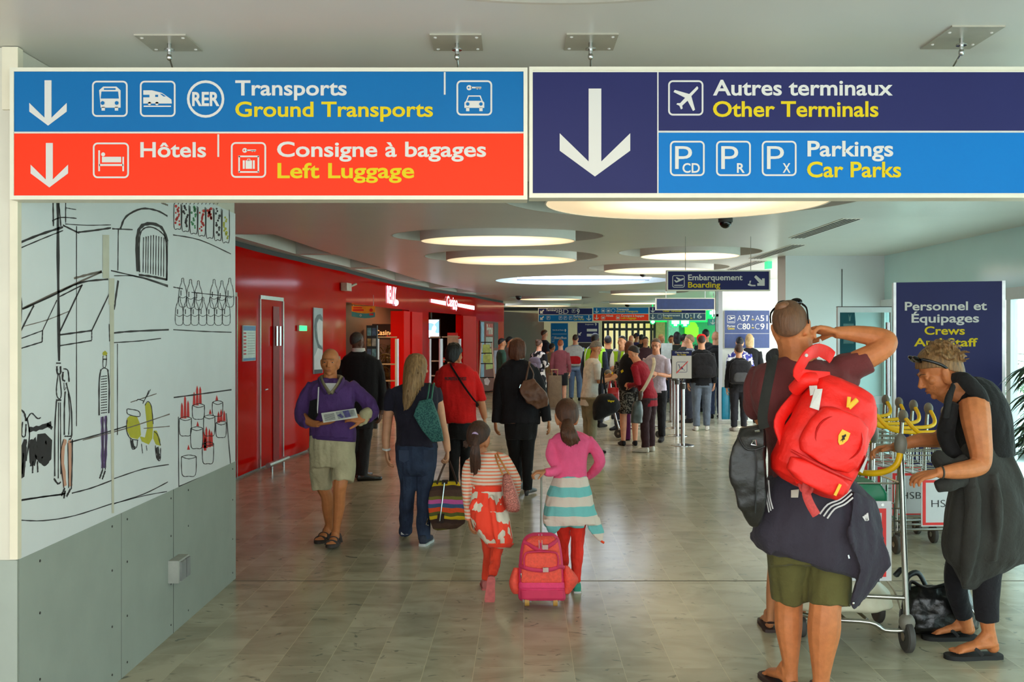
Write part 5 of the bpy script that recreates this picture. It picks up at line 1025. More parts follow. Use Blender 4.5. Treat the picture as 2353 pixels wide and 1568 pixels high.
# ================================================================ red rucksack swinging on one strap
Zb = 4.68; g = Fig(Zb, 1905, 1130); t = thing('rucksack', 'bright red rucksack with yellow badges swinging from the lifted hand', 'rucksack', g.p(1905, 1125, 0))
RD = mat('red nylon', rgb(244, 26, 14), .55, 0, .08, 12, .3, 40); RD2 = mat('deep red nylon', rgb(206, 20, 16), .55, 0, .08, 12, .3, 40)
c = g.p(1903, 1000, 0); A = math.radians(-26)
bx = Vector((math.cos(A), 0, math.sin(A))); bz = Vector((-math.sin(A), 0, math.cos(A))); by = Vector((0, 1, 0))
def B(x, y, z): return c + bx * x + by * y + bz * z
def rrect(z, hx, dy, y0, ex=2.8, n=32, ox=0): return [B(ox + hx * math.copysign(abs(math.cos(q)) ** (2 / ex), math.cos(q)), y0 + dy * math.copysign(abs(math.sin(q)) ** (2 / ex), math.sin(q)), z) for q in [2 * math.pi * i / n for i in range(n)]]
m = MB(); m.loft([rrect(z, h, d, y, ox=o) for z, h, d, y, o in ((.262, .05, .03, .05, .01), (.25, .11, .06, .04, .005), (.21, .155, .085, .03, 0), (.13, .178, .1, .02, 0), (0, .188, .11, 0, 0), (-.12, .192, .12, 0, 0), (-.2, .185, .115, 0, 0), (-.25, .16, .09, .01, 0), (-.27, .1, .05, .02, 0))])
m.build('bag_body', RD, t, None, .006, 3, .008, 9)
m = MB(); m.loft([rrect(z, h, .05, -.11, 2.6) for z, h in ((.12, .06), (.1, .11), (.02, .14), (-.08, .145), (-.12, .12), (-.135, .06))]); fp = m.build('front_pocket', RD, t, None, .005, 3, .005, 9)
m = MB(); m.tube([B(.105 * math.cos(q), -.152 + .012 * abs(math.sin(q)), -.0 + .098 * math.sin(q)) for q in [math.pi * 2 * i / 28 for i in range(29)]], .008, 8, flat=(1.6, .6)); m.build('pocket_piping', RD2, fp)
m = MB(); m.loft([rrect(z, h, .045, -.115, 2.6) for z, h in ((-.15, .1), (-.165, .145), (-.22, .14), (-.245, .09))]); m.build('lower_pocket', RD, t, None, .005, 3, .004, 9)
m = MB(); m.tube([B(-.15, -.1, -.14), B(-.05, -.158, -.145), B(.05, -.158, -.145), B(.15, -.1, -.14)], .007, 8, res=4); m.build('pocket_seam', RD2, t)
YL = mat('yellow badge', rgb(236, 182, 30), .5, 0, .05)
m = MB(); q = [(-.02, .032), (.02, .032), (.023, 0), (.012, -.026), (0, -.036), (-.012, -.026), (-.023, 0)]; m.poly([B(.012 + a, -.166, .01 + b) for a, b in q], (0, .004, 0)); bd = m.build('shield_badge', YL, t)
m = MB(); q = [(-.006, -.02), (-.003, -.004), (-.01, .006), (-.002, .012), (.002, .02), (.008, .012), (.004, .004), (.01, -.004), (.004, -.008), (.006, -.02), (.001, -.01)]; m.poly([B(.012 + a, -.168, .01 + b) for a, b in q], (0, .001, 0)); m.build('black_device', mat('black print', rgb(26, 16, 16), .7), bd)
m = MB(); m.tube([B(-.02, -.093, .19), B(-.005, -.1, .145)], .007, 8, flat=(.5, 1.2)); m.tube([B(.018, -.093, .195), B(-.003, -.1, .145)], .01, 8, flat=(.5, 1.2)); m.build('yellow_v_mark', YL, t)
m = MB(); m.poly([B(.085, -.165, -.18), B(.098, -.165, -.18), B(.098, -.165, -.235), B(.085, -.165, -.235)], (0, .006, 0)); m.build('yellow_tab', YL, t)
m = MB(); m.poly([B(-.17, -.085, .155), B(-.145, -.1, .17), B(-.12, -.11, .075), B(-.16, -.1, .07)], (0, .006, 0)); m.poly([B(-.19, -.05, .16), B(-.165, -.07, .175), B(-.15, -.08, .14), B(-.175, -.08, .12)], (0, .006, 0)); m.build('white_tag', mat('white tag', rgb(216, 212, 206), .6, 0, .06, 60), t)
m = MB(); m.poly([B(.2, -.03, -.02), B(.196, -.06, -.09), B(.166, -.1, -.09), B(.17, -.09, -.01)], (0, .006, 0)); m.build('side_label', mat('white label print', rgb(206, 196, 196), .6, 0, .15, 60), t)
# straps: the held loop at the top, the loose one with its knotted end
m = MB(); m.tube([B(-.1, .03, .235), g.p(1838, 862, -.02), g.p(1846, 830, -.04), g.p(1862, 812, -.02), g.p(1880, 806, .1), g.p(1900, 812, .18), g.p(1912, 822, .2)], .03, 10, flat=(.3, 1.15), res=5); m.tube([g.p(1826, 896, .04), g.p(1850, 874, -.01), g.p(1870, 872, .0)], .034, 10, res=4); st = m.build('held_strap', RD, t)
m = MB(); m.ell(g.p(1853, 817, -.08), (.008, .005, .008)); m.build('stud', SW, st)
m = MB(); m.tube([B(-.15, .1, .18), g.p(1794, 960, .02), g.p(1800, 1010, -.0), g.p(1818, 1065, -.03), g.p(1842, 1108, -.06)], .03, 10, flat=(.32, 1.1), res=5); m.build('loose_strap', RD, t)
m = MB(); m.tube([g.p(1842, 1104, -.06), g.p(1848, 1125, -.08), g.p(1862, 1128, -.1), g.p(1866, 1112, -.11), g.p(1855, 1110, -.1), g.p(1853, 1135, -.09), g.p(1862, 1160, -.09), g.p(1876, 1184, -.09)], .017, 8, flat=(.5, 1.2), res=4); m.build('knotted_webbing', mat('faded red webbing', rgb(196, 62, 58), .7, 0, .15, 80), t)
m = MB(); m.tube([g.p(1886, 783, .17), g.p(1883, 800, .15)], .012, 6, flat=(.4, 1.4)); m.poly([g.p(1878, 818, .1), g.p(1890, 824, .12), g.p(1893, 830, .12), g.p(1880, 822, .1)], (0, .006, 0)); m.build('white_tape', SW, t)
# ================================================================ black shoulder bag on his left
Zb = 4.72; g = Fig(Zb, 1715, 1212); t = thing('shoulder_bag', 'large black leather bag slung at the left side of the man in maroon', 'bag', g.p(1720, 1212, 0))
g.mb('b').loft([[g.p(x, y, dd) for x, y, dd in q] for q in ([(1702, 984, -.02), (1752, 978, -.03), (1756, 978, .08), (1704, 984, .08)], [(1692, 1005, -.05), (1757, 1002, -.06), (1760, 1000, .1), (1694, 1005, .1)], [(1675, 1060, -.07), (1757, 1060, -.09), (1760, 1058, .1), (1677, 1060, .1)], [(1680, 1110, -.07), (1760, 1120, -.09), (1762, 1118, .1), (1682, 1110, .1)], [(1698, 1165, -.06), (1757, 1180, -.07), (1758, 1178, .08), (1700, 1165, .08)], [(1714, 1197, -.03), (1745, 1206, -.04), (1746, 1205, .05), (1716, 1197, .05)], [(1722, 1207, -.01), (1735, 1211, -.02), (1736, 1210, .03), (1724, 1207, .03)])])
g.M['b'].build('bag_body', mat('black leather bag', rgb(34, 32, 30), .45, 0, .2, 8, .4, 30), t, None, .008, 3, .01, 10)
m = MB(); m.tube([g.p(1757, 985, -.06), g.p(1752, 960, -.06), g.p(1759, 910, -.05), g.p(1770, 855, -.04), g.p(1776, 822, .02), g.p(1776, 816, .12), g.p(1768, 850, .28)], .021, 8, flat=(.22, 1.1), res=4); sp_ = m.build('strap', cloth('black webbing', 38, 38, 34), t)
m = MB(); m.tube([g.p(1765, 826, -.0), g.p(1776, 817, .06), g.p(1784, 816, .1)], .03, 10, flat=(.4, 1.1), res=4); m.build('strap_pad', cloth('black nylon', 26, 25, 28), sp_)
m = MB(); m.tube([g.p(1729, 1016, -.08), g.p(1726, 1022, -.085), g.p(1738, 1024, -.085), g.p(1736, 1012, -.08), g.p(1729, 1014, -.08)], .004, 6); m.tube([g.p(1734, 992, -.06), g.p(1745, 990, -.06)], .006, 6); m.build('rings', ch, t)
m = MB(); m.tube([g.p(1696, 1000, -.055), g.p(1712, 1030, -.085), g.p(1735, 1034, -.095), g.p(1757, 1026, -.09)], .0045, 6, res=3); m.tube([g.p(1735, 1034, -.095), g.p(1738, 1100, -.1), g.p(1735, 1180, -.08)], .0035, 6, res=3); m.build('seams', mat('black piping', rgb(20, 19, 18), .5), t)
# ================================================================ person hidden behind him: a bare leg and a hand on the trolleys
f = Fig(6.05, 1800, 1452)
f.head(1835, 905, 80, yaw=40, pitch=14); f.T('body', [(1835, 925, 0, 17), (1832, 960, 0, 19)])
rows = [(955, 1808, 1858, 0, .06), (965, 1785, 1880, 0, .09), (990, 1778, 1885, 0, .11), (1060, 1790, 1870, 0, .11), (1130, 1785, 1868, 0, .12)]
f.R('top', rows); f.R('body', rows[1:], shr=.87); f.R('shorts', [(1120, 1784, 1868, 0, .12), (1170, 1782, 1868, 0, .13), (1200, 1782, 1868, 0, .125)]); f.T('shorts', [(1806, 1180, 0, 22), (1801, 1262, 0, 22)]); f.T('shorts', [(1845, 1180, 0, 22), (1842, 1262, 0, 22)])
f.T('body', [(1806, 1180, 0, 17), (1786, 1262, -.02, 17), (1778, 1320, -.02, 15), (1775, 1365, -.01, 14.5), (1770, 1410, 0, 9), (1769, 1436, 0, 9)]); f.T('body', [(1845, 1180, 0, 17), (1842, 1262, 0, 16), (1842, 1350, .05, 14), (1841, 1430, .05, 9)])
f.T('body', [(1872, 975, 0, 15), (1915, 1000, .02, 12), (1950, 945, .05, 10), (1966, 926, .08, 7)]); f.T('top', [(1868, 972, 0, 19), (1890, 990, .01, 18)]); f.T('body', [(1790, 975, 0, 14), (1790, 1060, .05, 11), (1805, 1130, .1, 7)])
f.hand(1966, 925, .08, (.75, .2, -.45), (0, .3, -1), -1, .9, curl=(20, 40, 35)); f.hand(1805, 1128, .1, (.2, .1, -1), (1, 0, 0), -1, .85)
for n, x, dd in (('flip_flop', 1769, 0), ('flip_flop#2', 1841, .05)):
    h = Vector((f.p(x, 0, dd).x, 6.05 + dd, .012)); foot_blobs(f.mb('body'), h + Vector((0, 0, .004)), (.1, 1, 0), .9); sole_blobs(f.mb(n), h - Vector((0, 0, .012)), (.1, 1, 0), .94, .02); f.mb(n).tube([h + Vector((-.03, .05, .03)), h + Vector((0, -.03, .05)), h + Vector((.04, .05, .03))], .008, 6, res=3)
f.hair('hair', 1.1, -.05, .0)
f.done('person mostly hidden behind the man in maroon, one bare leg and a hand showing', {'body': (SK['olive'], .006), 'top': (cloth('dark grey jersey', 60, 58, 60), .008), 'shorts': (cloth('dark cotton', 50, 48, 48), .008), 'flip_flop': (mat('brown rubber', rgb(58, 38, 34), .7), 0), 'hair': (HAIRB, .006)})
# ================================================================ woman in black leaning over the trolleys
f = Fig(5.6, 2250, 1507)
f.head(2158, 857, 112, yaw=-84, pitch=24, d=.0, jaw=1.02)
f.T('body', [(2165, 885, .0, 33), (2182, 900, .01, 32), (2205, 905, .01, 36)])
# leaning trunk as a chain of sections from hip to shoulder (tube, wider than deep towards us)
f.T('top', [(2262, 1045, .02, 60), (2262, 1010, .02, 58), (2255, 970, .01, 60), (2240, 930, .01, 60), (2222, 905, .01, 48), (2210, 890, .01, 36)], sides=24, flat=(1.0, 1.12), up=(0, 1, 0))
f.T('body', [(2262, 1045, .02, 50), (2255, 970, .01, 50), (2236, 930, .01, 50), (2212, 900, .01, 32)], sides=24, flat=(1.0, 1.1), up=(0, 1, 0))
f.T('top', [(2190, 925, -.1, 16), (2180, 965, -.08, 19), (2175, 1005, -.05, 18), (2195, 1050, -.06, 18)]); f.T('top', [(2188, 872, -.06, 10), (2205, 868, -.11, 14), (2222, 880, -.15, 18), (2248, 905, -.16, 17), (2270, 935, -.15, 10)], res=4)
f.T('top#lapel', [(2192, 885, -.12, 7), (2180, 920, -.16, 9), (2172, 960, -.15, 9)], flat=(.5, 1.4))
# near arm
f.T('body', [(2238, 925, -.12, 33), (2242, 960, -.16, 33), (2248, 1000, -.18, 29), (2254, 1040, -.19, 25), (2252, 1068, -.19, 22), (2228, 1078, -.22, 20.5), (2195, 1083, -.25, 18), (2165, 1086, -.27, 13), (2152, 1088, -.27, 11.5)], res=5)
hand_blobs(f.mb('body'), f.p(2153, 1087, -.27), (-1, .05, -.22), (.1, .35, -1), -1, .98, curl=(22, 38, 35), spread=7, thumb=30)
# far arm reaching out to the left
f.T('body', [(2200, 935, .16, 24), (2178, 985, .18, 21), (2155, 1010, .18, 19), (2115, 1012, .17, 17), (2075, 1022, .16, 13), (2050, 1030, .16, 11)], res=5)
hand_blobs(f.mb('body'), f.p(2052, 1029, .16), (-1, .1, -.12), (.1, -.5, -1), 1, .98, curl=(30, 40, 30))
# tied dark jacket round her hips and trousers
f.R('wrap', [(1022, 2218, 2318, .02, .14), (1048, 2203, 2325, .02, .17), (1085, 2195, 2345, .02, .19), (1130, 2184, 2362, .02, .2), (1180, 2174, 2374, .01, .2), (1235, 2165, 2380, .0, .2), (1280, 2170, 2370, 0, .19), (1305, 2188, 2330, 0, .17), (1335, 2204, 2268, -.05, .1), (1354, 2212, 2235, -.08, .04)], nn=44)
f.T('wrap', [(2215, 1060, -.14, 16), (2185, 1072, -.18, 20), (2165, 1060, -.16, 22), (2158, 1046, -.12, 12)]); f.T('wrap', [(2210, 1100, -.16, 16), (2175, 1112, -.2, 17), (2152, 1120, -.2, 12)]); f.T('wrap', [(2305, 1040, -.05, 18), (2335, 1130, -.05, 26), (2352, 1230, -.04, 26), (2345, 1265, -.04, 14)])
f.T('wrap', [(2230, 1090, -.16, 12), (2238, 1180, -.2, 16), (2228, 1280, -.19, 14), (2217, 1345, -.12, 6)]); f.T('wrap', [(2280, 1090, -.16, 12), (2290, 1180, -.2, 14), (2282, 1290, -.17, 10)])
f.R('body', [(1040, 2225, 2310, .02, .13), (1120, 2222, 2325, .02, .15), (1200, 2222, 2322, .02, .15)])
f.T('trousers', [(2278, 1170, -.02, 46), (2268, 1290, -.03, 38), (2267, 1370, -.04, 28), (2269, 1426, -.04, 24)], sides=18); f.T('trousers', [(2250, 1170, .1, 44), (2205, 1290, .16, 32), (2196, 1350, .2, 26), (2215, 1415, .26, 22)], sides=18)
f.T('body', [(2278, 1180, -.02, 34), (2268, 1300, -.03, 26), (2268, 1420, -.04, 17), (2272, 1452, -.04, 15), (2276, 1482, -.04, 17)]); f.T('body', [(2250, 1180, .1, 32), (2200, 1310, .18, 22), (2216, 1415, .26, 15), (2222, 1452, .28, 14)])
h1 = Vector((f.p(2290, 0, -.04).x, 5.56, .02)); h2 = Vector((f.p(2235, 0, .3).x, 5.9, .02))
for n, h, dv in (('flip_flop', h1, (-1, -.04, 0)), ('flip_flop#2', h2, (-1, .02, 0))):
    foot_blobs(f.mb('body'), h + Vector((0, 0, .006)), dv, 1.02); sole_blobs(f.mb(n), h - Vector((0, 0, .02)), dv, 1.06, .022)
    d = Vector(dv).normalized(); l = d.cross(Vector((0, 0, 1)))
    for q in (-1, 1): f.mb(n).tube([h + d * .1 + l * q * .046 + Vector((0, 0, .008)), h + d * .14 + l * q * .034 + Vector((0, 0, .044)), h + d * .19 + Vector((0, 0, .034)), h + d * .205 + l * .003 + Vector((0, 0, .01))], .007, 6, flat=(.5, 1.5), res=3)
# hair swept up, curly
f.hair('hair', 1.13, -.045, -.002, top=1.1)
hr = random.Random(3)
def hp(x, y, z): return f.hc + f.hR @ (Vector((x, y, z)) * f.hs)
m = f.mb('hair')
for i in range(70):
    th = hr.uniform(.1, 1.7); ph = hr.uniform(math.pi * .95, math.pi * 2.05) if hr.random() < .75 else hr.uniform(0, 6.28)
    if math.sin(ph) > .3 and th > .75: continue
    n = Vector((.083 * math.sin(th) * math.cos(ph), -.012 + .105 * math.sin(th) * math.sin(ph), .034 + .1 * math.cos(th))); t1 = Vector((hr.uniform(-1, 1), hr.uniform(-1, .2), hr.uniform(-.4, .6))).normalized(); t1 = t1 - n.normalized() * t1.dot(n.normalized()); q = n.normalized()
    pts = [n + t1 * (.034 * j) + q * (.016 * math.sin(j * 2.0 + i)) for j in range(4)]
    m.tube([hp(*a) for a in pts], [.0065 * f.hs, .009 * f.hs, .008 * f.hs, .003 * f.hs], 6, res=3)
p = f.done('tanned woman in black leaning over the trolleys, dark jacket tied at her waist', {'body': (mat('suntanned skin', rgb(196, 118, 70)), .0055), 'top': (cloth('black ribbed top', 30, 28, 28), .007, .01, 11), 'top#lapel': (cloth('black ribbed top', 30, 28, 28), .006), 'wrap': (cloth('dark grey nylon', 52, 50, 46, .1), .008, .022, 7), 'trousers': (cloth('black leggings', 30, 28, 32), .008, .01, 10), 'flip_flop': (mat('black rubber', rgb(26, 24, 24), .7), 0), 'hair': (hairm('sunbleached curly hair', 132, 96, 58, .5), .0045)})
face_parts(p, f.hc, f.hR, f.hs, (90, 62, 42), eyes=False, lips=mat('sunburnt lips', rgb(170, 92, 62), .45, 0, .05))
m = MB(); a = f.p(2164, 1086, -.27)
m.tube([a + Vector((.006 * math.sin(q) * 0, .031 * math.cos(q), .031 * math.sin(q))) for q in [2 * math.pi * i / 20 for i in range(21)]], .005, 8); m.build('bracelet', mat('dark braided bracelet', rgb(60, 54, 46), .6), p)
t = thing('sunglasses', 'black sunglasses pushed up into the hair of the leaning woman', 'sunglasses', hp(0, .05, .1))
m = MB(); m.tube([hp(-.07, .062, .1), hp(-.085, .03, .075), hp(-.088, -.005, .04), hp(-.084, -.02, .015)], .005 * f.hs, 8, flat=(.6, 1.4), res=4); m.tube([hp(.07, .062, .1), hp(.085, .03, .075), hp(.088, -.005, .04), hp(.084, -.02, .015)], .005 * f.hs, 8, flat=(.6, 1.4), res=4); m.tube([hp(-.07, .062, .1), hp(0, .088, .11), hp(.07, .062, .1)], .006 * f.hs, 8, res=3); m.build('frame', mat('black frame', rgb(18, 18, 20), .3, 0, 0), t)
for q in (-1, 1):
    m = MB(); m.ell(hp(q * .038, .078, .106), (.033 * f.hs, .012 * f.hs, .026 * f.hs), f.hR @ Matrix.Rotation(-.5, 3, 'X'), 14); m.build('lens', mat('black lens', rgb(12, 12, 14), .1, 0, 0), t)
# ================================================================ black handbag on the floor
Zb = 6.05; g = Fig(Zb, 2158, 1452); t = thing('handbag', 'open black leather handbag standing on the floor beside the trolley wheel', 'bag', (g.p(2158, 0).x, Zb, 0))
zb = lambda y: min(y, HY + EYE * F / Zb)
m = MB(); yb = HY + EYE * F / Zb
m.loft([[g.p(cx + h * math.copysign(abs(math.cos(q)) ** .7, math.cos(q)), y, .17 * dd * math.copysign(abs(math.sin(q)) ** .7, math.sin(q))) for q in [2 * math.pi * i / 28 for i in range(28)]] for y, cx, h, dd in ((yb, 2160, 78, .85), (yb - 8, 2160, 88, 1), (yb - 40, 2160, 91, 1), (yb - 75, 2156, 83, .85), (yb - 98, 2150, 76, .6), (yb - 104, 2150, 72, .5))])
m.build('bag_body', mat('black handbag leather', rgb(16, 15, 15), .32, 0, .15, 10, .5, 22), t, None, .008, 3, .016, 8)
m = MB(); m.tube([g.p(2090, yb - 95, -.08), g.p(2095, yb - 115, -.06), g.p(2130, yb - 100, -.1), g.p(2180, yb - 112, -.1), g.p(2205, yb - 125, -.05), g.p(2220, yb - 95, -.06)], .014, 8, flat=(.6, 1.2), res=5); m.tube([g.p(2080, yb - 90, .06), g.p(2085, yb - 125, .06), g.p(2110, yb - 135, .08), g.p(2130, yb - 100, .08)], .014, 8, flat=(.6, 1.2), res=5); m.build('handles', mat('black handbag strap', rgb(18, 17, 17), .4), t)
m = MB(); m.tube([g.p(2226, yb - 62, -.1), g.p(2234, yb - 50, -.12), g.p(2240, yb - 38, -.11), g.p(2230, yb - 45, -.12), g.p(2226, yb - 62, -.1)], .005, 6, res=3); m.build('clasp', ch, t)
# ================================================================ luggage trolleys
YB = mat('yellow handle grip', rgb(246, 190, 0), .35, 0, .04); GC = mat('grey plastic cap', rgb(122, 116, 104), .5, 0, .06); ST = mat('zinc steel tube', rgb(178, 176, 170), .25, 1., .06); TY = mat('grey tyre', rgb(70, 66, 62), .7)
WB = mat('white board', rgb(206, 204, 206), .4, 0, .02); RB = mat('red board border', rgb(224, 32, 26), .5, 0, .03)
def wheel(m_parent, p, r=.075, w=.035, ax=(1, 0, 0)):
    ax = Vector(ax).normalized(); p = Vector(p)
    m = MB(); u, v = ortho(ax)
    R = Matrix((u, v, ax)).transposed(); m.lathe(p - ax * w / 2, [(.001, .004), (r * .55, 0), (r * .9, 0), (r, w * .2), (r, w * .8), (r * .9, w), (r * .55, w), (.001, w - .004)], 24, R=R); o = m.build('wheel', TY, m_parent)
    m = MB(); m.lathe(p - ax * (w / 2 + .004), [(.001, 0), (r * .3, 0), (r * .3, w + .008), (.001, w + .008)], 16, R=R); m.build('hub', ST, o)
def trolley_std(label, loc, group, ad=None):
    """airport trolley in its own frame: +y forward, handle at y=0 side towards -y; width .62"""
    t = thing('luggage_trolley', label, 'trolley', (0, 0, 0), group); hw = .3
    for q in (-1, 1):
        m = MB(); m.tube([(q * hw, .3, .14), (q * hw, .2, .5), (q * hw, .12, 1.1)], .016, 10, res=3); m.build('upright', ST, t)
        m = MB(); m.ell((q * hw, .1, 1.12), (.032, .062, .052)); m.build('handle_cap', GC, t)
    m = MB(); m.tube([(-hw, .07, 1.11), (-hw + .02, -.06, 1.03), (-hw + .09, -.12, .985), (0, -.135, .975), (hw - .09, -.12, .985), (hw - .02, -.06, 1.03), (hw, .07, 1.11)], .0165, 10, res=4); m.build('handle_bar', YB, t)
    m = MB()
    for y, z in ((.02, .82), (.3, .82), (.02, .68), (.3, .68)): m.tube([(-hw + .03, y, z), (hw - .03, y, z)], .006, 6)
    for k in range(6): x = -hw + .04 + k * .104; m.tube([(x, .02, .82), (x, .02, .68), (x, .3, .68), (x, .3, .82)], .004, 6)
    for q in (-1, 1): m.tube([(q * (hw - .03), .02, .82), (q * (hw - .03), .3, .82)], .006, 6)
    m.build('wire_basket', ST, t)
    m = MB(); m.tube([(-hw, .3, .16), (-hw + .03, .7, .17), (-.14, 1.0, .18), (.14, 1.0, .18), (hw - .03, .7, .17), (hw, .3, .16)], .016, 10, res=3)
    for y in (.4, .62, .84): m.tube([(-.26, y, .17), (.26, y, .17)], .01, 8)
    m.tube([(-hw, .28, .3), (hw, .28, .3)], .012, 8); m.build('platform', ST, t)
    for q in (-1, 1): wheel(t, (q * (hw - .02), .28, .075))
    wheel(t, (0, .92, .06), .06)
    m = MB(); m.box((0, .005, .46), (.4, .008, .38)); bd = m.build('board', WB, t, smooth=False)
    m = MB()
    for a in ((-.19, .63, .19, .61), (-.19, .3, .19, .28), (-.19, .61, -.165, .3), (.165, .61, .19, .3)): m.box2((a[0], -.001, a[1]), (a[2], .0012, a[3]))
    m.build('red_border', RB, bd, smooth=False)
    m = MB(); add_text(m, 'HSBC', Vector((-.12, -.0015, .42)), UX, UZ, 0, .24, .055, -.01); m.build('board_lettering', mat('black board print', rgb(30, 28, 28), .6, 0, 0), bd, smooth=False)
    return t
GRP = 'nested luggage trolleys with yellow handles'
# the nested row runs away to the left behind the leaning woman
row = [(2075, 8.05, 'luggage trolley with the bank board showing beside the leaning woman, nearest of the nested row'), (2009, 8.45, 'nested luggage trolley, second in the row behind the leaning woman'), (1977, 8.85, 'nested luggage trolley, third in the row behind the leaning woman'), (1949, 9.25, 'nested luggage trolley, fourth in the row, behind the red rucksack'), (1922, 9.65, 'nested luggage trolley, fifth in the row, hidden by the man in maroon'), (1897, 10.05, 'last nested luggage trolley at the far end of the row')]
first = None
for x, Z, l in row:
    X = (x - HX) * Z / F + .3
    if first is None: first = trolley_std(l, None, GRP); first.location = (X, Z - .1, 0); first.rotation_euler = (0, 0, .05); WL[first.name] = Vector((X, Z - .1, 0))
    else: copy_tree(first, (X, Z - .1, 0), l, GRP, .05)
# ---- the near trolley, standing crosswise, loaded
N0 = W(2084, 1497, 5.66); N0.z = 0; ZF = 6.25; XN = N0.x
t = thing('luggage_trolley', 'loaded luggage trolley standing crosswise in front of the leaning woman', 'trolley', (XN, 5.66, 0)); yn, yf = 5.66, ZF
zc = 1.12
for q, y, dx in ((0, yn, -.035), (1, yf, .02)):
    m = MB(); m.tube([(XN + (0 if q == 0 else .05), y, .16), (XN + dx * .5, y, .6), (XN + dx, y, zc + .02)], .0165, 12, res=3); m.build('upright', ST, t)
    m = MB(); m.ell((XN + dx + .0, y, zc + .03), (.035, .034, .062)); m.build('handle_cap', GC, t)
    wheel(t, (XN + (0 if q == 0 else .05), y, .088), .088, .04)
    m = MB(); m.ell((XN + (0 if q == 0 else .05), y, .165), (.045, .04, .05)); m.build('wheel_fork', GC, t)
m = MB(); m.tube([(XN - .035, yn, zc), (XN - .06, yn - .01, zc - .08), (XN - .12, yn + .02, zc - .125), (XN - .2, yn + .08, zc - .14), (XN - .24, (yn + yf) / 2, zc - .14), (XN - .2, yf - .08, zc - .12), (XN - .1, yf - .02, zc - .06), (XN + .01, yf, zc)], .0175, 12, res=5); m.build('handle_bar', YB, t)
def bar(mb, pts, r=.005): mb.tube(pts, r, 6)
m = MB(); x0, x1 = XN - .36, XN - .02
for z in (.93, .72): 
    bar(m, [(x0, yn + .03, z), (x1, yn + .03, z)], .006); bar(m, [(x0, yf - .03, z), (x1, yf - .03, z)], .006); bar(m, [(x0, yn + .03, z), (x0, yf - .03, z)], .006); bar(m, [(x1, yn + .03, z), (x1, yf - .03, z)], .006)
for k in range(6):
    y = yn + .03 + k * (yf - yn - .06) / 5; bar(m, [(x0, y, .93), (x0, y, .66), (x1, y, .66), (x1, y, .93)], .004)
for k in range(4):
    x = x0 + .02 + k * .1; bar(m, [(x, yn + .03, .79), (x, yn + .03, .66), (x, yf - .03, .66), (x, yf - .03, .79)], .004)
m.tube([(x0 + .12, yn + .025, .79), (x0 + .12, yn + .025, .82), (x0 + .3, yn + .025, .82), (x0 + .3, yn + .025, .66)], .005, 6); bar(m, [(x0, yn + .03, .79), (x1, yn + .03, .79)], .005); bar(m, [(x0, yn + .03, .66), (x1, yn + .03, .66)], .006)
m.build('wire_basket', ST, t)
m = MB(); m.tube([(XN, yn, .3), (XN - .3, yn + .02, .31), (XN - .46, yn + .1, .3)], .013, 10, res=3); m.tube([(XN + .04, yf, .3), (XN - .3, yf - .02, .3), (XN - .46, yf - .1, .3)], .013, 10, res=3)
m.tube([(XN, yn, .12), (XN - .12, yn + .01, .12), (XN - .2, yn + .02, .16), (XN - .45, yn + .1, .16), (XN - .57, (yn + yf) / 2, .16), (XN - .45, yf - .1, .16), (XN + .04, yf, .14)], .013, 10, res=4)
for x in (.2, .32, .45): bar(m, [(XN - x, yn + .06, .165), (XN - x, yf - .06, .165)], .009)
m.build('platform', ST, t); wheel(t, (XN - .5, (yn + yf) / 2, .06), .06)
# its advertising board faces the viewer
m = MB(); bx0, bz0 = W(1952, 1335, yn - .03), W(2048, 1152, yn - .03); m.box2((bx0.x, yn - .035, bx0.z), (bz0.x, yn - .027, bz0.z)); bd = m.build('board', WB, t, smooth=False)
m = MB(); fw = .024; a, c = bx0.x + .03, bz0.x - .03; lo, hi = bx0.z + .022, bz0.z - .04
for q in ((a, lo, c, lo + fw), (a, hi - fw, c, hi), (a, lo + fw, a + fw, hi - fw), (c - fw, lo + fw, c, hi - fw)): m.box2((q[0], yn - .0365, q[1]), (q[2], yn - .034, q[3]))
zz = (lo + hi) / 2 - .02; m.poly([(c - fw, yn - .038, zz + .07), (c - fw, yn - .038, zz - .09), (c - fw - .07, yn - .038, zz - .01)], (0, .0025, 0)); m.build('red_border', RB, bd, smooth=False)
m = MB(); m.cyl((c - .02, yn - .037, bz0.z - .02), (c - .02, yn - .034, bz0.z - .02), .008); m.build('board_rivet', ST, bd)
# the bags it carries
m = MB(); gx0, gx1 = XN - .33, XN - .08; m.loft([[(gx0 + i, yn + .09 + j, z) for i, j in ((0, 0), (gx1 - gx0 - i2, 0), (gx1 - gx0 - i2, .3), (0, .3))] for z, i2 in ((.675, .02), (.7, 0), (.86, .0), (.92, .03))]); tag(m.build('green_bag', mat('green plastic bag', rgb(0, 128, 84), .45, 0, .08, 6, .3, 14), None, None, .01, 3, .008, 8), 'green bag lying in the wire basket of the crosswise trolley', 'bag')
m = MB(); cx = XN - .29
m.loft([[(cx + h * math.copysign(abs(math.cos(q)) ** .6, math.cos(q)) + ox, (yn + yf) / 2 + .2 * dd * math.copysign(abs(math.sin(q)) ** .6, math.sin(q)), z) for q in [2 * math.pi * i / 28 for i in range(28)]] for z, h, dd, ox in ((.185, .28, .9, 0), (.2, .3, 1, 0), (.28, .29, 1, -.01), (.36, .24, .85, -.03), (.42, .17, .5, -.05), (.44, .14, .3, -.06))])
t2 = thing('holdall', 'cream leather holdall lying on the low platform of the crosswise trolley', 'bag', (cx, (yn + yf) / 2, .18)); m.build('bag_body', mat('cream leather', rgb(206, 198, 172), .45, 0, .06, 6, .3, 18), t2, None, .009, 3, .01, 8)
m = MB(); m.tube([(cx + .17, yn + .08, .42), (cx + .24, yn + .06, .33), (cx + .285, yn + .08, .22)], .006, 8, res=3); m.build('piping', mat('cream piping', rgb(150, 140, 116), .5), t2)
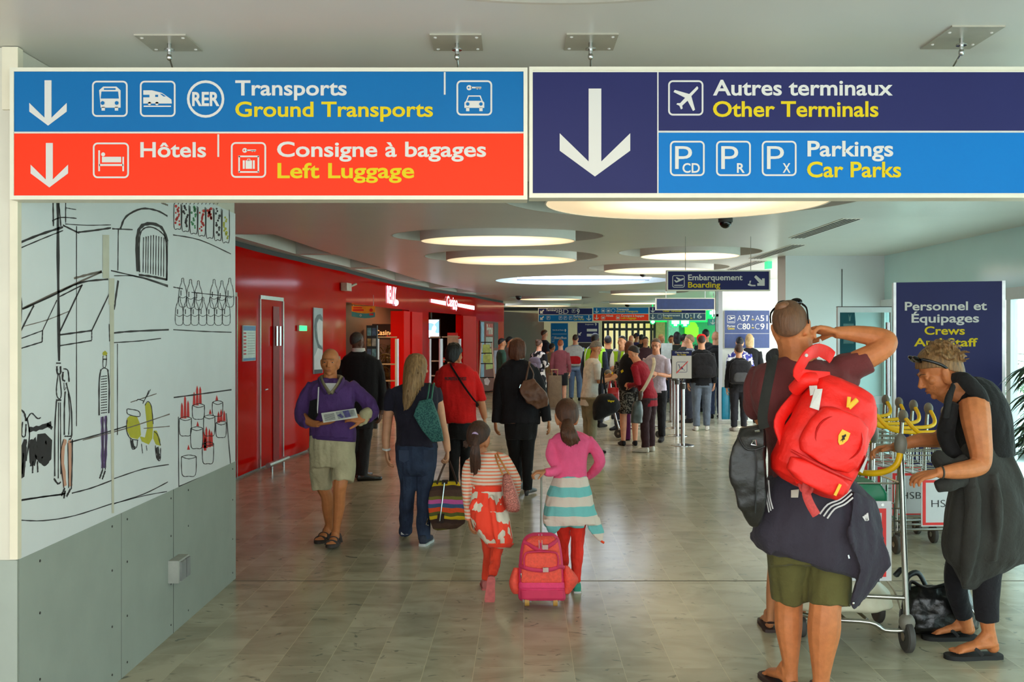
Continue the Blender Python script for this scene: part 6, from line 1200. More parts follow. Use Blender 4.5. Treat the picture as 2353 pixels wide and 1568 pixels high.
m = MB(); m.tube([(cx + .26, yn + .1, .4), (cx + .3, yn + .12, .43), (cx + .31, yn + .2, .38)], .014, 8, res=3); m.build('dark_strap', mat('black strap', rgb(22, 22, 24), .5), t2)
# clear bottle of the far plants and palm by the window come later
# ================================================================ man in purple, walking to the viewer
f = Fig(8.55, 765, 1255)
f.head(759, 833, 63, yaw=180, pitch=2)
f.T('body', [(759, 850, .01, 15), (759, 872, .02, 16.5), (759, 895, .02, 22)])
rows = [(869, 741, 779, .02, .07), (877, 720, 802, .02, .09), (890, 706, 814, .01, .115), (920, 706, 815, 0, .125), (955, 709, 815, -.01, .13), (985, 710, 817, -.02, .135), (1004, 710, 818, -.01, .125, 1014)]
f.R('body', rows[1:], shr=.86); f.R('sweater', rows)
armL = [(722, 886, .02, 17), (706, 910, .02, 17.5), (692, 945, -.01, 16.5), (698, 965, -.06, 15.5), (710, 972, -.12, 13)]
armR = [(801, 884, .02, 17), (823, 902, .02, 17.5), (848, 930, -.01, 17), (853, 948, -.06, 16), (842, 961, -.13, 13)]
f.T('sweater', armL); f.T('sweater', armR)
f.T('body', [(722, 886, .02, 13), (693, 944, -.01, 11), (710, 970, -.13, 9), (732, 975, -.2, 7.5)]); f.T('body', [(801, 884, .02, 13), (849, 930, -.01, 11), (841, 962, -.14, 9), (832, 964, -.2, 7.5)])
f.hand(731, 975, -.2, (1, -.25, .12), (.1, .1, 1), -1, 1.02, curl=(18, 22, 20)); f.hand(834, 965, -.2, (-1, -.25, .25), (0, .9, -.5), 1, 1.02, curl=(28, 35, 25))
# ribbed hem, collar, undershirt, cord
f.R('hem_band', [(1000, 711, 818, -.015, .13, 1008), (1010, 713, 817, -.015, .128, 1017)], res=1)
f.T('collar', [(738, 869, .0, 5), (743, 884, -.095, 5.5), (758, 905, -.135, 4.5)], flat=(.6, 1.5)); f.T('collar', [(784, 868, .0, 5), (777, 884, -.095, 5.5), (761, 905, -.135, 4.5)], flat=(.6, 1.5)); f.T('collar', [(737, 871, .0, 6), (742, 868, .08, 7), (760, 866, .11, 7), (779, 868, .08, 7), (785, 870, .0, 6)])
f.T('collar_flap', [(732, 872, -.02, 5), (736, 885, -.095, 6.5), (749, 905, -.13, 5)], flat=(.5, 1.4)); f.T('collar_flap', [(790, 871, -.02, 5), (785, 885, -.095, 6.5), (771, 903, -.13, 5)], flat=(.5, 1.4))
f.mb('undershirt').poly([f.p(744, 881, -.1), f.p(776, 881, -.1), f.p(769, 894, -.128), f.p(760, 904, -.138), f.p(751, 894, -.128)], (0, .03, 0))
f.T('hood_cord', [(732, 890, -.125, 1.5), (731, 915, -.145, 1.5), (729, 950, -.155, 1.5)], sides=6)
# shorts
f.R('shorts', [(1000, 709, 817, 0, .125), (1020, 707, 817, 0, .13), (1045, 708, 817, 0, .135), (1075, 712, 816, 0, .13)])
f.T('shorts', [(736, 1050, .02, 28), (737, 1085, .05, 26), (741, 1121, .08, 23.5)]); f.T('shorts', [(789, 1045, -.01, 29), (789, 1080, -.05, 27), (787, 1107, -.08, 24.5)])
f.R('body', [(1010, 716, 808, 0, .11), (1060, 720, 806, 0, .11)])
f.T('body', [(738, 1050, .02, 21), (740, 1110, .08, 17), (751, 1140, .12, 14.5), (753, 1170, .17, 13.5), (756, 1205, .24, 9), (757, 1224, .27, 9)]); f.T('body', [(788, 1045, -.02, 22), (783, 1105, -.1, 17), (780, 1128, -.1, 15), (779, 1165, -.06, 13.5), (773, 1215, -.02, 8.5), (772, 1236, -.0, 9)])
f.mb('body'); foot_blobs(f.mb('body'), Vector((f.p(758, 0, .28).x, 8.86, .015)), (-.25, -1, 0), .98); foot_blobs(f.mb('body'), Vector((f.p(772, 0, .03).x, 8.6, .02)), (-.02, -1, .06), .98)
for i, (h, dv) in enumerate(((Vector((f.p(758, 0, .28).x, 8.86, 0.0)), (-.25, -1, 0)), (Vector((f.p(772, 0, .03).x, 8.6, .006)), (-.02, -1, .06)))):
    n = 'sandal' if i == 0 else 'sandal#2'; m = f.mb(n); sole_blobs(m, h, dv, 1.0, .026)
    d = Vector(dv).normalized(); l = d.cross(Vector((0, 0, 1)))
    for a, zc, rr in ((.05, .1, .05), (.14, .066, .048), (.2, .045, .05)): m.tube([h + d * a - l * rr + Vector((0, 0, .015)), h + d * a - l * rr * .7 + Vector((0, 0, zc * .8)), h + d * a + Vector((0, 0, zc)), h + d * a + l * rr * .7 + Vector((0, 0, zc * .8)), h + d * a + l * rr + Vector((0, 0, .015))], .012, 6, flat=(.4, 1.3), res=3)
p = f.done('balding man in purple sweater and beige shorts walking forward with a newspaper', {'body': (SK['tan'], .0055), 'sweater': (cloth('purple sweater', 84, 54, 108), .008, .012, 13), 'hem_band': (cloth('purple rib', 74, 46, 98), .008), 'collar': (cloth('olive collar', 142, 130, 100), .006), 'collar_flap': (cloth('purple sweater', 84, 54, 108), .006), 'undershirt': (cloth('white cotton', 214, 210, 206), 0), 'hood_cord': (cloth('white cord', 216, 212, 208), 0), 'shorts': (cloth('beige cotton', 182, 170, 136), .008, .014, 12), 'sandal': (mat('dark sandal', rgb(58, 48, 42), .7), 0)})
face_parts(p, f.hc, f.hR, f.hs, (150, 126, 104))
m = MB(); 
for q in (-1, 1): m.ell(f.hc + f.hR @ (Vector((q * .072, -.045, .02)) * f.hs), (.007 * f.hs, .05 * f.hs, .034 * f.hs), f.hR, 12)
m.ell(f.hc + f.hR @ (Vector((0, -.09, .01)) * f.hs), (.055 * f.hs, .025 * f.hs, .045 * f.hs), f.hR, 12); m.build('hair', hairm('thin grey hair', 168, 122, 88), p)
# newspaper, cloth cap and pouch he holds
def sheet(name, m, par, pts, th, loc=None):
    b = MB(); b.poly(pts, th); return b.build(name, m, par, loc)
t = thing('newspaper', 'folded newspaper with photos held by the man in purple', 'newspaper', f.p(780, 970, -.3))
NP = [f.p(738, 950, -.27), f.p(816, 939, -.27), f.p(822, 960, -.29), f.p(743, 972, -.29)]
sheet('folded_pages', mat('newsprint', rgb(206, 204, 192), .8, 0, .08, 20), t, NP, (0, .02, 0))
def onq(q, u, v, d=.002): 
    a = q[0].lerp(q[1], u); b = q[3].lerp(q[2], u); r = a.lerp(b, v); r.y -= d; return r
m = MB(); m.poly([onq(NP, u, v) for u, v in ((.42, .1), (.96, .08), (.97, .8), (.45, .86))], (0, .001, 0)); ph = m.build('photo', mat('grey newsprint photo', rgb(150, 152, 146), .7, 0, .4, 14), t)
m = MB(); m.poly([onq(NP, u, v, .004) for u, v in ((.62, .08), (.8, .07), (.82, .8), (.66, .82))], (0, .001, 0)); m.poly([onq(NP, u, v, .004) for u, v in ((.44, .45), (.55, .3), (.62, .7), (.56, .84))], (0, .001, 0)); m.build('violet_print', mat('violet print', rgb(86, 80, 130), .7, 0, .3, 30), t)
m = MB()
for k in range(7): m.poly([onq(NP, u, v, .003) for u, v in ((.06, .2 + k * .1), (.37, .18 + k * .1), (.37, .23 + k * .1), (.06, .25 + k * .1))], (0, .0005, 0))
m.build('print_lines', mat('print grey', rgb(96, 96, 92), .8), t)
m = MB(); m.ell(f.p(838, 953, -.17), (.045, .05, .06), rotm(0, 0, 30)); m.ell(f.p(847, 950, -.16), (.03, .05, .045)); m.tube([f.p(824, 980, -.18), f.p(836, 970, -.19), f.p(842, 945, -.17), f.p(846, 936, -.15)], [.01, .03, .035, .006], 10, flat=(.6, 1.2))
tag(m.build('folded_cap', cloth('sand cloth', 176, 164, 128), None, None, .008, 2, .006, 20), 'crumpled sand coloured cap in the left hand of the man in purple', 'cap')
m = MB(); m.poly([f.p(712, 922, -.1), f.p(727, 917, -.14), f.p(729, 955, -.17), f.p(722, 966, -.15), f.p(707, 960, -.1)], (0, .05, 0)); tag(m.build('clutch_bag', cloth('black nylon', 26, 25, 28)), 'black pouch clamped under the arm of the man in purple', 'bag')
# ================================================================ man in the black suit
f = Fig(12.3, 826, 1107)
f.head(821, 785, 42, yaw=38, pitch=0); f.hair('hair', 1.04, -.045, .012)
f.T('body', [(820, 795, 0, 11), (822, 815, 0, 12)])
rows = [(806, 808, 840, 0, .07), (814, 800, 846, 0, .09), (824, 787, 866, 0, .12), (850, 783, 872, 0, .14), (890, 786, 870, 0, .14), (930, 788, 868, 0, .14), (966, 786, 870, 0, .15)]
f.R('jacket', rows); f.R('body', rows[1:], shr=.85)
f.T('jacket', [(862, 830, 0, 12), (872, 862, .0, 12.5), (878, 905, 0, 11), (876, 945, -.04, 9)]); f.T('jacket', [(792, 830, 0, 12), (783, 865, .0, 12), (781, 905, 0, 11), (785, 942, -.04, 9)])
f.T('body', [(862, 830, 0, 9), (878, 905, 0, 8), (876, 952, -.05, 5)]); f.T('body', [(792, 830, 0, 9), (782, 905, 0, 8), (785, 950, -.05, 5)])
f.hand(875, 947, -.05, (-.1, -.1, -1), (-1, .2, 0), 1, 1., curl=(25, 35, 30)); f.hand(785, 946, -.05, (.1, -.1, -1), (1, .2, 0), -1, 1., curl=(25, 35, 30))
f.R('shirt_collar', [(800, 809, 839, -.01, .075), (810, 808, 840, 0, .08)], res=1)
f.R('trousers', [(955, 800, 858, 0, .12), (985, 800, 857, 0, .12)]); f.T('trousers', [(840, 975, 0, 17), (836, 1030, .02, 15), (832, 1092, .03, 14)]); f.T('trousers', [(815, 975, 0, 17), (817, 1030, .05, 15), (818, 1080, .2, 13)])
f.T('body', [(838, 970, 0, 12), (832, 1095, .03, 7)]); f.T('body', [(816, 970, 0, 12), (818, 1085, .2, 7)])
shoe_blobs(f.mb('shoe'), Vector((f.p(823, 0).x, 12.33, 0)), (1, .35, 0), 1.08); shoe_blobs(f.mb('shoe#2'), Vector((f.p(815, 0).x, 12.55, 0)), (.5, 1, 0), 1.08)
foot_blobs(f.mb('body'), Vector((f.p(823, 0).x, 12.33, .01)), (1, .35, 0), .9, False); foot_blobs(f.mb('body'), Vector((f.p(815, 0).x, 12.55, .01)), (.5, 1, 0), .9, False)
SUIT = cloth('black suit', 22, 21, 25, vs=5)
f.done('dark-skinned man in a black suit walking away behind the man in purple', {'body': (SK['brown'], .007), 'hair': (hairm('cropped greying hair', 50, 42, 38), .007), 'jacket': (SUIT, .009, .01, 9), 'shirt_collar': (cloth('white cotton', 214, 210, 206), .008), 'trousers': (cloth('charcoal trousers', 40, 38, 40), .009, .012, 10), 'shoe': (mat('black leather', rgb(18, 17, 17), .25, 0, .1), .006)})
# ================================================================ long-haired woman in jeans
f = Fig(8.6, 955, 1245)
f.head(958, 846, 62, yaw=50, pitch=4)
f.T('body', [(956, 862, 0, 14), (954, 895, .0, 16)])
rows = [(880, 942, 985, 0, .07), (886, 915, 998, 0, .09), (897, 897, 1008, 0, .115), (915, 898, 1008, 0, .13), (950, 906, 1006, 0, .13), (985, 911, 1004, 0, .125), (1010, 910, 1005, 0, .13), (1024, 907, 1007, 0, .135, 1030)]
f.R('top', rows); f.R('body', rows[1:], shr=.87)
f.T('top', [(906, 897, 0, 15), (897, 920, 0, 15.5), (893, 944, 0, 14.5)]); f.T('top', [(1000, 894, 0, 14), (1006, 910, 0, 13.5), (1009, 925, 0, 12)])
f.T('body', [(906, 897, 0, 12), (893, 945, 0, 12), (889, 985, .0, 10.5), (887, 1012, -.02, 9.5), (888, 1038, -.04, 7)]); f.T('body', [(1000, 895, 0, 11), (1009, 930, 0, 11), (1016, 972, .0, 10), (1024, 1008, 0, 9.5), (1029, 1038, .0, 7)])
f.hand(888, 1037, -.04, (.12, -.1, -1), (1, .3, .1), -1, .95, curl=(22, 32, 25)); f.hand(1029, 1036, 0, (.0, -.1, -1), (-1, 0, 0), 1, .95, curl=(55, 70, 50))
f.R('jeans', [(1018, 909, 1006, 0, .125), (1045, 909, 1007, 0, .14), (1068, 912, 1005, 0, .138), (1084, 916, 1000, 0, .125), (1094, 922, 994, 0, .1)]); f.T('jeans', [(935, 1055, 0, 25), (937, 1110, 0, 19), (936, 1160, .05, 17), (931, 1225, .22, 15)]); f.T('jeans', [(981, 1055, 0, 25), (976, 1110, -.02, 19), (973, 1165, -.02, 16.5), (976, 1240, -.03, 15.5)])
f.T('body', [(935, 1055, 0, 18), (937, 1110, 0, 13), (936, 1160, .05, 11), (931, 1226, .22, 7)]); f.T('body', [(981, 1050, 0, 19), (975, 1130, -.02, 13), (976, 1245, -.03, 7)])
h1 = Vector((f.p(932, 0, .25).x, 8.78, .045)); h2 = Vector((f.p(972, 0, -.05).x, 8.52, .0))
for n, h, dv in (('shoe', h1, (-.1, 1, -.16)), ('shoe#2', h2, (.18, 1, 0))):
    shoe_blobs(f.mb(n), h + Vector((0, 0, .012)), dv, .92, th=.01); foot_blobs(f.mb('body'), h + Vector((0, 0, .015)), dv, .85, False); sole_blobs(f.mb('sole' + n[4:]), h, dv, .94, .022)
# back of jeans: seams and pocket
for x in (928, 985): f.mb('pocket' if x < 950 else 'pocket#2').poly([f.p(x - 12, 1035, -.137), f.p(x + 12, 1035, -.137), f.p(x + 11, 1058, -.143), f.p(x, 1064, -.143), f.p(x - 11, 1058, -.143)], (0, .012, 0))
f.T('bracelet', [(880, 1033, -.04, 2.5), (888, 1035, -.075, 2.5), (896, 1033, -.04, 2.5), (888, 1031, -.005, 2.5), (880, 1033, -.04, 2.5)], sides=8)
# hair
f.hair('hair', 1.1, -.06, .0, top=1.04)
f.R('hair', [(815, 940, 972, 0, .07), (835, 929, 982, -.02, .085), (860, 926, 979, -.03, .085), (880, 925, 974, -.05, .08), (900, 924, 964, -.09, .05), (925, 925, 950, -.125, .03), (940, 928, 940, -.135, .012)])
f.locks('hair', [(938, 825, -.06), (950, 815, -.09), (966, 818, -.07), (978, 836, -.0)], [(926, 944, -.15), (938, 938, -.16), (952, 915, -.15), (972, 888, -.05)], 46, 3.2, .8, 2, -.03, .03)
f.locks('hair#2', [(945, 818, -.08), (957, 814, -.09), (970, 822, -.08)], [(929, 935, -.16), (945, 925, -.16), (968, 892, -.1)], 16, 2, .6, 2, -.045, .03, seed=5)
p = f.done('woman with long blonde hair, dark top and jeans, carrying a striped duffel', {'body': (SK['pale'], .0055), 'top': (cloth('navy black jersey', 34, 32, 44), .008, .012, 11), 'jeans': (mat('dark denim', rgb(52, 62, 84), .85, 0, .38, 5, .5, 60, spec=.2), .008, .013, 14), 'pocket': (mat('denim pocket', rgb(46, 56, 80), .85, 0, .3, 6), 0), 'shoe': (mat('navy canvas shoe', rgb(40, 44, 60), .7), .006), 'sole': (mat('white rubber', rgb(205, 204, 200), .5), 0), 'bracelet': (mat('white band', rgb(226, 224, 220), .4), 0), 'hair': (hairm('blonde brown hair', 140, 106, 66, .45), .0045)})
face_parts(p, f.hc, f.hR, f.hs, (110, 80, 56))
# teal tote on her shoulder
t = thing('tote_bag', 'green woven tote hanging from the shoulder of the woman in jeans', 'bag', f.p(995, 1018, -.16)); g = Fig(8.6, 995, 1018)
g.mb('b').loft([[g.p(x, y, -.16 + dd) for x, y, dd in q] for q in ([(963, 922, -.02), (992, 915, -.02), (992, 915, .03), (963, 922, .03)], [(955, 940, -.06), (998, 935, -.06), (1000, 935, .04), (957, 940, .05)], [(950, 956, -.08), (1004, 956, -.09), (1008, 955, .04), (952, 957, .05)], [(970, 990, -.09), (1014, 988, -.1), (1016, 988, .03), (972, 990, .04)], [(993, 1017, -.06), (1019, 1014, -.07), (1020, 1014, .01), (995, 1016, .02)])])
def woven(name, a, b, sc=60):
    m = patches(name, [(rgb(*a), .55), (rgb(*b), .45)], sc, .7, dist='CHEBYCHEV', bump=.6); return m
g.M['b'].build('bag_body', woven('teal woven', (64, 112, 104), (38, 80, 78), 130), t, None, .006, 3)
m = MB()
for x0, x1 in ((984, 981), (993, 991)): m.tube([g.p(x1, 922, -.17), g.p(x0 + 1, 900, -.17), g.p(x0 + 3, 884, -.1), g.p(x0 + 5, 883, .02), g.p(x0 + 4, 905, .13)], .0065, 8, res=4)
m.build('handles', mat('green strap', rgb(44, 104, 82), .6), t)
# striped duffel in her right hand
t = thing('duffel_bag', 'multicoloured striped duffel hanging from the hand of the woman in jeans', 'bag', f.p(1030, 1219, .0)); g = Fig(8.6, 1030, 1219)
STR = [((70, 50, 44), .13), ((214, 178, 30), .1), ((92, 96, 44), .1), ((232, 84, 40), .13), ((62, 92, 128), .12), ((206, 92, 160), .12), ((120, 112, 48), .1), ((84, 60, 50), .2)]
g.mb('b').loft([[g.p(x, y, -.02 + dd) for x, y, dd in [(a[0], a[1], -.12 * w), (a[2], a[3], -.12 * w), (a[2], a[3], .12 * w), (a[0], a[1], .12 * w)]] for a, w in (((998, 1104, 1052, 1106), .5), ((987, 1130, 1062, 1122), 1), ((983, 1160, 1067, 1150), 1.25), ((987, 1195, 1071, 1188), 1.25), ((995, 1216, 1068, 1203), .9), ((1005, 1220, 1050, 1215), .5))])
g.M['b'].build('bag_body', stripes('duffel stripes', [(rgb(*c), q) for c, q in STR], .27, 2, warp=.25, off=.55), t, None, .007, 4)
m = MB(); m.poly([g.p(1016, 1104, -.1), g.p(1029, 1104, -.1), g.p(1019, 1203, -.19), g.p(1003, 1203, -.19)], (0, .04, 0)); zp = m.build('zip_panel', cloth('dark brown canvas', 52, 38, 34), t)
m = MB(); m.tube([g.p(1021, 1110, -.13), g.p(1015, 1160, -.185), g.p(1010, 1198, -.2)], .006, 6); m.build('zip', ch, zp)
m = MB()
for x0, x1 in ((1004, 1024), (1050, 1033)): m.tube([g.p(x0, 1112, -.13), g.p((x0 + x1) / 2, 1085, -.06), g.p(x1, 1062, -.0), g.p(1029, 1054, .0)], .012, 8, flat=(.5, 1.2), res=4)
m.build('handles', cloth('brown webbing', 66, 46, 38), t)
m = MB(); m.tube([g.p(984, 1192, -.1), g.p(979, 1206, -.12), g.p(985, 1208, -.12)], .006, 6); m.build('strap_clip', ch, t)
# ================================================================ person in the red work shirt
f = Fig(10.0, 1056, 1184)
f.head(1044, 818, 53, yaw=25, pitch=4); f.T('body', [(1044, 830, 0, 12), (1046, 852, 0, 13)])
rows = [(836, 1028, 1063, 0, .07), (843, 1015, 1080, 0, .09), (856, 1005, 1092, 0, .12), (885, 1002, 1096, 0, .14), (920, 1006, 1096, 0, .14), (950, 1016, 1096, 0, .14), (973, 1024, 1097, 0, .145)]
f.R('shirt', rows); f.R('body', rows[1:], shr=.86)
f.T('shirt', [(1084, 856, 0, 13), (1096, 888, 0, 14), (1104, 921, 0, 13)]); f.T('shirt', [(1014, 856, 0, 13), (1006, 890, .05, 13), (1003, 918, .08, 12)])
f.T('body', [(1084, 856, 0, 10), (1104, 922, 0, 10), (1110, 944, 0, 8.5), (1114, 962, -.0, 6.5)]); f.T('body', [(1014, 856, 0, 10), (1003, 920, .08, 9), (1008, 960, 0, 7)])
f.hand(1114, 962, 0, (.0, .0, -1), (-1, .2, 0), 1, .95, curl=(20, 30, 25)); f.hand(1008, 958, .0, (.0, .1, -1), (1, .2, 0), -1, .95)
f.R('trousers', [(965, 1029, 1083, 0, .12), (990, 1030, 1083, 0, .13), (1010, 1031, 1083, 0, .12)]); f.T('trousers', [(1044, 1000, 0, 14), (1043, 1090, 0, 12), (1044, 1172, 0, 11)]); f.T('trousers', [(1070, 1000, 0, 14), (1070, 1090, .1, 12), (1069, 1168, .25, 11)])
f.T('body', [(1044, 1000, 0, 11), (1044, 1172, 0, 6)]); f.T('body', [(1070, 1000, 0, 11), (1069, 1168, .25, 6)])
for n, x, yy in (('shoe', 1044, 9.98), ('shoe#2', 1069, 10.22)):
    h = Vector(((x - HX) * yy / F, yy, 0)); shoe_blobs(f.mb(n), h, (0, 1, 0), .95); foot_blobs(f.mb('body'), h + Vector((0, 0, .01)), (0, 1, 0), .8, False)
f.hair('hair', 1.13, -.075, .0, top=1.08); f.T('earring', [(1060, 833, -.02, .9), (1061.5, 837, -.02, .9), (1060, 840, -.02, .9), (1058.5, 837, -.02, .9), (1060, 833, -.02, .9)], sides=6)
f.T('collar', [(1028, 839, .02, 3.2), (1045, 838, -.085, 3.2), (1062, 839, .02, 3.2)], flat=(.6, 1.4))
p = f.done('dark-haired person in a red work shirt and black trousers, seen from behind', {'body': (SK['olive'], .006), 'hair': (HAIRK, .006, .008, 30), 'shirt': (cloth('red work shirt', 206, 22, 20), .008, .013, 10), 'collar': (cloth('red work collar', 186, 18, 18), .006), 'trousers': (cloth('black trousers', 24, 23, 25), .008, .01, 10), 'shoe': (mat('black leather', rgb(18, 17, 17), .25), .006), 'earring': (ch, 0)})
m = MB(); o = f.p(1022, 874, -.148); add_text(m, 'PROPRETE & SERVICES', o, UX, UZ, 0, 49 * f.k, 6.5 * f.k, .04); m.build('printed_lettering', mat('black print', rgb(26, 16, 16), .7), p)
m = MB(); m.tube([f.p(1034, 838, -.03), f.p(1040, 847, -.118), f.p(1066, 888, -.165), f.p(1088, 918, -.15), f.p(1097, 928, -.08), f.p(1096, 935, .06)], .013, 8, flat=(.4, 1.3), res=4); tag(m.build('shoulder_strap', cloth('black nylon', 26, 25, 28)), 'black bag strap slung across the back of the red work shirt', 'strap')
# ================================================================ woman in the black coat
f = Fig(11.2, 1192, 1140)
f.head(1189, 803, 49, yaw=12, pitch=3); f.T('body', [(1188, 815, 0, 10), (1188, 838, 0, 11)])
rows = [(826, 1171, 1203, 0, .065), (833, 1160, 1216, 0, .09), (845, 1149, 1231, 0, .12), (875, 1145, 1237, 0, .14), (915, 1152, 1234, 0, .13), (950, 1152, 1240, 0, .14), (974, 1150, 1241, 0, .15)]
f.R('coat', rows); f.R('body', rows[1:], shr=.85)
f.T('coat', [(1223, 848, 0, 13), (1240, 885, 0, 13), (1250, 925, 0, 12), (1257, 968, -.03, 10.5)]); f.T('coat', [(1157, 848, 0, 13), (1147, 885, 0, 12.5), (1143, 930, 0, 11.5), (1139, 972, -.02, 9.5)])
f.T('body', [(1223, 848, 0, 9), (1250, 925, 0, 8), (1261, 968, -.04, 5)]); f.T('body', [(1157, 848, 0, 9), (1143, 930, 0, 8), (1138, 972, -.03, 5)])
f.hand(1261, 968, -.04, (.12, -.1, -1), (-1, .2, .1), 1, .95, curl=(20, 30, 25)); f.hand(1138, 971, -.03, (.1, -.1, -1), (1, .3, 0), -1, .95, curl=(22, 30, 25))
f.R('blouse_collar', [(822, 1172, 1203, -.0, .068), (828, 1171, 1204, 0, .072)], res=1)
f.R('trousers', [(962, 1158, 1236, 0, .13), (990, 1160, 1234, 0, .13), (1010, 1163, 1230, 0, .13)]); f.T('trousers', [(1180, 1000, 0, 18), (1186, 1060, .1, 14), (1190, 1105, .25, 11)]); f.T('trousers', [(1213, 1000, 0, 18), (1212, 1060, 0, 13.5), (1212, 1126, 0, 11)])
f.T('body', [(1180, 1000, 0, 13), (1190, 1110, .25, 5)]); f.T('body', [(1213, 1000, 0, 13), (1212, 1130, 0, 5)])
for n, x, yy in (('shoe', 1210, 11.2), ('shoe#2', 1191, 11.5)):
    h = Vector(((x - HX) * yy / F, yy, 0)); m = f.mb(n); shoe_blobs(m, h + Vector((0, 0, .02)), (.45, 1, -.03), .9); m.cyl(h, h + Vector((0, 0, .05)), .02, .028, 12); foot_blobs(f.mb('body'), h + Vector((0, 0, .025)), (.45, 1, 0), .8, False)
f.hair('hair', 1.1, -.07, .0, top=1.04); f.R('hair', [(785, 1172, 1206, -.01, .07), (800, 1168, 1209, -.01, .085), (815, 1168, 1208, -.01, .085), (825, 1172, 1203, -.02, .075)])
f.locks('hair', [(1174, 785, -.06), (1189, 779, -.09), (1204, 785, -.06)], [(1170, 824, -.07), (1188, 828, -.1), (1206, 822, -.06)], 26, 2.6, 1.4, 1, -.02, .03, .6)
f.done('brown-haired woman in a black coat and trousers with a brown shoulder bag', {'body': (SK['olive'], .006), 'hair': (hairm('chestnut hair', 92, 52, 34), .0055), 'coat': (cloth('black wool coat', 27, 25, 29), .009, .012, 9), 'blouse_collar': (cloth('white cotton', 214, 210, 206), .008), 'trousers': (cloth('black trousers', 24, 23, 25), .009, .01, 10), 'shoe': (mat('grey leather', rgb(70, 72, 76), .35), .006)})
t = thing('shoulder_bag', 'soft brown leather bag on the back of the woman in the black coat', 'bag', f.p(1228, 940, -.2)); g = Fig(11.2, 1228, 940)
g.mb('b').loft([[g.p(x, y, -.2 + dd) for x, y, dd in q] for q in ([(1203, 875, -.02), (1226, 870, -.02), (1226, 870, .05), (1203, 875, .05)], [(1194, 889, -.05), (1237, 884, -.06), (1237, 884, .07), (1195, 889, .06)], [(1196, 906, -.08), (1254, 903, -.09), (1254, 903, .08), (1197, 906, .07)], [(1210, 924, -.08), (1261, 917, -.08), (1261, 917, .07), (1212, 924, .06)], [(1234, 940, -.05), (1259, 935, -.05), (1258, 935, .04), (1236, 940, .04)])])
g.M['b'].build('bag_body', mat('brown leather', rgb(104, 68, 50), .5, 0, .2, 12, .4, 30), t, None, .008, 3, .012, 12)
m = MB()
for x0 in (1207, 1222): m.tube([g.p(x0, 880, -.22), g.p(x0 + 4, 860, -.18), g.p(1216, 838, -.13), g.p(1218, 833, 0), g.p(1220, 850, .12)], .009, 8, flat=(.5, 1.2), res=4)
m.build('straps', mat('brown strap', rgb(92, 60, 46), .5), t)
m = MB(); m.tube([g.p(1196, 884, -.25), g.p(1193, 892, -.26)], .006, 6); m.build('buckle', ch, t)
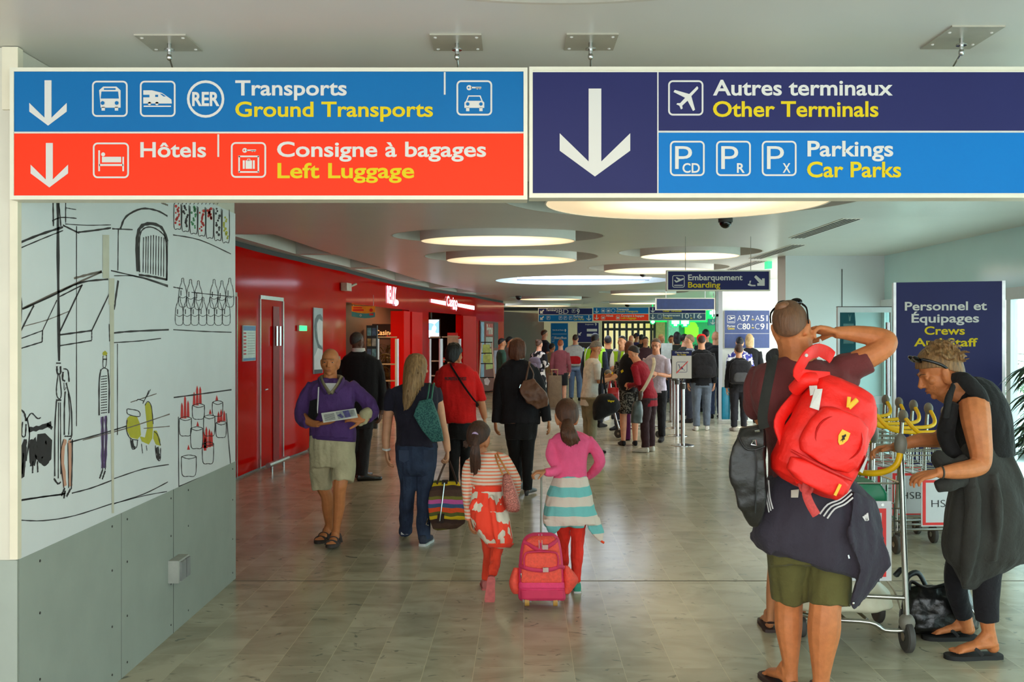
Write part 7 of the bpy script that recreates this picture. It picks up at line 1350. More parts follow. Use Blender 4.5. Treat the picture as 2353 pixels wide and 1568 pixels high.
# ================================================================ people further off
def crowd(x, yt, Z, yaw, label, sk='olive', hair=None, hs='short', top=(40, 40, 44), legs=(40, 42, 52), shoe=(30, 28, 28), arms='down', leg='trousers', pitch=6, lean=0, tm=None, lm=None, sleeve=1., vox=.0095, extra=None, hd=1., topz=.47, step=.0, group=None, hyaw=None):
    b = W(x, HY, Z); b.z = 0; H = W(x, yt, Z).z / 1.0; Rz = Matrix.Rotation(-math.radians(yaw), 3, 'Z'); L = Matrix.Rotation(-math.radians(lean), 3, 'X')
    def P(px, py, pz):
        v = Vector((px, py, pz))
        if pz > .52 and lean: v = Vector((0, 0, .52)) + L @ (v - Vector((0, 0, .52)))
        return b + Rz @ (v * H)
    M = {k: MB() for k in ('body', 'hair', 'top', 'legs', 'shoe', 'shoe2')}
    def ring(z, a, d, y=0, n=20): return [P(a * math.copysign(abs(math.cos(t)) ** .85, math.cos(t)), y + d * math.copysign(abs(math.sin(t)) ** .85, math.sin(t)), z) for t in [2 * math.pi * i / n for i in range(n)]]
    T = [(.845, .042, .036), (.825, .085, .048), (.805, .108, .056), (.74, .106, .068), (.65, .094, .064), (.58, .094, .064), (.52, .1, .07), (topz, .104, .073)]
    M['top'].loft([ring(*t) for t in T]); M['body'].loft([ring(z, a * .86, d * .86) for z, a, d in T[1:-1] + [(.46, .095, .065)]])
    hr = .065 * hd; hc = P(0, .012, 1 - hr); fr = rotm(yaw if hyaw is None else hyaw, pitch + lean * .6); sc = .13 * H * hd / .238
    if lean: fr = rotm(yaw if hyaw is None else hyaw, pitch + lean)
    head_blobs(M['body'], hc, fr, sc); M['body'].tube([hc + Vector((0, 0, -.03 * H)), P(0, 0, .83)], [.033 * H, .04 * H], 12)
    for q in (-1, 1):
        S = P(q * .1, 0, .8)
        if arms == 'down' or (arms == 'one' and q < 0): E_, Wr, dv = P(q * .135, -.015, .63), P(q * .135, .03, .49), Rz @ Vector((0, .15, -1))
        elif arms in ('fold', 'one'): E_, Wr, dv = P(q * .13, .0, .635), P(q * .05, .14, .66), Rz @ Vector((-q * .5, .8, .15))
        else: E_, Wr, dv = P(q * .125, .03, .64), P(q * .08, .16, .68), Rz @ Vector((-q * .2, .9, .5))
        M['body'].tube([S, S.lerp(E_, .5), E_, E_.lerp(Wr, .4), Wr], [.03 * H, .027 * H, .023 * H, .022 * H, .015 * H], 10)
        hand_blobs(M['body'], Wr, dv, Rz @ Vector((-q, 0, -.2)), -q, .56 * H, curl=(22, 32, 25))
        if sleeve > .6: M['top'].tube([S, E_, E_.lerp(Wr, min(1, sleeve * .95))], [.037 * H, .032 * H, .026 * H], 12)
        else: M['top'].tube([S, S.lerp(E_, sleeve * 1.6)], [.037 * H, .036 * H], 12)
        st = q * step; hp_, kn, an = P(q * .052, 0, .49), P(q * .056, st * .5 + .01, .28), P(q * .056, st, .045)
        M['body'].tube([hp_, kn, kn.lerp(an, .3), an], [.055 * H, .035 * H, .034 * H, .021 * H], 10)
        if leg == 'trousers': M['legs'].tube([hp_, P(q * .054, st * .3, .36), kn, P(q * .056, st, .05)], [.062 * H, .05 * H, .044 * H, .036 * H], 12)
        elif leg == 'shorts': M['legs'].tube([hp_, P(q * .056, st * .4, .31)], [.064 * H, .058 * H], 12)
        h = P(q * .056, st - .02, 0.0); dv = Rz @ Vector((q * .12, 1, 0)); k = .57 * H
        shoe_blobs(M['shoe' if q < 0 else 'shoe2'], h, dv, k); foot_blobs(M['body'], h + Vector((0, 0, .008)), dv, k * .85, False)
    if leg == 'skirt': M['legs'].loft([ring(.53, .092, .064), ring(.48, .108, .078), ring(.4, .115, .085), ring(.31, .112, .085)])
    else: M['legs'].loft([ring(.53, .095, .066), ring(.49, .102, .072), ring(.45, .1, .07)])
    hair = hair or HAIRB
    def hq(a, c, d): return hc + fr @ (Vector((a, c, d)) * sc)
    f = Fig(Z, x, 0); f.hc, f.hR, f.hs = hc, fr, sc; f.M = M
    if hs != 'bald': f.hair('hair', 1.055 if hs != 'crop' else 1.03, -.06, .025)
    if hs == 'long': M['hair'].loft([[hq(a * math.cos(t), -.035 + .06 * math.sin(t), z) for t in [2 * math.pi * i / 14 for i in range(14)]] for z, a in ((.06, .08), (-.03, .088), (-.1, .085), (-.16, .06))])
    if hs == 'bun': M['hair'].ell(hq(0, -.1, .08), (.045 * sc, .045 * sc, .04 * sc))
    if hs == 'tail': M['hair'].tube([hq(0, -.1, .03), hq(0, -.15, -.02), hq(0, -.14, -.12)], [.025 * sc, .032 * sc, .012 * sc], 8)
    o = M['body'].build('person', SK[sk], None, b, vox, 2); tag(o, label, 'person', group)
    far = Z > 23
    if hs != 'bald': M['hair'].build('hair', hair, o, None, vox * .9, 2)
    t_ = M['top'].build('top', tm or cloth('cloth %d %d %d' % top, *top), o, None, vox * 1.1, 2, .008 if not far else 0, 10)
    M['legs'].build('skirt' if leg == 'skirt' else leg, lm or cloth('cloth %d %d %d' % legs, *legs), o, None, vox * 1.1, 2, .008 if not far else 0, 10)
    for k in ('shoe', 'shoe2'): M[k].build('shoe', cloth('shoe %d %d %d' % shoe, *shoe), o, None, vox * .9, 2)
    if extra == 'cap':
        m = MB(); m.lathe(hc + Vector((0, 0, 0)), [(.09 * sc, .02 * sc), (.092 * sc, .06 * sc), (.08 * sc, .1 * sc), (.05 * sc, .125 * sc), (.001, .132 * sc)], 20); m.poly([hq(-.06, .07, .04), hq(-.04, .15, .03), hq(.04, .15, .03), hq(.06, .07, .04)], (0, 0, .008)); m.build('cap', cloth('red cap', 226, 34, 24) if Z < 25 else cloth('navy cap', 30, 34, 60), o)
    if extra == 'glasses' or extra == 'glasses2':
        m = MB()
        for q in (-1, 1): m.tube([hq(q * .036 + .022 * math.cos(t), .092, .006 + .017 * math.sin(t)) for t in [2 * math.pi * i / 12 for i in range(13)]], .002 * sc, 5); m.tube([hq(q * .058, .09, .01), hq(q * .08, .0, .008)], .002 * sc, 5)
        m.tube([hq(-.014, .096, .01), hq(.014, .096, .01)], .002 * sc, 5); m.build('glasses', mat('thin frame', rgb(120, 110, 100), .3, .5, 0), o)
    if Z < 20 and abs(((yaw if hyaw is None else hyaw) + 180) % 360 - 180) > 55: face_parts(o, hc, fr, sc)
    o['_'] = 0; del o['_']
    return o, P, Rz, H, t_
def backpack(fig, name, label, m, w=.15, h=.26, d=.1, z=.68, cat='bag', trim=None, tilt=0.):
    o, P, Rz, H, _ = fig; c = P(0, -.075 - d * .5 / H * .9, z); t = thing(name, label, cat, c - Vector((0, 0, h * H / 2)))
    mb = MB(); mb.loft([[c + Rz @ Vector((w * k * math.copysign(abs(math.cos(q)) ** .6, math.cos(q)) * H / 1.0 + tilt * zz, d * k * math.copysign(abs(math.sin(q)) ** .6, math.sin(q)) * H * .55, zz * h * H)) for q in [2 * math.pi * i / 20 for i in range(20)]] for zz, k in ((-.5, .75), (-.42, 1), (.1, 1), (.38, .85), (.5, .5))]); mb.build('bag_body', m, t, None, .01, 3, .006, 9)
    mb = MB(); mb.loft([[c + Rz @ Vector((w * .72 * k * math.copysign(abs(math.cos(q)) ** .6, math.cos(q)) * H + tilt * zz, -d * .5 * H + .03 * k * math.sin(q), zz * h * H)) for q in [2 * math.pi * i / 16 for i in range(16)]] for zz, k in ((-.4, .8), (-.3, 1), (-.08, .9), (0, .6))]); mb.build('front_pocket', trim or m, t, None, .01, 3)
    for q in (-1, 1):
        mb = MB(); mb.tube([P(q * .06, -.06, .79), P(q * .065, .0, .83), P(q * .07, .062, .76), P(q * .09, .03, .62), P(q * .085, -.05, .58)], .014, 8, 0, (.4, 1.2), None, 3); mb.build('strap', trim or m, t)
    return t
BKN = cloth('black nylon', 26, 25, 28)
PR = patches('black and grey print', [(rgb(26, 25, 26), .6), (rgb(120, 116, 108), .4)], 60)
# ---- the group sorting bags in the middle
A = crowd(1354, 783, 15.3, 72, 'grey-haired man in a white shirt looking down, black bag in hand', hair=HAIRG, top=(206, 200, 192), legs=(138, 128, 102), arms='fwd', pitch=32, sleeve=.55, topz=.42, lean=7, vox=.008)
crowd(1446, 784, 16.3, -4, 'woman in a speckled black top and skirt with bare calves, seen from behind', 'fair', tm=PR, lm=PR, hair=hairm('red brown hair', 104, 60, 38), hs='long', leg='skirt', topz=.5)
Bp = crowd(1490, 788, 15.4, -55, 'grey-black-haired woman in a maroon cardigan bending to the left', 'fair', hair=hairm('salt black hair', 44, 40, 40), tm=cloth('maroon knit', 142, 14, 32, .1), legs=(56, 34, 38), shoe=(206, 200, 188), arms='fold', lean=20, pitch=8, topz=.42, vox=.008)
crowd(1508, 778, 17.0, 205, 'man with glasses in a pale lilac short-sleeved shirt facing left', 'fair', hair=hairm('short grey brown hair', 88, 72, 58), top=(196, 184, 200), legs=(30, 30, 34), arms='fold', sleeve=.55, extra='glasses', pitch=14, vox=.008)
# ---- queue on the right
A = crowd(1612, 769, 18.9, 4, 'man in a red cap, black jacket and jeans with a black backpack', 'pale', top=(24, 24, 27), legs=(92, 102, 116), shoe=(206, 204, 196), extra='cap', step=.03); backpack(A, 'backpack', 'black backpack on the back of the man in the red cap', BKN, .14, .25)
A = crowd(1698, 791, 18.8, 2, 'boy in a black jacket with a black backpack, seen from behind', 'pale', top=(22, 22, 25), legs=(28, 28, 34), shoe=(150, 140, 130), hd=1.12); backpack(A, 'backpack', 'black backpack with grey piping worn by the boy in black', BKN, .13, .27, trim=cloth('grey trim', 70, 70, 72))
crowd(1700, 775, 20.2, 8, 'dark-haired woman in a blue and white print blouse standing behind the boy', 'pale', hair=HAIRK, hs='bun', tm=patches('blue white print', [(rgb(60, 62, 138), .55), (rgb(216, 216, 222), .45)], 22), legs=(36, 36, 44), shoe=(190, 160, 140))
crowd(1722, 768, 20.6, 10, 'blonde person in a black coat at the right end of the queue', 'pale', hair=hairm('blonde hair', 188, 156, 108), hs='long', top=(24, 24, 26), legs=(30, 30, 34))
A = crowd(1669, 770, 22.8, 12, 'fair-haired woman with a bun in a pale blue jacket', 'fair', hair=hairm('fair hair', 176, 150, 112), hs='bun', top=(160, 182, 196), legs=(60, 64, 84)); 
A = crowd(1645, 762, 21.7, -6, 'bald man in a dark jacket and jeans with a black backpack', 'fair', hs='bald', top=(40, 40, 46), legs=(56, 66, 96), step=.02); backpack(A, 'backpack', 'black backpack with a green tag on the bald man in jeans', BKN, .14, .25)
crowd(1622, 757, 23.5, 0, 'tall dark-haired person standing behind the red-capped man', 'pale', hair=HAIRK, top=(44, 44, 50))
crowd(1586, 769, 20.6, -70, 'young man with glasses in a grey speckled shirt, in profile beside the red cap', 'pale', hair=hairm('light brown hair', 128, 104, 72), tm=patches('grey speckle', [(rgb(92, 98, 108), .5), (rgb(134, 138, 146), .5)], 70), arms='fold', extra='glasses')
crowd(1572, 768, 22.5, 70, 'dark-haired man in profile to the right, above the no-trolley placard', 'fair', hair=HAIRK, top=(46, 50, 40))
crowd(1556, 763, 23.0, 5, 'dark-haired person in a dark olive jacket, back turned, left of the placard top', 'olive', hair=HAIRK, hs='long', top=(36, 40, 30))
crowd(1543, 771, 27, 185, 'dark-haired man facing the viewer under the far lit crosses', 'olive', hair=HAIRK, top=(34, 32, 34))
crowd(1519, 769, 27.5, 150, 'fair-haired woman under the far lit crosses', 'fair', hair=hairm('blonde hair', 188, 156, 108), hs='long', top=(60, 56, 52))
crowd(1483, 774, 26, 170, 'dark-haired woman facing the viewer left of the man with glasses', 'olive', hair=HAIRK, hs='long', top=(70, 40, 44))
crowd(1474, 769, 31, 20, 'distant person with black hair before the far glazed doors, right of the navy cap', 'olive', hair=HAIRK, top=(40, 36, 34))
crowd(1462, 766, 32, 60, 'distant man in a navy cap and violet-blue jacket', 'olive', top=(54, 52, 110), extra='cap')
crowd(1451, 771, 29, -10, 'distant bald man in a grey jacket before the far glazed doors', 'fair', hs='bald', top=(120, 110, 98))
# ---- workers in hi-vis, people to the left
HV = mat('hi-vis yellow', rgb(176, 240, 40), .6, 0, .04)
def vest(fig):
    o, P, Rz, H, _ = fig; mb = MB()
    for q in (-1, 1): mb.loft([[P(q * a, y * d, z) for a, y in ((.02, 1), (.095, .85), (.118, .0), (.095, -.85), (.02, -1), (.02, -.9), (.08, -.7), (.09, 0), (.08, .7), (.02, .9))] for z, d in ((.835, .062), (.76, .08), (.65, .078), (.55, .078))])
    v = mb.build('hi_vis_vest', HV, o); mb = MB()
    for q in (-1, 1): mb.tube([P(q * .075, -.082, .66), P(q * .075, -.084, .76), P(q * .07, -.03, .838), P(q * .07, .03, .838), P(q * .075, .084, .76), P(q * .075, .082, .66)], .024 * H, 6, 0, (1, .25), None, 2)
    mb.build('reflective_strip', mat('reflective strip', rgb(230, 236, 236), .35, 0, 0), v)
A = crowd(1430, 772, 19.0, 215, 'bearded worker in a yellow hi-vis vest over a grey hoodie, facing left', 'pale', hair=HAIRK, hs='crop', top=(140, 148, 162), legs=(50, 54, 70), arms='fold', pitch=0); vest(A)
A = crowd(1367, 766, 19.6, 30, 'worker in a yellow hi-vis vest half hidden behind the white-shirted man', 'brown', hair=HAIRK, hs='crop', top=(50, 56, 80)); vest(A)
crowd(1397, 772, 21.5, 5, 'person in black standing with back turned between the two hi-vis vests', 'olive', hair=HAIRK, top=(22, 21, 22))
A = crowd(1322, 769, 27.5, 12, 'balding man in a pale blue shirt and jeans with a red and white backpack', 'fair', hair=HAIRB, hs='crop', top=(150, 168, 196), legs=(96, 116, 146), step=.04); backpack(A, 'backpack', 'red and white backpack on the man in the pale blue shirt', mat('pale grey pack', rgb(196, 196, 190), .7), .16, .3, .12, trim=cloth('red pack', 196, 24, 30))
crowd(1288, 781, 25.6, 10, 'red-haired boy in a dusty red shirt and black shorts pulling a brown case', 'fair', hair=hairm('red hair', 160, 82, 42), top=(146, 76, 80), legs=(30, 28, 28), leg='shorts', sleeve=.9)
crowd(1268, 789, 28, 40, 'small dark-haired child beside the red-haired boy', 'olive', hair=HAIRK, top=(130, 120, 90), legs=(150, 130, 110), leg='shorts', hd=1.15)
A = crowd(1238, 781, 23.5, 40, 'woman with pinned-up brown hair in a black and cream flowered dress', 'fair', hair=hairm('brown hair', 84, 56, 40), hs='bun', tm=patches('flower print', [(rgb(22, 20, 20), .62), (rgb(196, 184, 170), .38)], 14), lm=patches('flower print', [(0,) * 4, 1], 14), leg='skirt', arms='fold'); backpack(A, 'backpack', 'small grey backpack on the woman in the flowered dress', cloth('grey mauve canvas', 104, 92, 100), .1, .16, .06)
crowd(1250, 758, 30, 60, 'tall man in a dark T-shirt rising above the woman in the flowered dress', 'fair', hair=hairm('brown hair', 84, 56, 40), top=(44, 46, 58), sleeve=.5)
crowd(1152, 778, 24, 75, 'man with glasses in a dark green jacket by the poster window', 'olive', hair=HAIRK, top=(40, 66, 50), arms='fold', extra='glasses')
crowd(1170, 774, 25.5, 80, 'dark-haired woman in a grey top behind the green-jacketed man', 'olive', hair=HAIRK, hs='tail', top=(110, 104, 104), arms='fold')
# ---- their bags
def softbag(name, label, Z, rows, m, d=.1, cat='bag', handles=(), hm=BKN, sc=2.6):
    g = Fig(Z, rows[0][1], 0); g.R('b', [(r[0], r[1], r[2], 0, d * (r[3] if len(r) > 3 else 1)) for r in rows], ex=sc); t = thing(name, label, cat, g.p((rows[-1][1] + rows[-1][2]) / 2, rows[-1][0])); g.M['b'].build('bag_body', m, t, None, .01, 3, .008, 9)
    for h in handles:
        m2 = MB(); m2.tube([g.p(*q) for q in h], .012, 8, 0, (.5, 1.2), None, 3); m2.build('handle', hm, t)
    return t, g
t, g = softbag('travel_bag', 'black travel bag with yellow lettering held by the white-shirted man', 14.95, [(905, 1379, 1407, .6), (912, 1372, 1414), (930, 1362, 1426, 1.1), (945, 1362, 1420, 1.1), (958, 1362, 1396, 1), (966, 1364, 1380, .7)], BKN, .16, handles=(((1379, 912, -.05), (1381, 880, -.05), (1384, 846, 0)), ((1394, 908, .05), (1388, 880, .05), (1386, 846, .03))))
m = MB(); add_text(m, 'Wagner', g.p(1396, 924, -.175), UX, UZ, 0, 16 * g.k, 4.5 * g.k, .03); m.build('yellow_lettering', SY, t, smooth=False)
softbag('carrier_bag', 'red glossy carrier bag beside the black travel bag', 15.5, [(891, 1396, 1421, .7), (905, 1396, 1423), (924, 1400, 1424, .9)], mat('red carrier', rgb(190, 28, 30), .3, 0, .1, 8), .08, handles=(((1400, 892, 0), (1404, 872, 0), (1412, 872, 0), (1416, 892, 0)),), hm=mat('red carrier', rgb(190, 28, 30)))
softbag('backpack', 'black backpack with a yellow tag on the speckled-top woman', 15.85, [(812, 1438, 1466, .6), (824, 1426, 1470), (850, 1421, 1470, 1.1), (876, 1418, 1466, 1.2), (893, 1424, 1464, 1), (902, 1436, 1460, .7)], BKN, .15)
m = MB(); g = Fig(15.66, 0, 0); m.poly([g.p(1426, 853), g.p(1431, 849), g.p(1433, 854), g.p(1428, 858)], (0, .01, 0)); m.build('yellow_tag', SY, [o for o in scene.objects if o.name.startswith('backpack')][-1])
softbag('handbag', 'grey leather handbag hanging low beside the maroon cardigan', 15.1, [(922, 1456, 1473, .7), (935, 1453, 1477), (955, 1450, 1477), (973, 1449, 1476, .9)], mat('grey leather bag', rgb(70, 76, 76), .4, 0, .15, 10), .09, handles=(((1459, 924, 0), (1462, 906, 0), (1467, 900, .05)), ((1470, 924, 0), (1468, 906, 0), (1468, 900, .05))))
t, g = softbag('purse', 'small brown purse on a cream strap over the maroon cardigan', 15.0, [(899, 1470, 1477, .6), (908, 1467, 1478), (920, 1467, 1474, .7)], mat('brown purse', rgb(76, 54, 40), .5), .06)
m = MB(); m.tube([g.p(1474, 901), g.p(1484, 886, -.02), g.p(1497, 860, .02), g.p(1503, 836, .1), g.p(1501, 823, .3)], .022, 8, 0, (.4, 1.1), None, 4); m.build('strap', mat('cream strap', rgb(206, 192, 168), .6), t)
def hardcase(name, label, Z, x0, y0, x1, y1, m, d=.24, hy=None, dep=0):
    f = Fig(Z, 0, 0); t = thing(name, label, 'suitcase', f.p((x0 + x1) / 2, y1)); f.R('b', [(y0, x0 + 1, x1 - 1, 0, d * .42), (y0 + 2, x0, x1, 0, d / 2), (y1 - 4, x0, x1, 0, d / 2), (y1 - 2, x0 + 1, x1 - 1, 0, d * .42)], ex=5, res=2); f.M['b'].build('shell', m, t, ang=60)
    if hy:
        b = MB()
        for x in (x0 + (x1 - x0) * .3, x0 + (x1 - x0) * .7): b.cyl(f.p(x, y0 + 2), f.p(x, hy), .01, n=8)
        b.tube([f.p(x0 + (x1 - x0) * .25, hy), f.p(x0 + (x1 - x0) * .75, hy)], .014, 8); b.build('pull_handle', mat('bronze handle', rgb(150, 112, 56), .4), t)
    for x in (x0 + 3, x1 - 3): b = MB(); p = f.p(x, y1 - 1.5, -d * .3); b.cyl(p - Vector((.02, 0, 0)), p + Vector((.02, 0, 0)), 1.6 * f.k, n=12); b.build('wheel', TY, t)
hardcase('suitcase', 'taupe fabric suitcase with a raised handle, pulled by the red-haired boy', 24.4, 1258, 866, 1291, 936, cloth('taupe fabric', 112, 90, 66), .3, 850)
hardcase('suitcase', 'upright turquoise suitcase in the queue beside the boy in black', 20.4, 1658, 893, 1678, 963, mat('turquoise shell', rgb(0, 120, 150), .4), .26)
hardcase('suitcase', 'upright purple suitcase behind the bare calves of the speckled-top woman', 17.2, 1433, 944, 1449, 1010, cloth('purple fabric', 84, 20, 70), .26)
# ---- barrier posts, placard, trolley in the middle
first = None
pl = ['steel barrier post carrying the no-trolley placard', 'steel barrier post just behind the placard post', 'third steel barrier post from the viewer', 'farthest steel barrier post by the grey barriers']
for (x, yb), l in zip(((1569, 1024), (1556, 1002), (1549, 985), (1543, 970)), pl):
    Z = GZ(yb); p = ((x - HX) * Z / F, Z, 0)
    if first is None:
        first = thing('barrier_post', l, 'barrier post', p, 'steel barrier posts'); m = MB(); m.lathe(p, [(.001, 0), (.18, 0), (.18, .008), (.06, .028), (.032, .03), (.032, .95), (.04, .955), (.04, 1.0), (.001, 1.0)], 28); m.build('post', ch, first); m = MB(); m.lathe((p[0], p[1], .9), [(.034, 0), (.045, 0), (.045, .09), (.034, .09)], 20); m.build('belt_head', mat('dark mount', rgb(60, 58, 56)), first)
    else: copy_tree(first, p, l, 'steel barrier posts')
f = Face(16.2); t = thing('placard', 'placard on a barrier post forbidding trolleys, navy strip over a struck-out trolley', 'sign', f.p(1567, 872))
m = MB(); f.quad(m, 1543, 805, 1590.5, 871.5, 0, 0, .03); m.build('frame', dk, t, smooth=False); m = MB(); f.quad(m, 1544.5, 818, 1589, 870, .002, 0, .002); m.build('sheet', mat('white sheet', rgb(214, 208, 204), .5, 0, .02), t, smooth=False); m = MB(); f.quad(m, 1544.5, 806.5, 1589, 818, .002, 0, .002); m.build('navy_strip', NAVY, t, smooth=False)
m = MB(); f.text(m, 'Chariots interdits', 1551, 812, 1583, 3.6, .004); m.build('white_lettering', SW, t, smooth=False); m = MB(); f.text(m, 'No Trolley', 1556, 817, 1577, 3.4, .004); m.build('yellow_lettering', SY, t, smooth=False)
m = MB(); f.rframe(m, 1554, 832, 1579, 856, 3, .9, .004); f.poly(m, [(1558, 838), (1561, 838), (1563, 847), (1571, 848), (1571, 849), (1562, 849), (1560, 839.5), (1558, 839)], .004); f.quad(m, 1564, 843, 1569, 848, .004); f.circ(m, 1572, 851, 1, .005); m.build('trolley_pictogram', mat('navy print', rgb(40, 44, 100), .6), t, smooth=False)
m = MB(); f.poly(m, [(1553.5, 857), (1580, 830), (1581, 831.5), (1555, 858.5)], .006); m.build('red_strike', RB, t, smooth=False)
m = MB(); m.cyl(f.p(1569, 876, -.1), f.p(1569, 870, -.02), .02); m.build('clamp', ch, t)
t = copy_tree(bpy.data.objects['luggage_trolley'], ((1405 - HX) * 17 / F, 17.9, 0), 'luggage trolley among the people sorting bags in the middle distance', None, -1.9)
if 'group' in t: del t['group']
f = Face(21); t = thing('notice_stand', 'pale blank panel behind the no-trolley placard', 'stand', ((1532 - HX) * 21 / F, 21, 0)); m = MB(); f.quad(m, 1520, 789, 1545, 826, 0, 0, .04); m.build('panel', mat('pale panel', rgb(196, 206, 206), .5), t, smooth=False); m = MB(); m.box2((f.p(1523, 0).x, 21.005, 0), (f.p(1526, 0).x, 21.03, f.p(0, 826).z)); m.box2((f.p(1539, 0).x, 21.005, 0), (f.p(1542, 0).x, 21.03, f.p(0, 826).z)); m.build('legs', dk, t, smooth=False)
# ================================================================ plants
def leaf(mb, p, d, ln, w, droop=.5, n=5):
    d = Vector(d).normalized(); s = d.cross(Vector((0, 0, 1)));
    if s.length < .01: s = Vector((1, 0, 0))
    s.normalize(); L, R_, c = [], [], Vector(p)
    for i in range(n + 1):
        f = i / n; ww = w * math.sin(math.pi * min(1, .12 + .88 * f)) * (1 if f < 1 else 0); q = Vector(p) + d * (ln * f) + Vector((0, 0, -droop * ln * f * f)); up = Vector((0, 0, .002))
        L.append(q + s * ww); R_.append(q - s * ww)
    vs = L + R_; mb.add(vs, [(i, i + 1, n + 2 + i, n + 1 + i) for i in range(n)])
LF = mat('palm leaf green', rgb(52, 92, 34), .45, 0, .3, 4); LF2 = mat('dark leaf green', rgb(34, 58, 28), .45, 0, .3, 5); TRK = mat('trunk brown', rgb(96, 76, 56), .8, 0, .3, 12); POT = mat('pale pot', rgb(170, 168, 160), .5)
def plant(label, base, h, n, ln, m, seed, spread=.9, name='potted_palm', pot=True, fan=True):
    rd = random.Random(seed); b = Vector(base); t = thing(name, label, 'plant', b)
    if pot: q = MB(); q.lathe(b, [(.001, 0), (.16, 0), (.22, .4), (.2, .4), (.19, .36), (.001, .36)], 24); q.build('pot', POT, t)
    q = MB(); stems = [(b + Vector((rd.uniform(-.06, .06), rd.uniform(-.06, .06), .3)), b + Vector((rd.uniform(-.25, .25), rd.uniform(-.25, .25), h * rd.uniform(.55, .95)))) for _ in range(3)]
    for a, c in stems: q.tube([a, a.lerp(c, .5) + Vector((rd.uniform(-.05, .05), 0, 0)), c], .02, 8, res=3)
    q.build('stem', TRK, t); q = MB()
    for i in range(n):
        a, c = stems[i % 3]; p = a.lerp(c, rd.uniform(.35, 1)); th = rd.uniform(0, 6.283); d = Vector((math.cos(th), math.sin(th), rd.uniform(-.1, .8))); fr = d.normalized() * (ln * rd.uniform(.5, 1)); e = p + fr + Vector((0, 0, -.1))
        q.tube([p, p + fr * .6, e], .004, 5)
        for k in range(7 if fan else 9):
            if fan: a2 = th + (k - 3) * .38; leaf(q, e, (math.cos(a2), math.sin(a2), .1), ln * .55, .02, .7)
            else:
                u = .3 + k * .08; o = p.lerp(e, u); sd = 1 if k % 2 else -1; a2 = th + sd * .9; leaf(q, o, (math.cos(a2), math.sin(a2), .2), ln * .4, .014, .5)
    q.build('fronds', m, t, smooth=False); return t
plant('leafy dark green potted plant by the right window, cut by the picture edge', (4.95, 8.95, 0), 2.3, 44, .55, LF2, 4)
plant('pale green palm outside the right window', (6.6, 12.6, -.06), 2.3, 26, .8, LF, 9, fan=False)
plant('palm beside the white gate wall under the teal arrow sign', ((1650 - HX) * 25 / F, 25, 0), 2.35, 26, .8, LF2, 12, fan=False)
# ================================================================ glass door leaf with a leaning teal board
Z = 11.5; X = lambda x: (x - HX) * Z / F
t = thing('glass_screen', 'white framed glass door screen standing between the white wall and the navy totem', 'door', (X(1993), Z, 0)); m = MB(); zt = EYE + 66 * Z / F
m.box2((X(1925), Z, 0), (X(1930), Z + .05, zt)); m.box2((X(2047), Z, 0), (X(2064), Z + .05, zt)); m.box2((X(1930), Z, zt - .06), (X(2047), Z + .05, zt)); m.box2((X(1930), Z, .98), (X(2047), Z + .05, 1.07)); m.box2((X(1930), Z, 0), (X(2047), Z + .05, .1)); m.build('frame', fm, t, smooth=False)
m = MB(); m.box2((X(1930), Z + .02, .1), (X(2047), Z + .026, zt - .06)); m.build('pane', GLASS, t, smooth=False); m = MB(); m.box2((X(1925), Z - .003, zt), (X(2066), Z + .052, zt + .008)); m.build('top_edge', dk, t, smooth=False)
m = MB(); m.cyl((X(2036), Z - .05, .75), (X(2036), Z - .05, 1.9), .022); m.build('pull_bar', ch, t)
Z = 11.9; t = thing('leaning_board', 'teal display board with rounded corner behind the glass door screen', 'board', (X(1945), Z, 0)); pts = [(1931, 862), (1931, 718), (1936, 714), (1958, 712), (1964, 718), (1966, 740), (1967, 862)]; m = MB(); m.poly([W(a, c, Z) for a, c in pts], (0, .04, 0)); m.box2((W(1931, 862, Z).x, Z, 0), (W(1966, 0, Z).x, Z + .04, W(0, 862, Z).z)); m.build('panel', mat('teal board', rgb(54, 106, 118), .4, 0, .06), t, smooth=False); m = MB(); m.poly([W(a, c, Z - .003) for a, c in ((1938, 744), (1962, 744), (1962, 790), (1938, 790))], (0, .002, 0)); m.poly([W(a, c, Z - .003) for a, c in ((1950, 722), (1953, 730), (1956, 722), (1954, 738), (1951, 738))], (0, .002, 0)); m.build('pale_window', mat('pale card', rgb(150, 168, 170), .5), t, smooth=False)
# ================================================================ socket box and drawing on the hoarding
def HP(x, y, d=.0075):
    """point on the hoarding face behind image point (x, y)"""
    Zh = F * (-(HOX + d)) / (HX - x); return Vector((HOX + d, Zh, EYE - (y - HY) * Zh / F))
t = thing('socket_box', 'grey surface-mounted socket box on the hoarding plinth', 'socket', (HOX + .008, 6.02, .36)); a = HP(362, 1310, .008); c = HP(393, 1272, .008)
m = MB(); m.box2((HOX + .008, 5.93, .315), (HOX + .07, 6.12, .445)); m.build('box', mat('pale grey plastic', rgb(172, 172, 164), .45), t, smooth=False); m = MB(); m.box2((HOX + .07, 5.95, .325), (HOX + .082, 6.03, .435)); m.box2((HOX + .07, 6.045, .325), (HOX + .082, 6.11, .435)); m.build('flaps', mat('grey flap', rgb(128, 130, 128), .35), t, smooth=False)
def ribbon(mb, pts, w, lift):
    """ink stroke: a flat band on the vinyl, w in image pixels"""
    P = [HP(x, y, lift) for x, y in pts]; n = len(P); L, R_ = [], []
    for i, p in enumerate(P):
        d = (P[min(i + 1, n - 1)] - P[max(i - 1, 0)]).normalized(); s = d.cross(Vector((1, 0, 0))).normalized(); ww = w * abs(p.y) / F * .5 * (1 + .25 * math.sin(i * 2.7 + p.z * 9)); s = Vector((0, s.y * abs(p.y) / 2, s.z)); L.append(p + s * ww); R_.append(p - s * ww)
    mb.add(L + R_, [(i, i + 1, n + i + 1, n + i) for i in range(n - 1)])
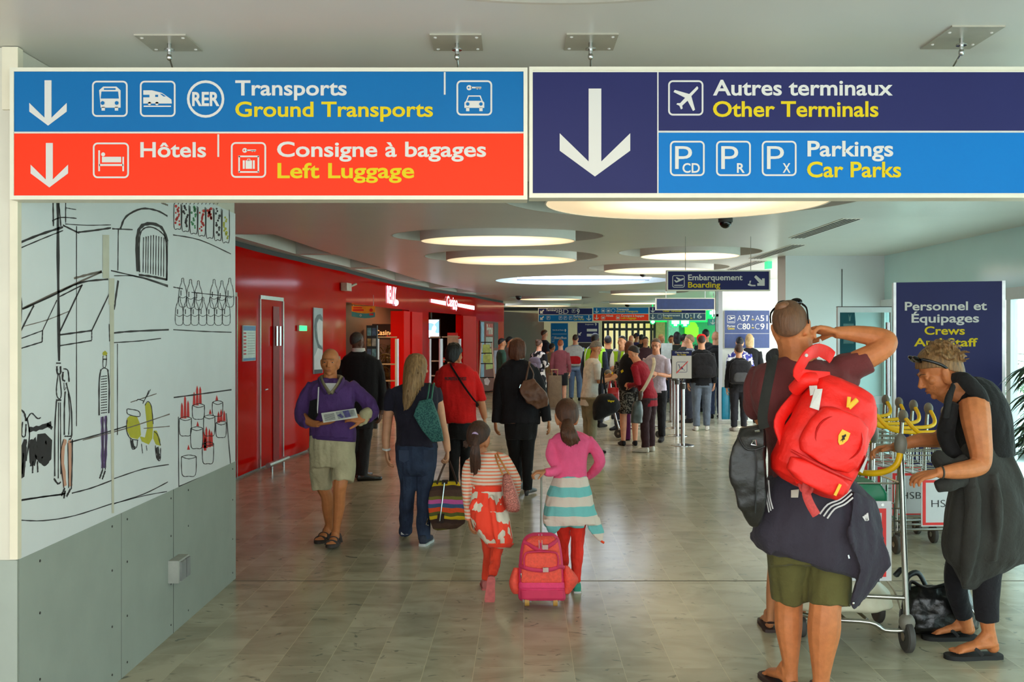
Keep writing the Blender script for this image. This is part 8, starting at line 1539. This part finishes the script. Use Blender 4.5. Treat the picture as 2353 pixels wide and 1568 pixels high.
def ink(name, strokes, col, lift=.0072, fill=(), par=wallpaper):
    mb = MB()
    for w, *pts in strokes: ribbon(mb, crom(pts, 4) if len(pts) > 2 else [tuple(Vector(pts[0]).lerp(Vector(pts[1]), k / 6)) for k in range(7)], w, lift)
    for pts in fill: mb.add([HP(x, y, lift - .0004) for x, y in pts], [tuple(range(len(pts)))])
    return mb.build(name, col, par, smooth=False)
IK = mat('black ink', rgb(34, 28, 30), .6, 0, .1); YK = mat('yellow ink', rgb(186, 178, 34), .6, 0, .08); RK = mat('red ink', rgb(206, 40, 34), .6, 0, .08); VK = mat('violet ink', rgb(104, 74, 128), .6, 0, .08); FK = mat('flesh ink', rgb(206, 150, 124), .6, 0, .08); GK = mat('green ink', rgb(70, 140, 92), .6, 0, .1); BK = mat('brown ink', rgb(112, 98, 88), .6, 0, .15)
# street front: cornices, awnings, arch window, kerbs
ink('street_outline', [(5, (41, 560), (90, 540), (145, 522)), (2.5, (41, 573), (95, 550), (145, 530)), (4, (145, 518), (182, 536)), (4, (180, 534), (215, 530), (255, 524)), (2, (150, 515), (200, 518), (255, 517)), (3, (258, 526), (305, 528)), (2, (272, 528), (271, 622)), (4, (277, 526), (290, 498), (325, 480), (360, 484), (385, 497)), (3, (255, 622), (330, 640), (386, 659)), (2, (262, 634), (320, 636), (386, 656)),
 (3, (122, 464), (123, 520)), (3, (135, 464), (140, 520)), (2, (151, 464), (151, 512)), (2.5, (120, 508), (140, 500), (176, 502)), (2, (152, 478), (175, 482)), (4, (52, 711), (120, 680), (185, 650), (249, 642)), (3, (137, 682), (190, 655)), (3, (43, 660), (50, 700), (46, 765)), (3.5, (46, 765), (78, 702)), (2, (98, 760), (131, 690)), (2.5, (98, 760), (97, 786)), (2.5, (44, 780), (98, 760)), (3, (45, 802), (97, 786)), (4, (137, 770), (211, 760)), (3, (137, 795), (211, 783)), (2, (211, 760), (211, 782)), (3.5, (138, 762), (188, 656)), (3, (211, 760), (251, 676)), (4, (262, 712), (272, 645)), (4, (258, 766), (300, 762), (388, 758)), (2.5, (258, 788), (320, 784), (370, 778)), (1.6, (176, 520), (176, 980)), (1.6, (270, 790), (270, 1000)), (2, (251, 745), (252, 785)),
 (3.5, (45, 1150), (100, 1142), (150, 1136)), (2, (45, 1152), (150, 1134)), (3, (165, 1134), (210, 1122), (258, 1104)), (2.5, (258, 1102), (330, 1078), (388, 1068)), (2.5, (48, 1196), (100, 1197), (170, 1186), (257, 1158)), (2.5, (262, 1158), (330, 1136), (386, 1108)), (2, (262, 1158), (330, 1140), (384, 1130)), (3, (160, 1017), (230, 998), (290, 980))], IK)
ink('pencil_shading', [(4, (50, 710), (130, 672), (234, 625)), (5, (170, 640), (200, 632), (234, 624)), (2.5, (190, 1012), (290, 985), (390, 952)), (2, (300, 925), (360, 905)), (2, (330, 985), (390, 980)), (4, (370, 466), (386, 472)), (2, (55, 750), (110, 735), (160, 715))], BK)
ink('arch_window', [(7, (317, 624), (315, 560), (322, 524), (345, 514), (372, 524), (385, 556)), (3, (321, 626), (320, 560), (326, 530), (346, 522), (370, 534), (382, 558), (383, 645)), (5, (319, 632), (350, 636), (383, 643)), (2, (385, 556), (384, 645))] + [(1.8, (x, 540 + abs(352 - x) * .25), (x - 1, 626 + (x - 330) * .22)) for x in (330, 336, 341, 347, 353, 359, 365, 371, 377)], IK)
ink('lamp_post', [(6, (133, 464), (134, 640), (136, 830)), (3, (129, 835), (140, 835)), (4, (131, 842), (132, 858), (139, 858), (139, 842)), (2.5, (134, 860), (130, 890), (131, 910), (137, 917), (141, 905), (137, 862)), (4, (129, 920), (141, 920)), (3, (130, 922), (126, 990), (126, 1095)), (2, (135, 925), (134, 1100)), (2, (139, 925), (140, 1090)), (4, (124, 1100), (133, 1112), (140, 1108))], IK)
ink('woman_sketch', [(3, (146, 848), (156, 852), (159, 878)), (4, (145, 855), (144, 872), (150, 876)), (1.5, (147, 880), (148, 897), (152, 890)), (3, (150, 900), (148, 940), (148, 1000)), (3, (152, 880), (163, 930), (165, 1000), (158, 1010)), (2, (157, 905), (160, 950), (158, 1000)), (3, (148, 1003), (163, 1003)), (2, (146, 1010), (139, 1050), (147, 1122)), (2, (156, 1018), (158, 1122)), (3, (166, 1010), (166, 1060), (164, 1125)), (5, (149, 1122), (141, 1140)), (5, (162, 1124), (153, 1142)), (4, (150, 1128), (147, 1146))], IK, fill=())
ink('woman_legs_tint', [(9, (150, 1010), (143, 1050), (149, 1118)), (8, (160, 1012), (162, 1118))], FK, .0068)
ink('striped_man_sketch', [(1.6, (237, 818), (237, 842), (240, 846), (244, 838), (245, 816)), (3, (236, 826), (246, 826)), (3, (232, 850), (228, 880), (228, 955)), (3, (248, 850), (251, 890), (250, 950)), (2, (232, 850), (240, 846), (248, 850))] + [(2, (232, 866 + k * 6), (246, 864 + k * 6)) for k in range(15)] + [(2, (236, 958), (236, 1080)), (2, (245, 958), (242, 1080)), (4, (236, 1080), (229, 1100)), (4, (242, 1082), (235, 1102))], IK)
ink('violet_trousers', [(7, (235, 958), (236, 1010), (236, 1076)), (6, (243, 956), (244, 1010), (241, 1076))], VK, .0068); ink('yellow_cap', [(7, (237, 816), (241, 810), (245, 816))], YK, .0068)
ink('scooter_paint', [], YK, .0072, fill=[[(292, 962), (298, 956), (315, 958), (322, 975), (324, 1000), (316, 1010), (300, 1006), (292, 990)], [(333, 930), (341, 924), (348, 935), (352, 975), (350, 1008), (342, 1022), (326, 1015), (321, 1003), (333, 1006), (338, 985)], [(353, 990), (360, 990), (368, 1010), (369, 1025), (358, 1022), (352, 1008)]])
ink('scooter_sketch', [(2, (292, 965), (291, 990), (300, 1008), (318, 1012)), (2, (293, 940), (316, 944), (322, 952), (318, 958), (294, 952), (292, 940)), (2, (333, 932), (340, 923), (348, 935), (352, 975)), (2.5, (328, 928), (338, 908), (342, 898)), (2, (314, 922), (318, 918), (330, 922)), (1.6, (338, 912), (346, 895)), (6, (303, 1012), (306, 1026), (311, 1030)), (2, (300, 1010), (304, 1032), (314, 1028), (316, 1012)), (7, (361, 1028), (364, 1048), (366, 1056)), (2, (357, 1024), (360, 1052), (368, 1058), (369, 1030)), (1.5, (325, 1020), (328, 1042)), (1.5, (336, 1024), (338, 1036)), (2, (354, 992), (362, 1000), (369, 1024))], IK)
ink('motorbike_sketch', [(4, (48, 942), (56, 950), (60, 968)), (3, (60, 968), (72, 950), (86, 962), (94, 960)), (3, (52, 970), (50, 1000), (58, 1002), (60, 975)), (11, (66, 988), (90, 984), (118, 974)), (8, (92, 1000), (104, 1020), (96, 1050), (84, 1040), (80, 1015)), (6, (104, 1015), (114, 1030), (110, 1062), (100, 1068), (98, 1050)), (8, (58, 1010), (56, 1050), (52, 1090)), (9, (50, 1040), (49, 1095)), (7, (72, 1010), (74, 1050), (72, 1072)), (3, (62, 960), (68, 1000), (60, 1060)), (3, (76, 1060), (75, 1088)), (3, (86, 1060), (87, 1086)), (7, (108, 975), (120, 985))], IK, fill=[[(86, 998), (104, 996), (120, 1012), (118, 1056), (104, 1070), (90, 1064), (80, 1050)], [(66, 1022), (82, 1004), (88, 1040), (80, 1072), (68, 1064)], [(47, 1030), (56, 1008), (62, 1030), (56, 1096), (47, 1102)]])
ink('shop_shelves', [(2.5, (398, 540), (460, 552), (531, 584)), (2.5, (398, 660), (420, 664)), (2, (440, 672), (532, 682)), (2.5, (398, 758), (470, 762), (532, 764)), (3, (399, 914), (460, 906), (532, 896)), (1.8, (410, 958), (411, 1120)), (1.8, (520, 950), (530, 1068)), (2.5, (412, 1118), (470, 1094), (530, 1070)), (2, (412, 1124), (475, 1098), (531, 1073))], IK)
jar = lambda cx, y0, y1, w: (1.7, (cx - w, y0), (cx - w, y1 - 4), (cx, y1), (cx + w, y1 - 4), (cx + w, y0))
ink('jar_outlines', [jar(408 + k * 18.5, 470 + k * 2, 526 + k * 5, 8) for k in range(7)] + [(1.5, (400 + k * 9, 470), (404 + k * 9, 464)) for k in range(12)], IK)
def dots(x, y0, y1, w, seed): 
    rd = random.Random(seed); return [[(cx + r * math.cos(a), cy + r * 1.2 * math.sin(a)) for a in [k * 1.05 for k in range(6)]] for cx, cy, r in [(x + rd.uniform(-w, w), y0 + (y1 - y0) * q / 12, rd.uniform(2, 3.4)) for q in range(12)]]
ink('red_sweets', [], RK, .0074, dots(408, 474, 520, 5, 1) + dots(463.5, 485, 534, 5, 2) + dots(482, 480, 505, 5, 6)); ink('black_sweets', [], IK, .0074, dots(426.5, 474, 524, 5, 3) + dots(500.5, 480, 545, 5, 4)); ink('green_sweets', [], GK, .0074, dots(445, 476, 528, 5, 5)); ink('yellow_sweets', [], YK, .0074, dots(519, 500, 552, 5, 7))
def bottle(cx, y, h, w=8): return [(1.5, (cx - 2, y), (cx - 3, y + h * .15), (cx - w, y + h * .4), (cx - w * 1.1, y + h * .9), (cx, y + h), (cx + w * 1.1, y + h * .9), (cx + w, y + h * .4), (cx + 3, y + h * .15), (cx + 2, y), (cx - 2, y)), (1.4, (cx - w, y + h * .62), (cx, y + h * .68), (cx + w, y + h * .62)), (2.2, (cx - w * .5, y + h * .42), (cx - w * .5, y + h * .6))]
ink('bottle_sketches', sum([bottle(420 + k * 18, 640 + (k % 3) * 3, 66) for k in (0, 1, 2, 4, 5, 6)] + [bottle(412 + k * 18, 684, 64) for k in range(7)], []), mat('grey ink', rgb(70, 70, 72), .6))
def cup(cx, y, w, h): return [(1.6, (cx - w, y), (cx, y + 5), (cx + w, y), (cx, y - 4), (cx - w, y)), (1.6, (cx - w, y), (cx - w * .9, y + h - 4), (cx, y + h), (cx + w * .9, y + h - 4), (cx + w, y))]
cups = [(426, 962, 14, 40), (456, 932, 14, 32), (481, 958, 13, 44), (500, 925, 12, 32), (508, 972, 12, 34), (452, 985, 14, 46), (478, 1020, 13, 46), (434, 1050, 17, 45)]
ink('cup_sketches', sum([cup(*c) for c in cups], []), IK); ink('red_fruit', [], RK, .0074, [[(x - 3, y1), (x - 2, y0 + 8), (x, y0), (x + 2.5, y0 + 8), (x + 3.5, y1)] for x, y0, y1 in ((418, 925, 962), (425, 908, 962), (432, 920, 960), (446, 900, 932), (453, 886, 932), (460, 888, 928), (468, 990, 1030), (474, 980, 1030), (481, 985, 1028), (502, 945, 972), (508, 940, 970), (515, 943, 968), (483, 940, 952), (498, 908, 922), (454, 968, 980), (433, 1022, 1034), (471, 1002, 1036), (486, 990, 1026))])
m = MB()
for x0, y0, x1, y1 in ((236, 540, 251, 640), (250, 640, 263, 700)): m.add([HP(x0, y0), HP(x1, y0), HP(x1, y1), HP(x0, y1)], [(0, 1, 2, 3)])
m.add([HP(252, 700), HP(262, 700), HP(262, 1180), HP(257, 1180)], [(0, 1, 2, 3)]); m.build('paper_tape', mat('yellowed tape', rgb(206, 200, 178), .6, 0, .05), wallpaper, smooth=False)
# ================================================================ inside the shops
def sp(x, y, o): p = wp(x, o); return Vector((p.x, p.y, EYE - (y - HY) * p.y / F))
t = thing('hanging_banner', 'curved orange and teal paper banner hanging in the wide shop opening', 'banner', W(838, 731, 19.6)); f = Face(19.6)
def arc(y0, dy): return [(808, y0), (822, y0 + dy * .5), (838, y0 + dy * .8), (850, y0 + dy * .7), (862, y0 + dy * .3)]
def bandp(m, ya, da, yb, db, d): a = arc(ya, da); c = arc(yb, db); f.poly(m, a + c[::-1], d, 0, .003)
m = MB(); bandp(m, 703, 1, 718, 6, 0); m.build('orange_band', mat('orange paper', rgb(244, 150, 24), .6, 0, .1), t, smooth=False); m = MB(); bandp(m, 716, 6, 727, 6, .004); m.build('teal_band', mat('teal paper', rgb(60, 140, 150), .6), t, smooth=False); m = MB(); f.quad(m, 812, 706, 832, 709, .006); f.quad(m, 811, 711, 836, 715, .01); f.circ(m, 853, 713, 4, .01); f.quad(m, 849, 721, 858, 725, .012); m.build('red_print', RB, t, smooth=False); m = MB(); f.circ(m, 829, 725, 2.4, .012, w=1); m.build('white_ring', SW, t, smooth=False)
m = MB()
for x in (812, 858): m.tube([f.p(x, 704), Vector((f.p(x, 704).x, 19.6, OP + .2))], .004, 5)
m.build('threads', SW, t)
t = thing('shop_sign', 'orange italic shop name on the dark wall inside the wide opening', 'shop sign', W(888, 775, 26.5)); f = Face(26.5); m = MB(); f.quad(m, 855, 745, 930, 780, -.012, 0, .05); m.build('dark_board', brn, t, smooth=False); m = MB(); f.text(m, 'Casino', 862, 770, 904, 11, .012, .01); m.build('orange_letters', emis('orange letters', 255, 170, 100, .7), t, smooth=False); m = MB(); f.text(m, 'shop', 887, 776, 902, 5, .012); m.build('red_letters', emis('red letters', 220, 60, 40, .6), t, smooth=False)
m = MB(); m.box2((f.p(858, 0).x, 26.54, 0), (f.p(862, 0).x, 26.58, f.p(0, 780).z)); m.box2((f.p(922, 0).x, 26.54, 0), (f.p(926, 0).x, 26.58, f.p(0, 780).z)); m.build('posts', dk, t, smooth=False)
t = thing('postcard_rack', 'dark revolving postcard rack just inside the wide shop opening', 'rack', (W(856, 0, 19.3).x, 19.3, 0)); f = Face(19.3); m = MB(); m.box2((f.p(842, 0).x, 19.3, 0), (f.p(866, 0).x, 19.45, f.p(0, 748).z)); m.build('frame', mat('dark rack', rgb(44, 46, 48), .5), t, smooth=False)
CD = [mat('card %d' % i, c, .5, 0, .4, 20) for i, c in enumerate((rgb(120, 170, 180), rgb(190, 186, 176), rgb(90, 110, 140), rgb(170, 140, 90)))]
for r in range(8):
    for k in range(2): m = MB(); y = 754 + r * 24; f.quad(m, 844 + k * 11, y, 853 + k * 11, y + 18, .012, 0, .008); m.build('postcard', CD[(r * 3 + k * 2) % 4], t, smooth=False)
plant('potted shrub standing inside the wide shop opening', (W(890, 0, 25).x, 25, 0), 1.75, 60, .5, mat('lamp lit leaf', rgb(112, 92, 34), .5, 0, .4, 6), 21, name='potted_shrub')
for nm, x0, x1, Z, l in (('first', 868, 912, 21.6, 'white tubular gate inside the wide shop opening'), ('second', 988, 1012, 24.3, 'white tubular gate, left of two in the narrow opening'), ('third', 1015, 1056, 25.6, 'white tubular gate, right of two in the narrow opening')):
    f = Face(Z); t = thing('shop_gate', l, 'gate', (f.p((x0 + x1) / 2, 0).x, Z, 0), 'white gates in the shop openings'); a, c = f.p(x0, 779), f.p(x1, 779); m = MB(); m.cyl((c.x, Z, 0), c, .04); m.cyl((a.x, Z, 0), a, .03); m.build('posts', fm, t); m = MB()
    for z in (1.72, 1.15, .8, .45, .12): m.cyl((a.x, Z, z), (c.x, Z, z), .016, n=8)
    m.build('rails', mat('tan rail', rgb(196, 166, 130), .4), t)
f = Face(25.8); t = thing('wall_screen', 'bright screen with a map in the narrow shop opening', 'screen', f.p(998, 777)); m = MB(); f.quad(m, 984, 733, 1011, 778, 0, 0, .1); m.build('bezel', mat('black frame', rgb(18, 18, 20)), t, smooth=False); m = MB(); f.quad(m, 985.5, 735, 1009, 776, .004, 0, .003); m.build('lit_picture', patches('map picture', [(rgb(230, 240, 250), .5), (rgb(130, 180, 230), .5)], 3, kind='NOISE'), t, smooth=False)
B_ = MATS['map picture'].node_tree.nodes['Principled BSDF']; B_.inputs['Emission Strength'].default_value = .8; MATS['map picture'].node_tree.links.new([n for n in MATS['map picture'].node_tree.nodes if n.type == 'VALTORGB'][0].outputs['Color'], B_.inputs['Emission Color'])
m = MB(); m.cyl((f.p(990, 0).x, 25.86, f.p(0, 735).z), (f.p(990, 0).x, 25.86, OP + .2), .02); m.build('ceiling_arm', dk, t)
f = Face(27); t = thing('price_board', 'pale poster with a red heading inside the narrow shop opening', 'poster', (f.p(1040, 0).x, 27, 0)); m = MB(); f.quad(m, 1028, 766, 1052, 835, 0, 0, .02); m.build('sheet', mat('pale pink sheet', rgb(206, 160, 130), .6), t, smooth=False); m = MB(); f.quad(m, 1028, 765, 1052, 771, .003); f.quad(m, 1016, 822, 1022, 833, .003); m.build('red_heading', RB, t, smooth=False); m = MB(); m.box2((f.p(1030, 0).x, 27.02, 0), (f.p(1050, 0).x, 27.06, f.p(0, 834).z)); m.build('stand', dk, t, smooth=False)
# poster window at the far end of the red wall and the ladder rack before it
t = thing('poster_window', 'poster window with magazine sheets at the far end of the red wall', 'window', wp(1122, .03))
m = MB(); wquad(m, 1101, 737, 1143, 905, .03, .025); m.build('dark_back', mat('window back', rgb(120, 30, 34), .4), t, smooth=False)
for q, (x0, y0, x1, y1, c) in enumerate(((1102, 740, 1109, 868, (150, 190, 226)), (1113, 744, 1129, 772, (196, 60, 66)), (1113, 775, 1129, 798, (170, 176, 176)), (1132, 742, 1141, 800, (70, 72, 84)), (1113, 802, 1129, 850, (190, 196, 120)), (1132, 806, 1141, 860, (170, 160, 190)))):
    m = MB(); wquad(m, x0, y0, x1, y1, .045 + q * .001, .008); m.build('sheet', mat('sheet %d' % q, rgb(*c), .4, 0, .25, 8), t, smooth=False)
m = MB(); wtext(m, 'Prime', 1114, 768, 1128, 746, .056, .03); m.build('white_lettering', SW, t, smooth=False)
t = thing('ladder_rack', 'pale wooden ladder rack of papers in front of the poster window', 'rack', (W(1122, 0, 25.5).x, 25.5, 0)); f = Face(25.5); m = MB()
for a, c in (((1106, 788), (1098, 918)), ((1130, 788), (1142, 918))): p0 = f.p(*a); p1 = f.p(*c); p1.z = 0; m.tube([p1, p0], .02, 8)
m.build('rails', mat('pale wood', rgb(206, 176, 150), .5), t); m = MB()
for y, a, c in ((787, 1105, 1131), (812, 1104, 1133), (836, 1103, 1135), (868, 1101, 1138), (900, 1099, 1141)): m.tube([f.p(a, y), f.p(c, y)], .014, 6)
m.build('rungs', dk, t); m = MB(); f.quad(m, 1109, 792, 1126, 811, .02, 0, .006); f.quad(m, 1110, 815, 1127, 834, .02, 0, .006); m.build('papers', mat('yellow papers', rgb(176, 186, 90), .5, 0, .3, 10), t, smooth=False)
m = MB(); f.poly(m, [(1112, 872), (1120, 868), (1126, 876), (1122, 886), (1114, 884)], .03, 0, .06); m.build('soft_toy_pack', mat('white pack', rgb(206, 196, 186), .6), t)
# a parked car and far building beyond the right window
t = thing('parked_car', 'silver car parked outside the right window', 'car', (9.2, 15.5, -.06)); m = MB(); m.loft([[(9.2 + x, 15.5 + s * y, z) for x, z in ((-2, .3), (-2.05, .75), (-1.2, .9), (-.6, 1.35), (.7, 1.38), (1.3, .95), (2, .85), (2.1, .3))] for s, y in ((-1, .8), (1, .8))]); m.build('car_body', mat('silver paint', rgb(200, 206, 208), .25, .3), t, ang=30)
for x in (-1.3, 1.3):
    for y in (-.8, .8): wheel(t, (9.2 + x, 15.5 + y, .25), .31, .2, (0, 1, 0))
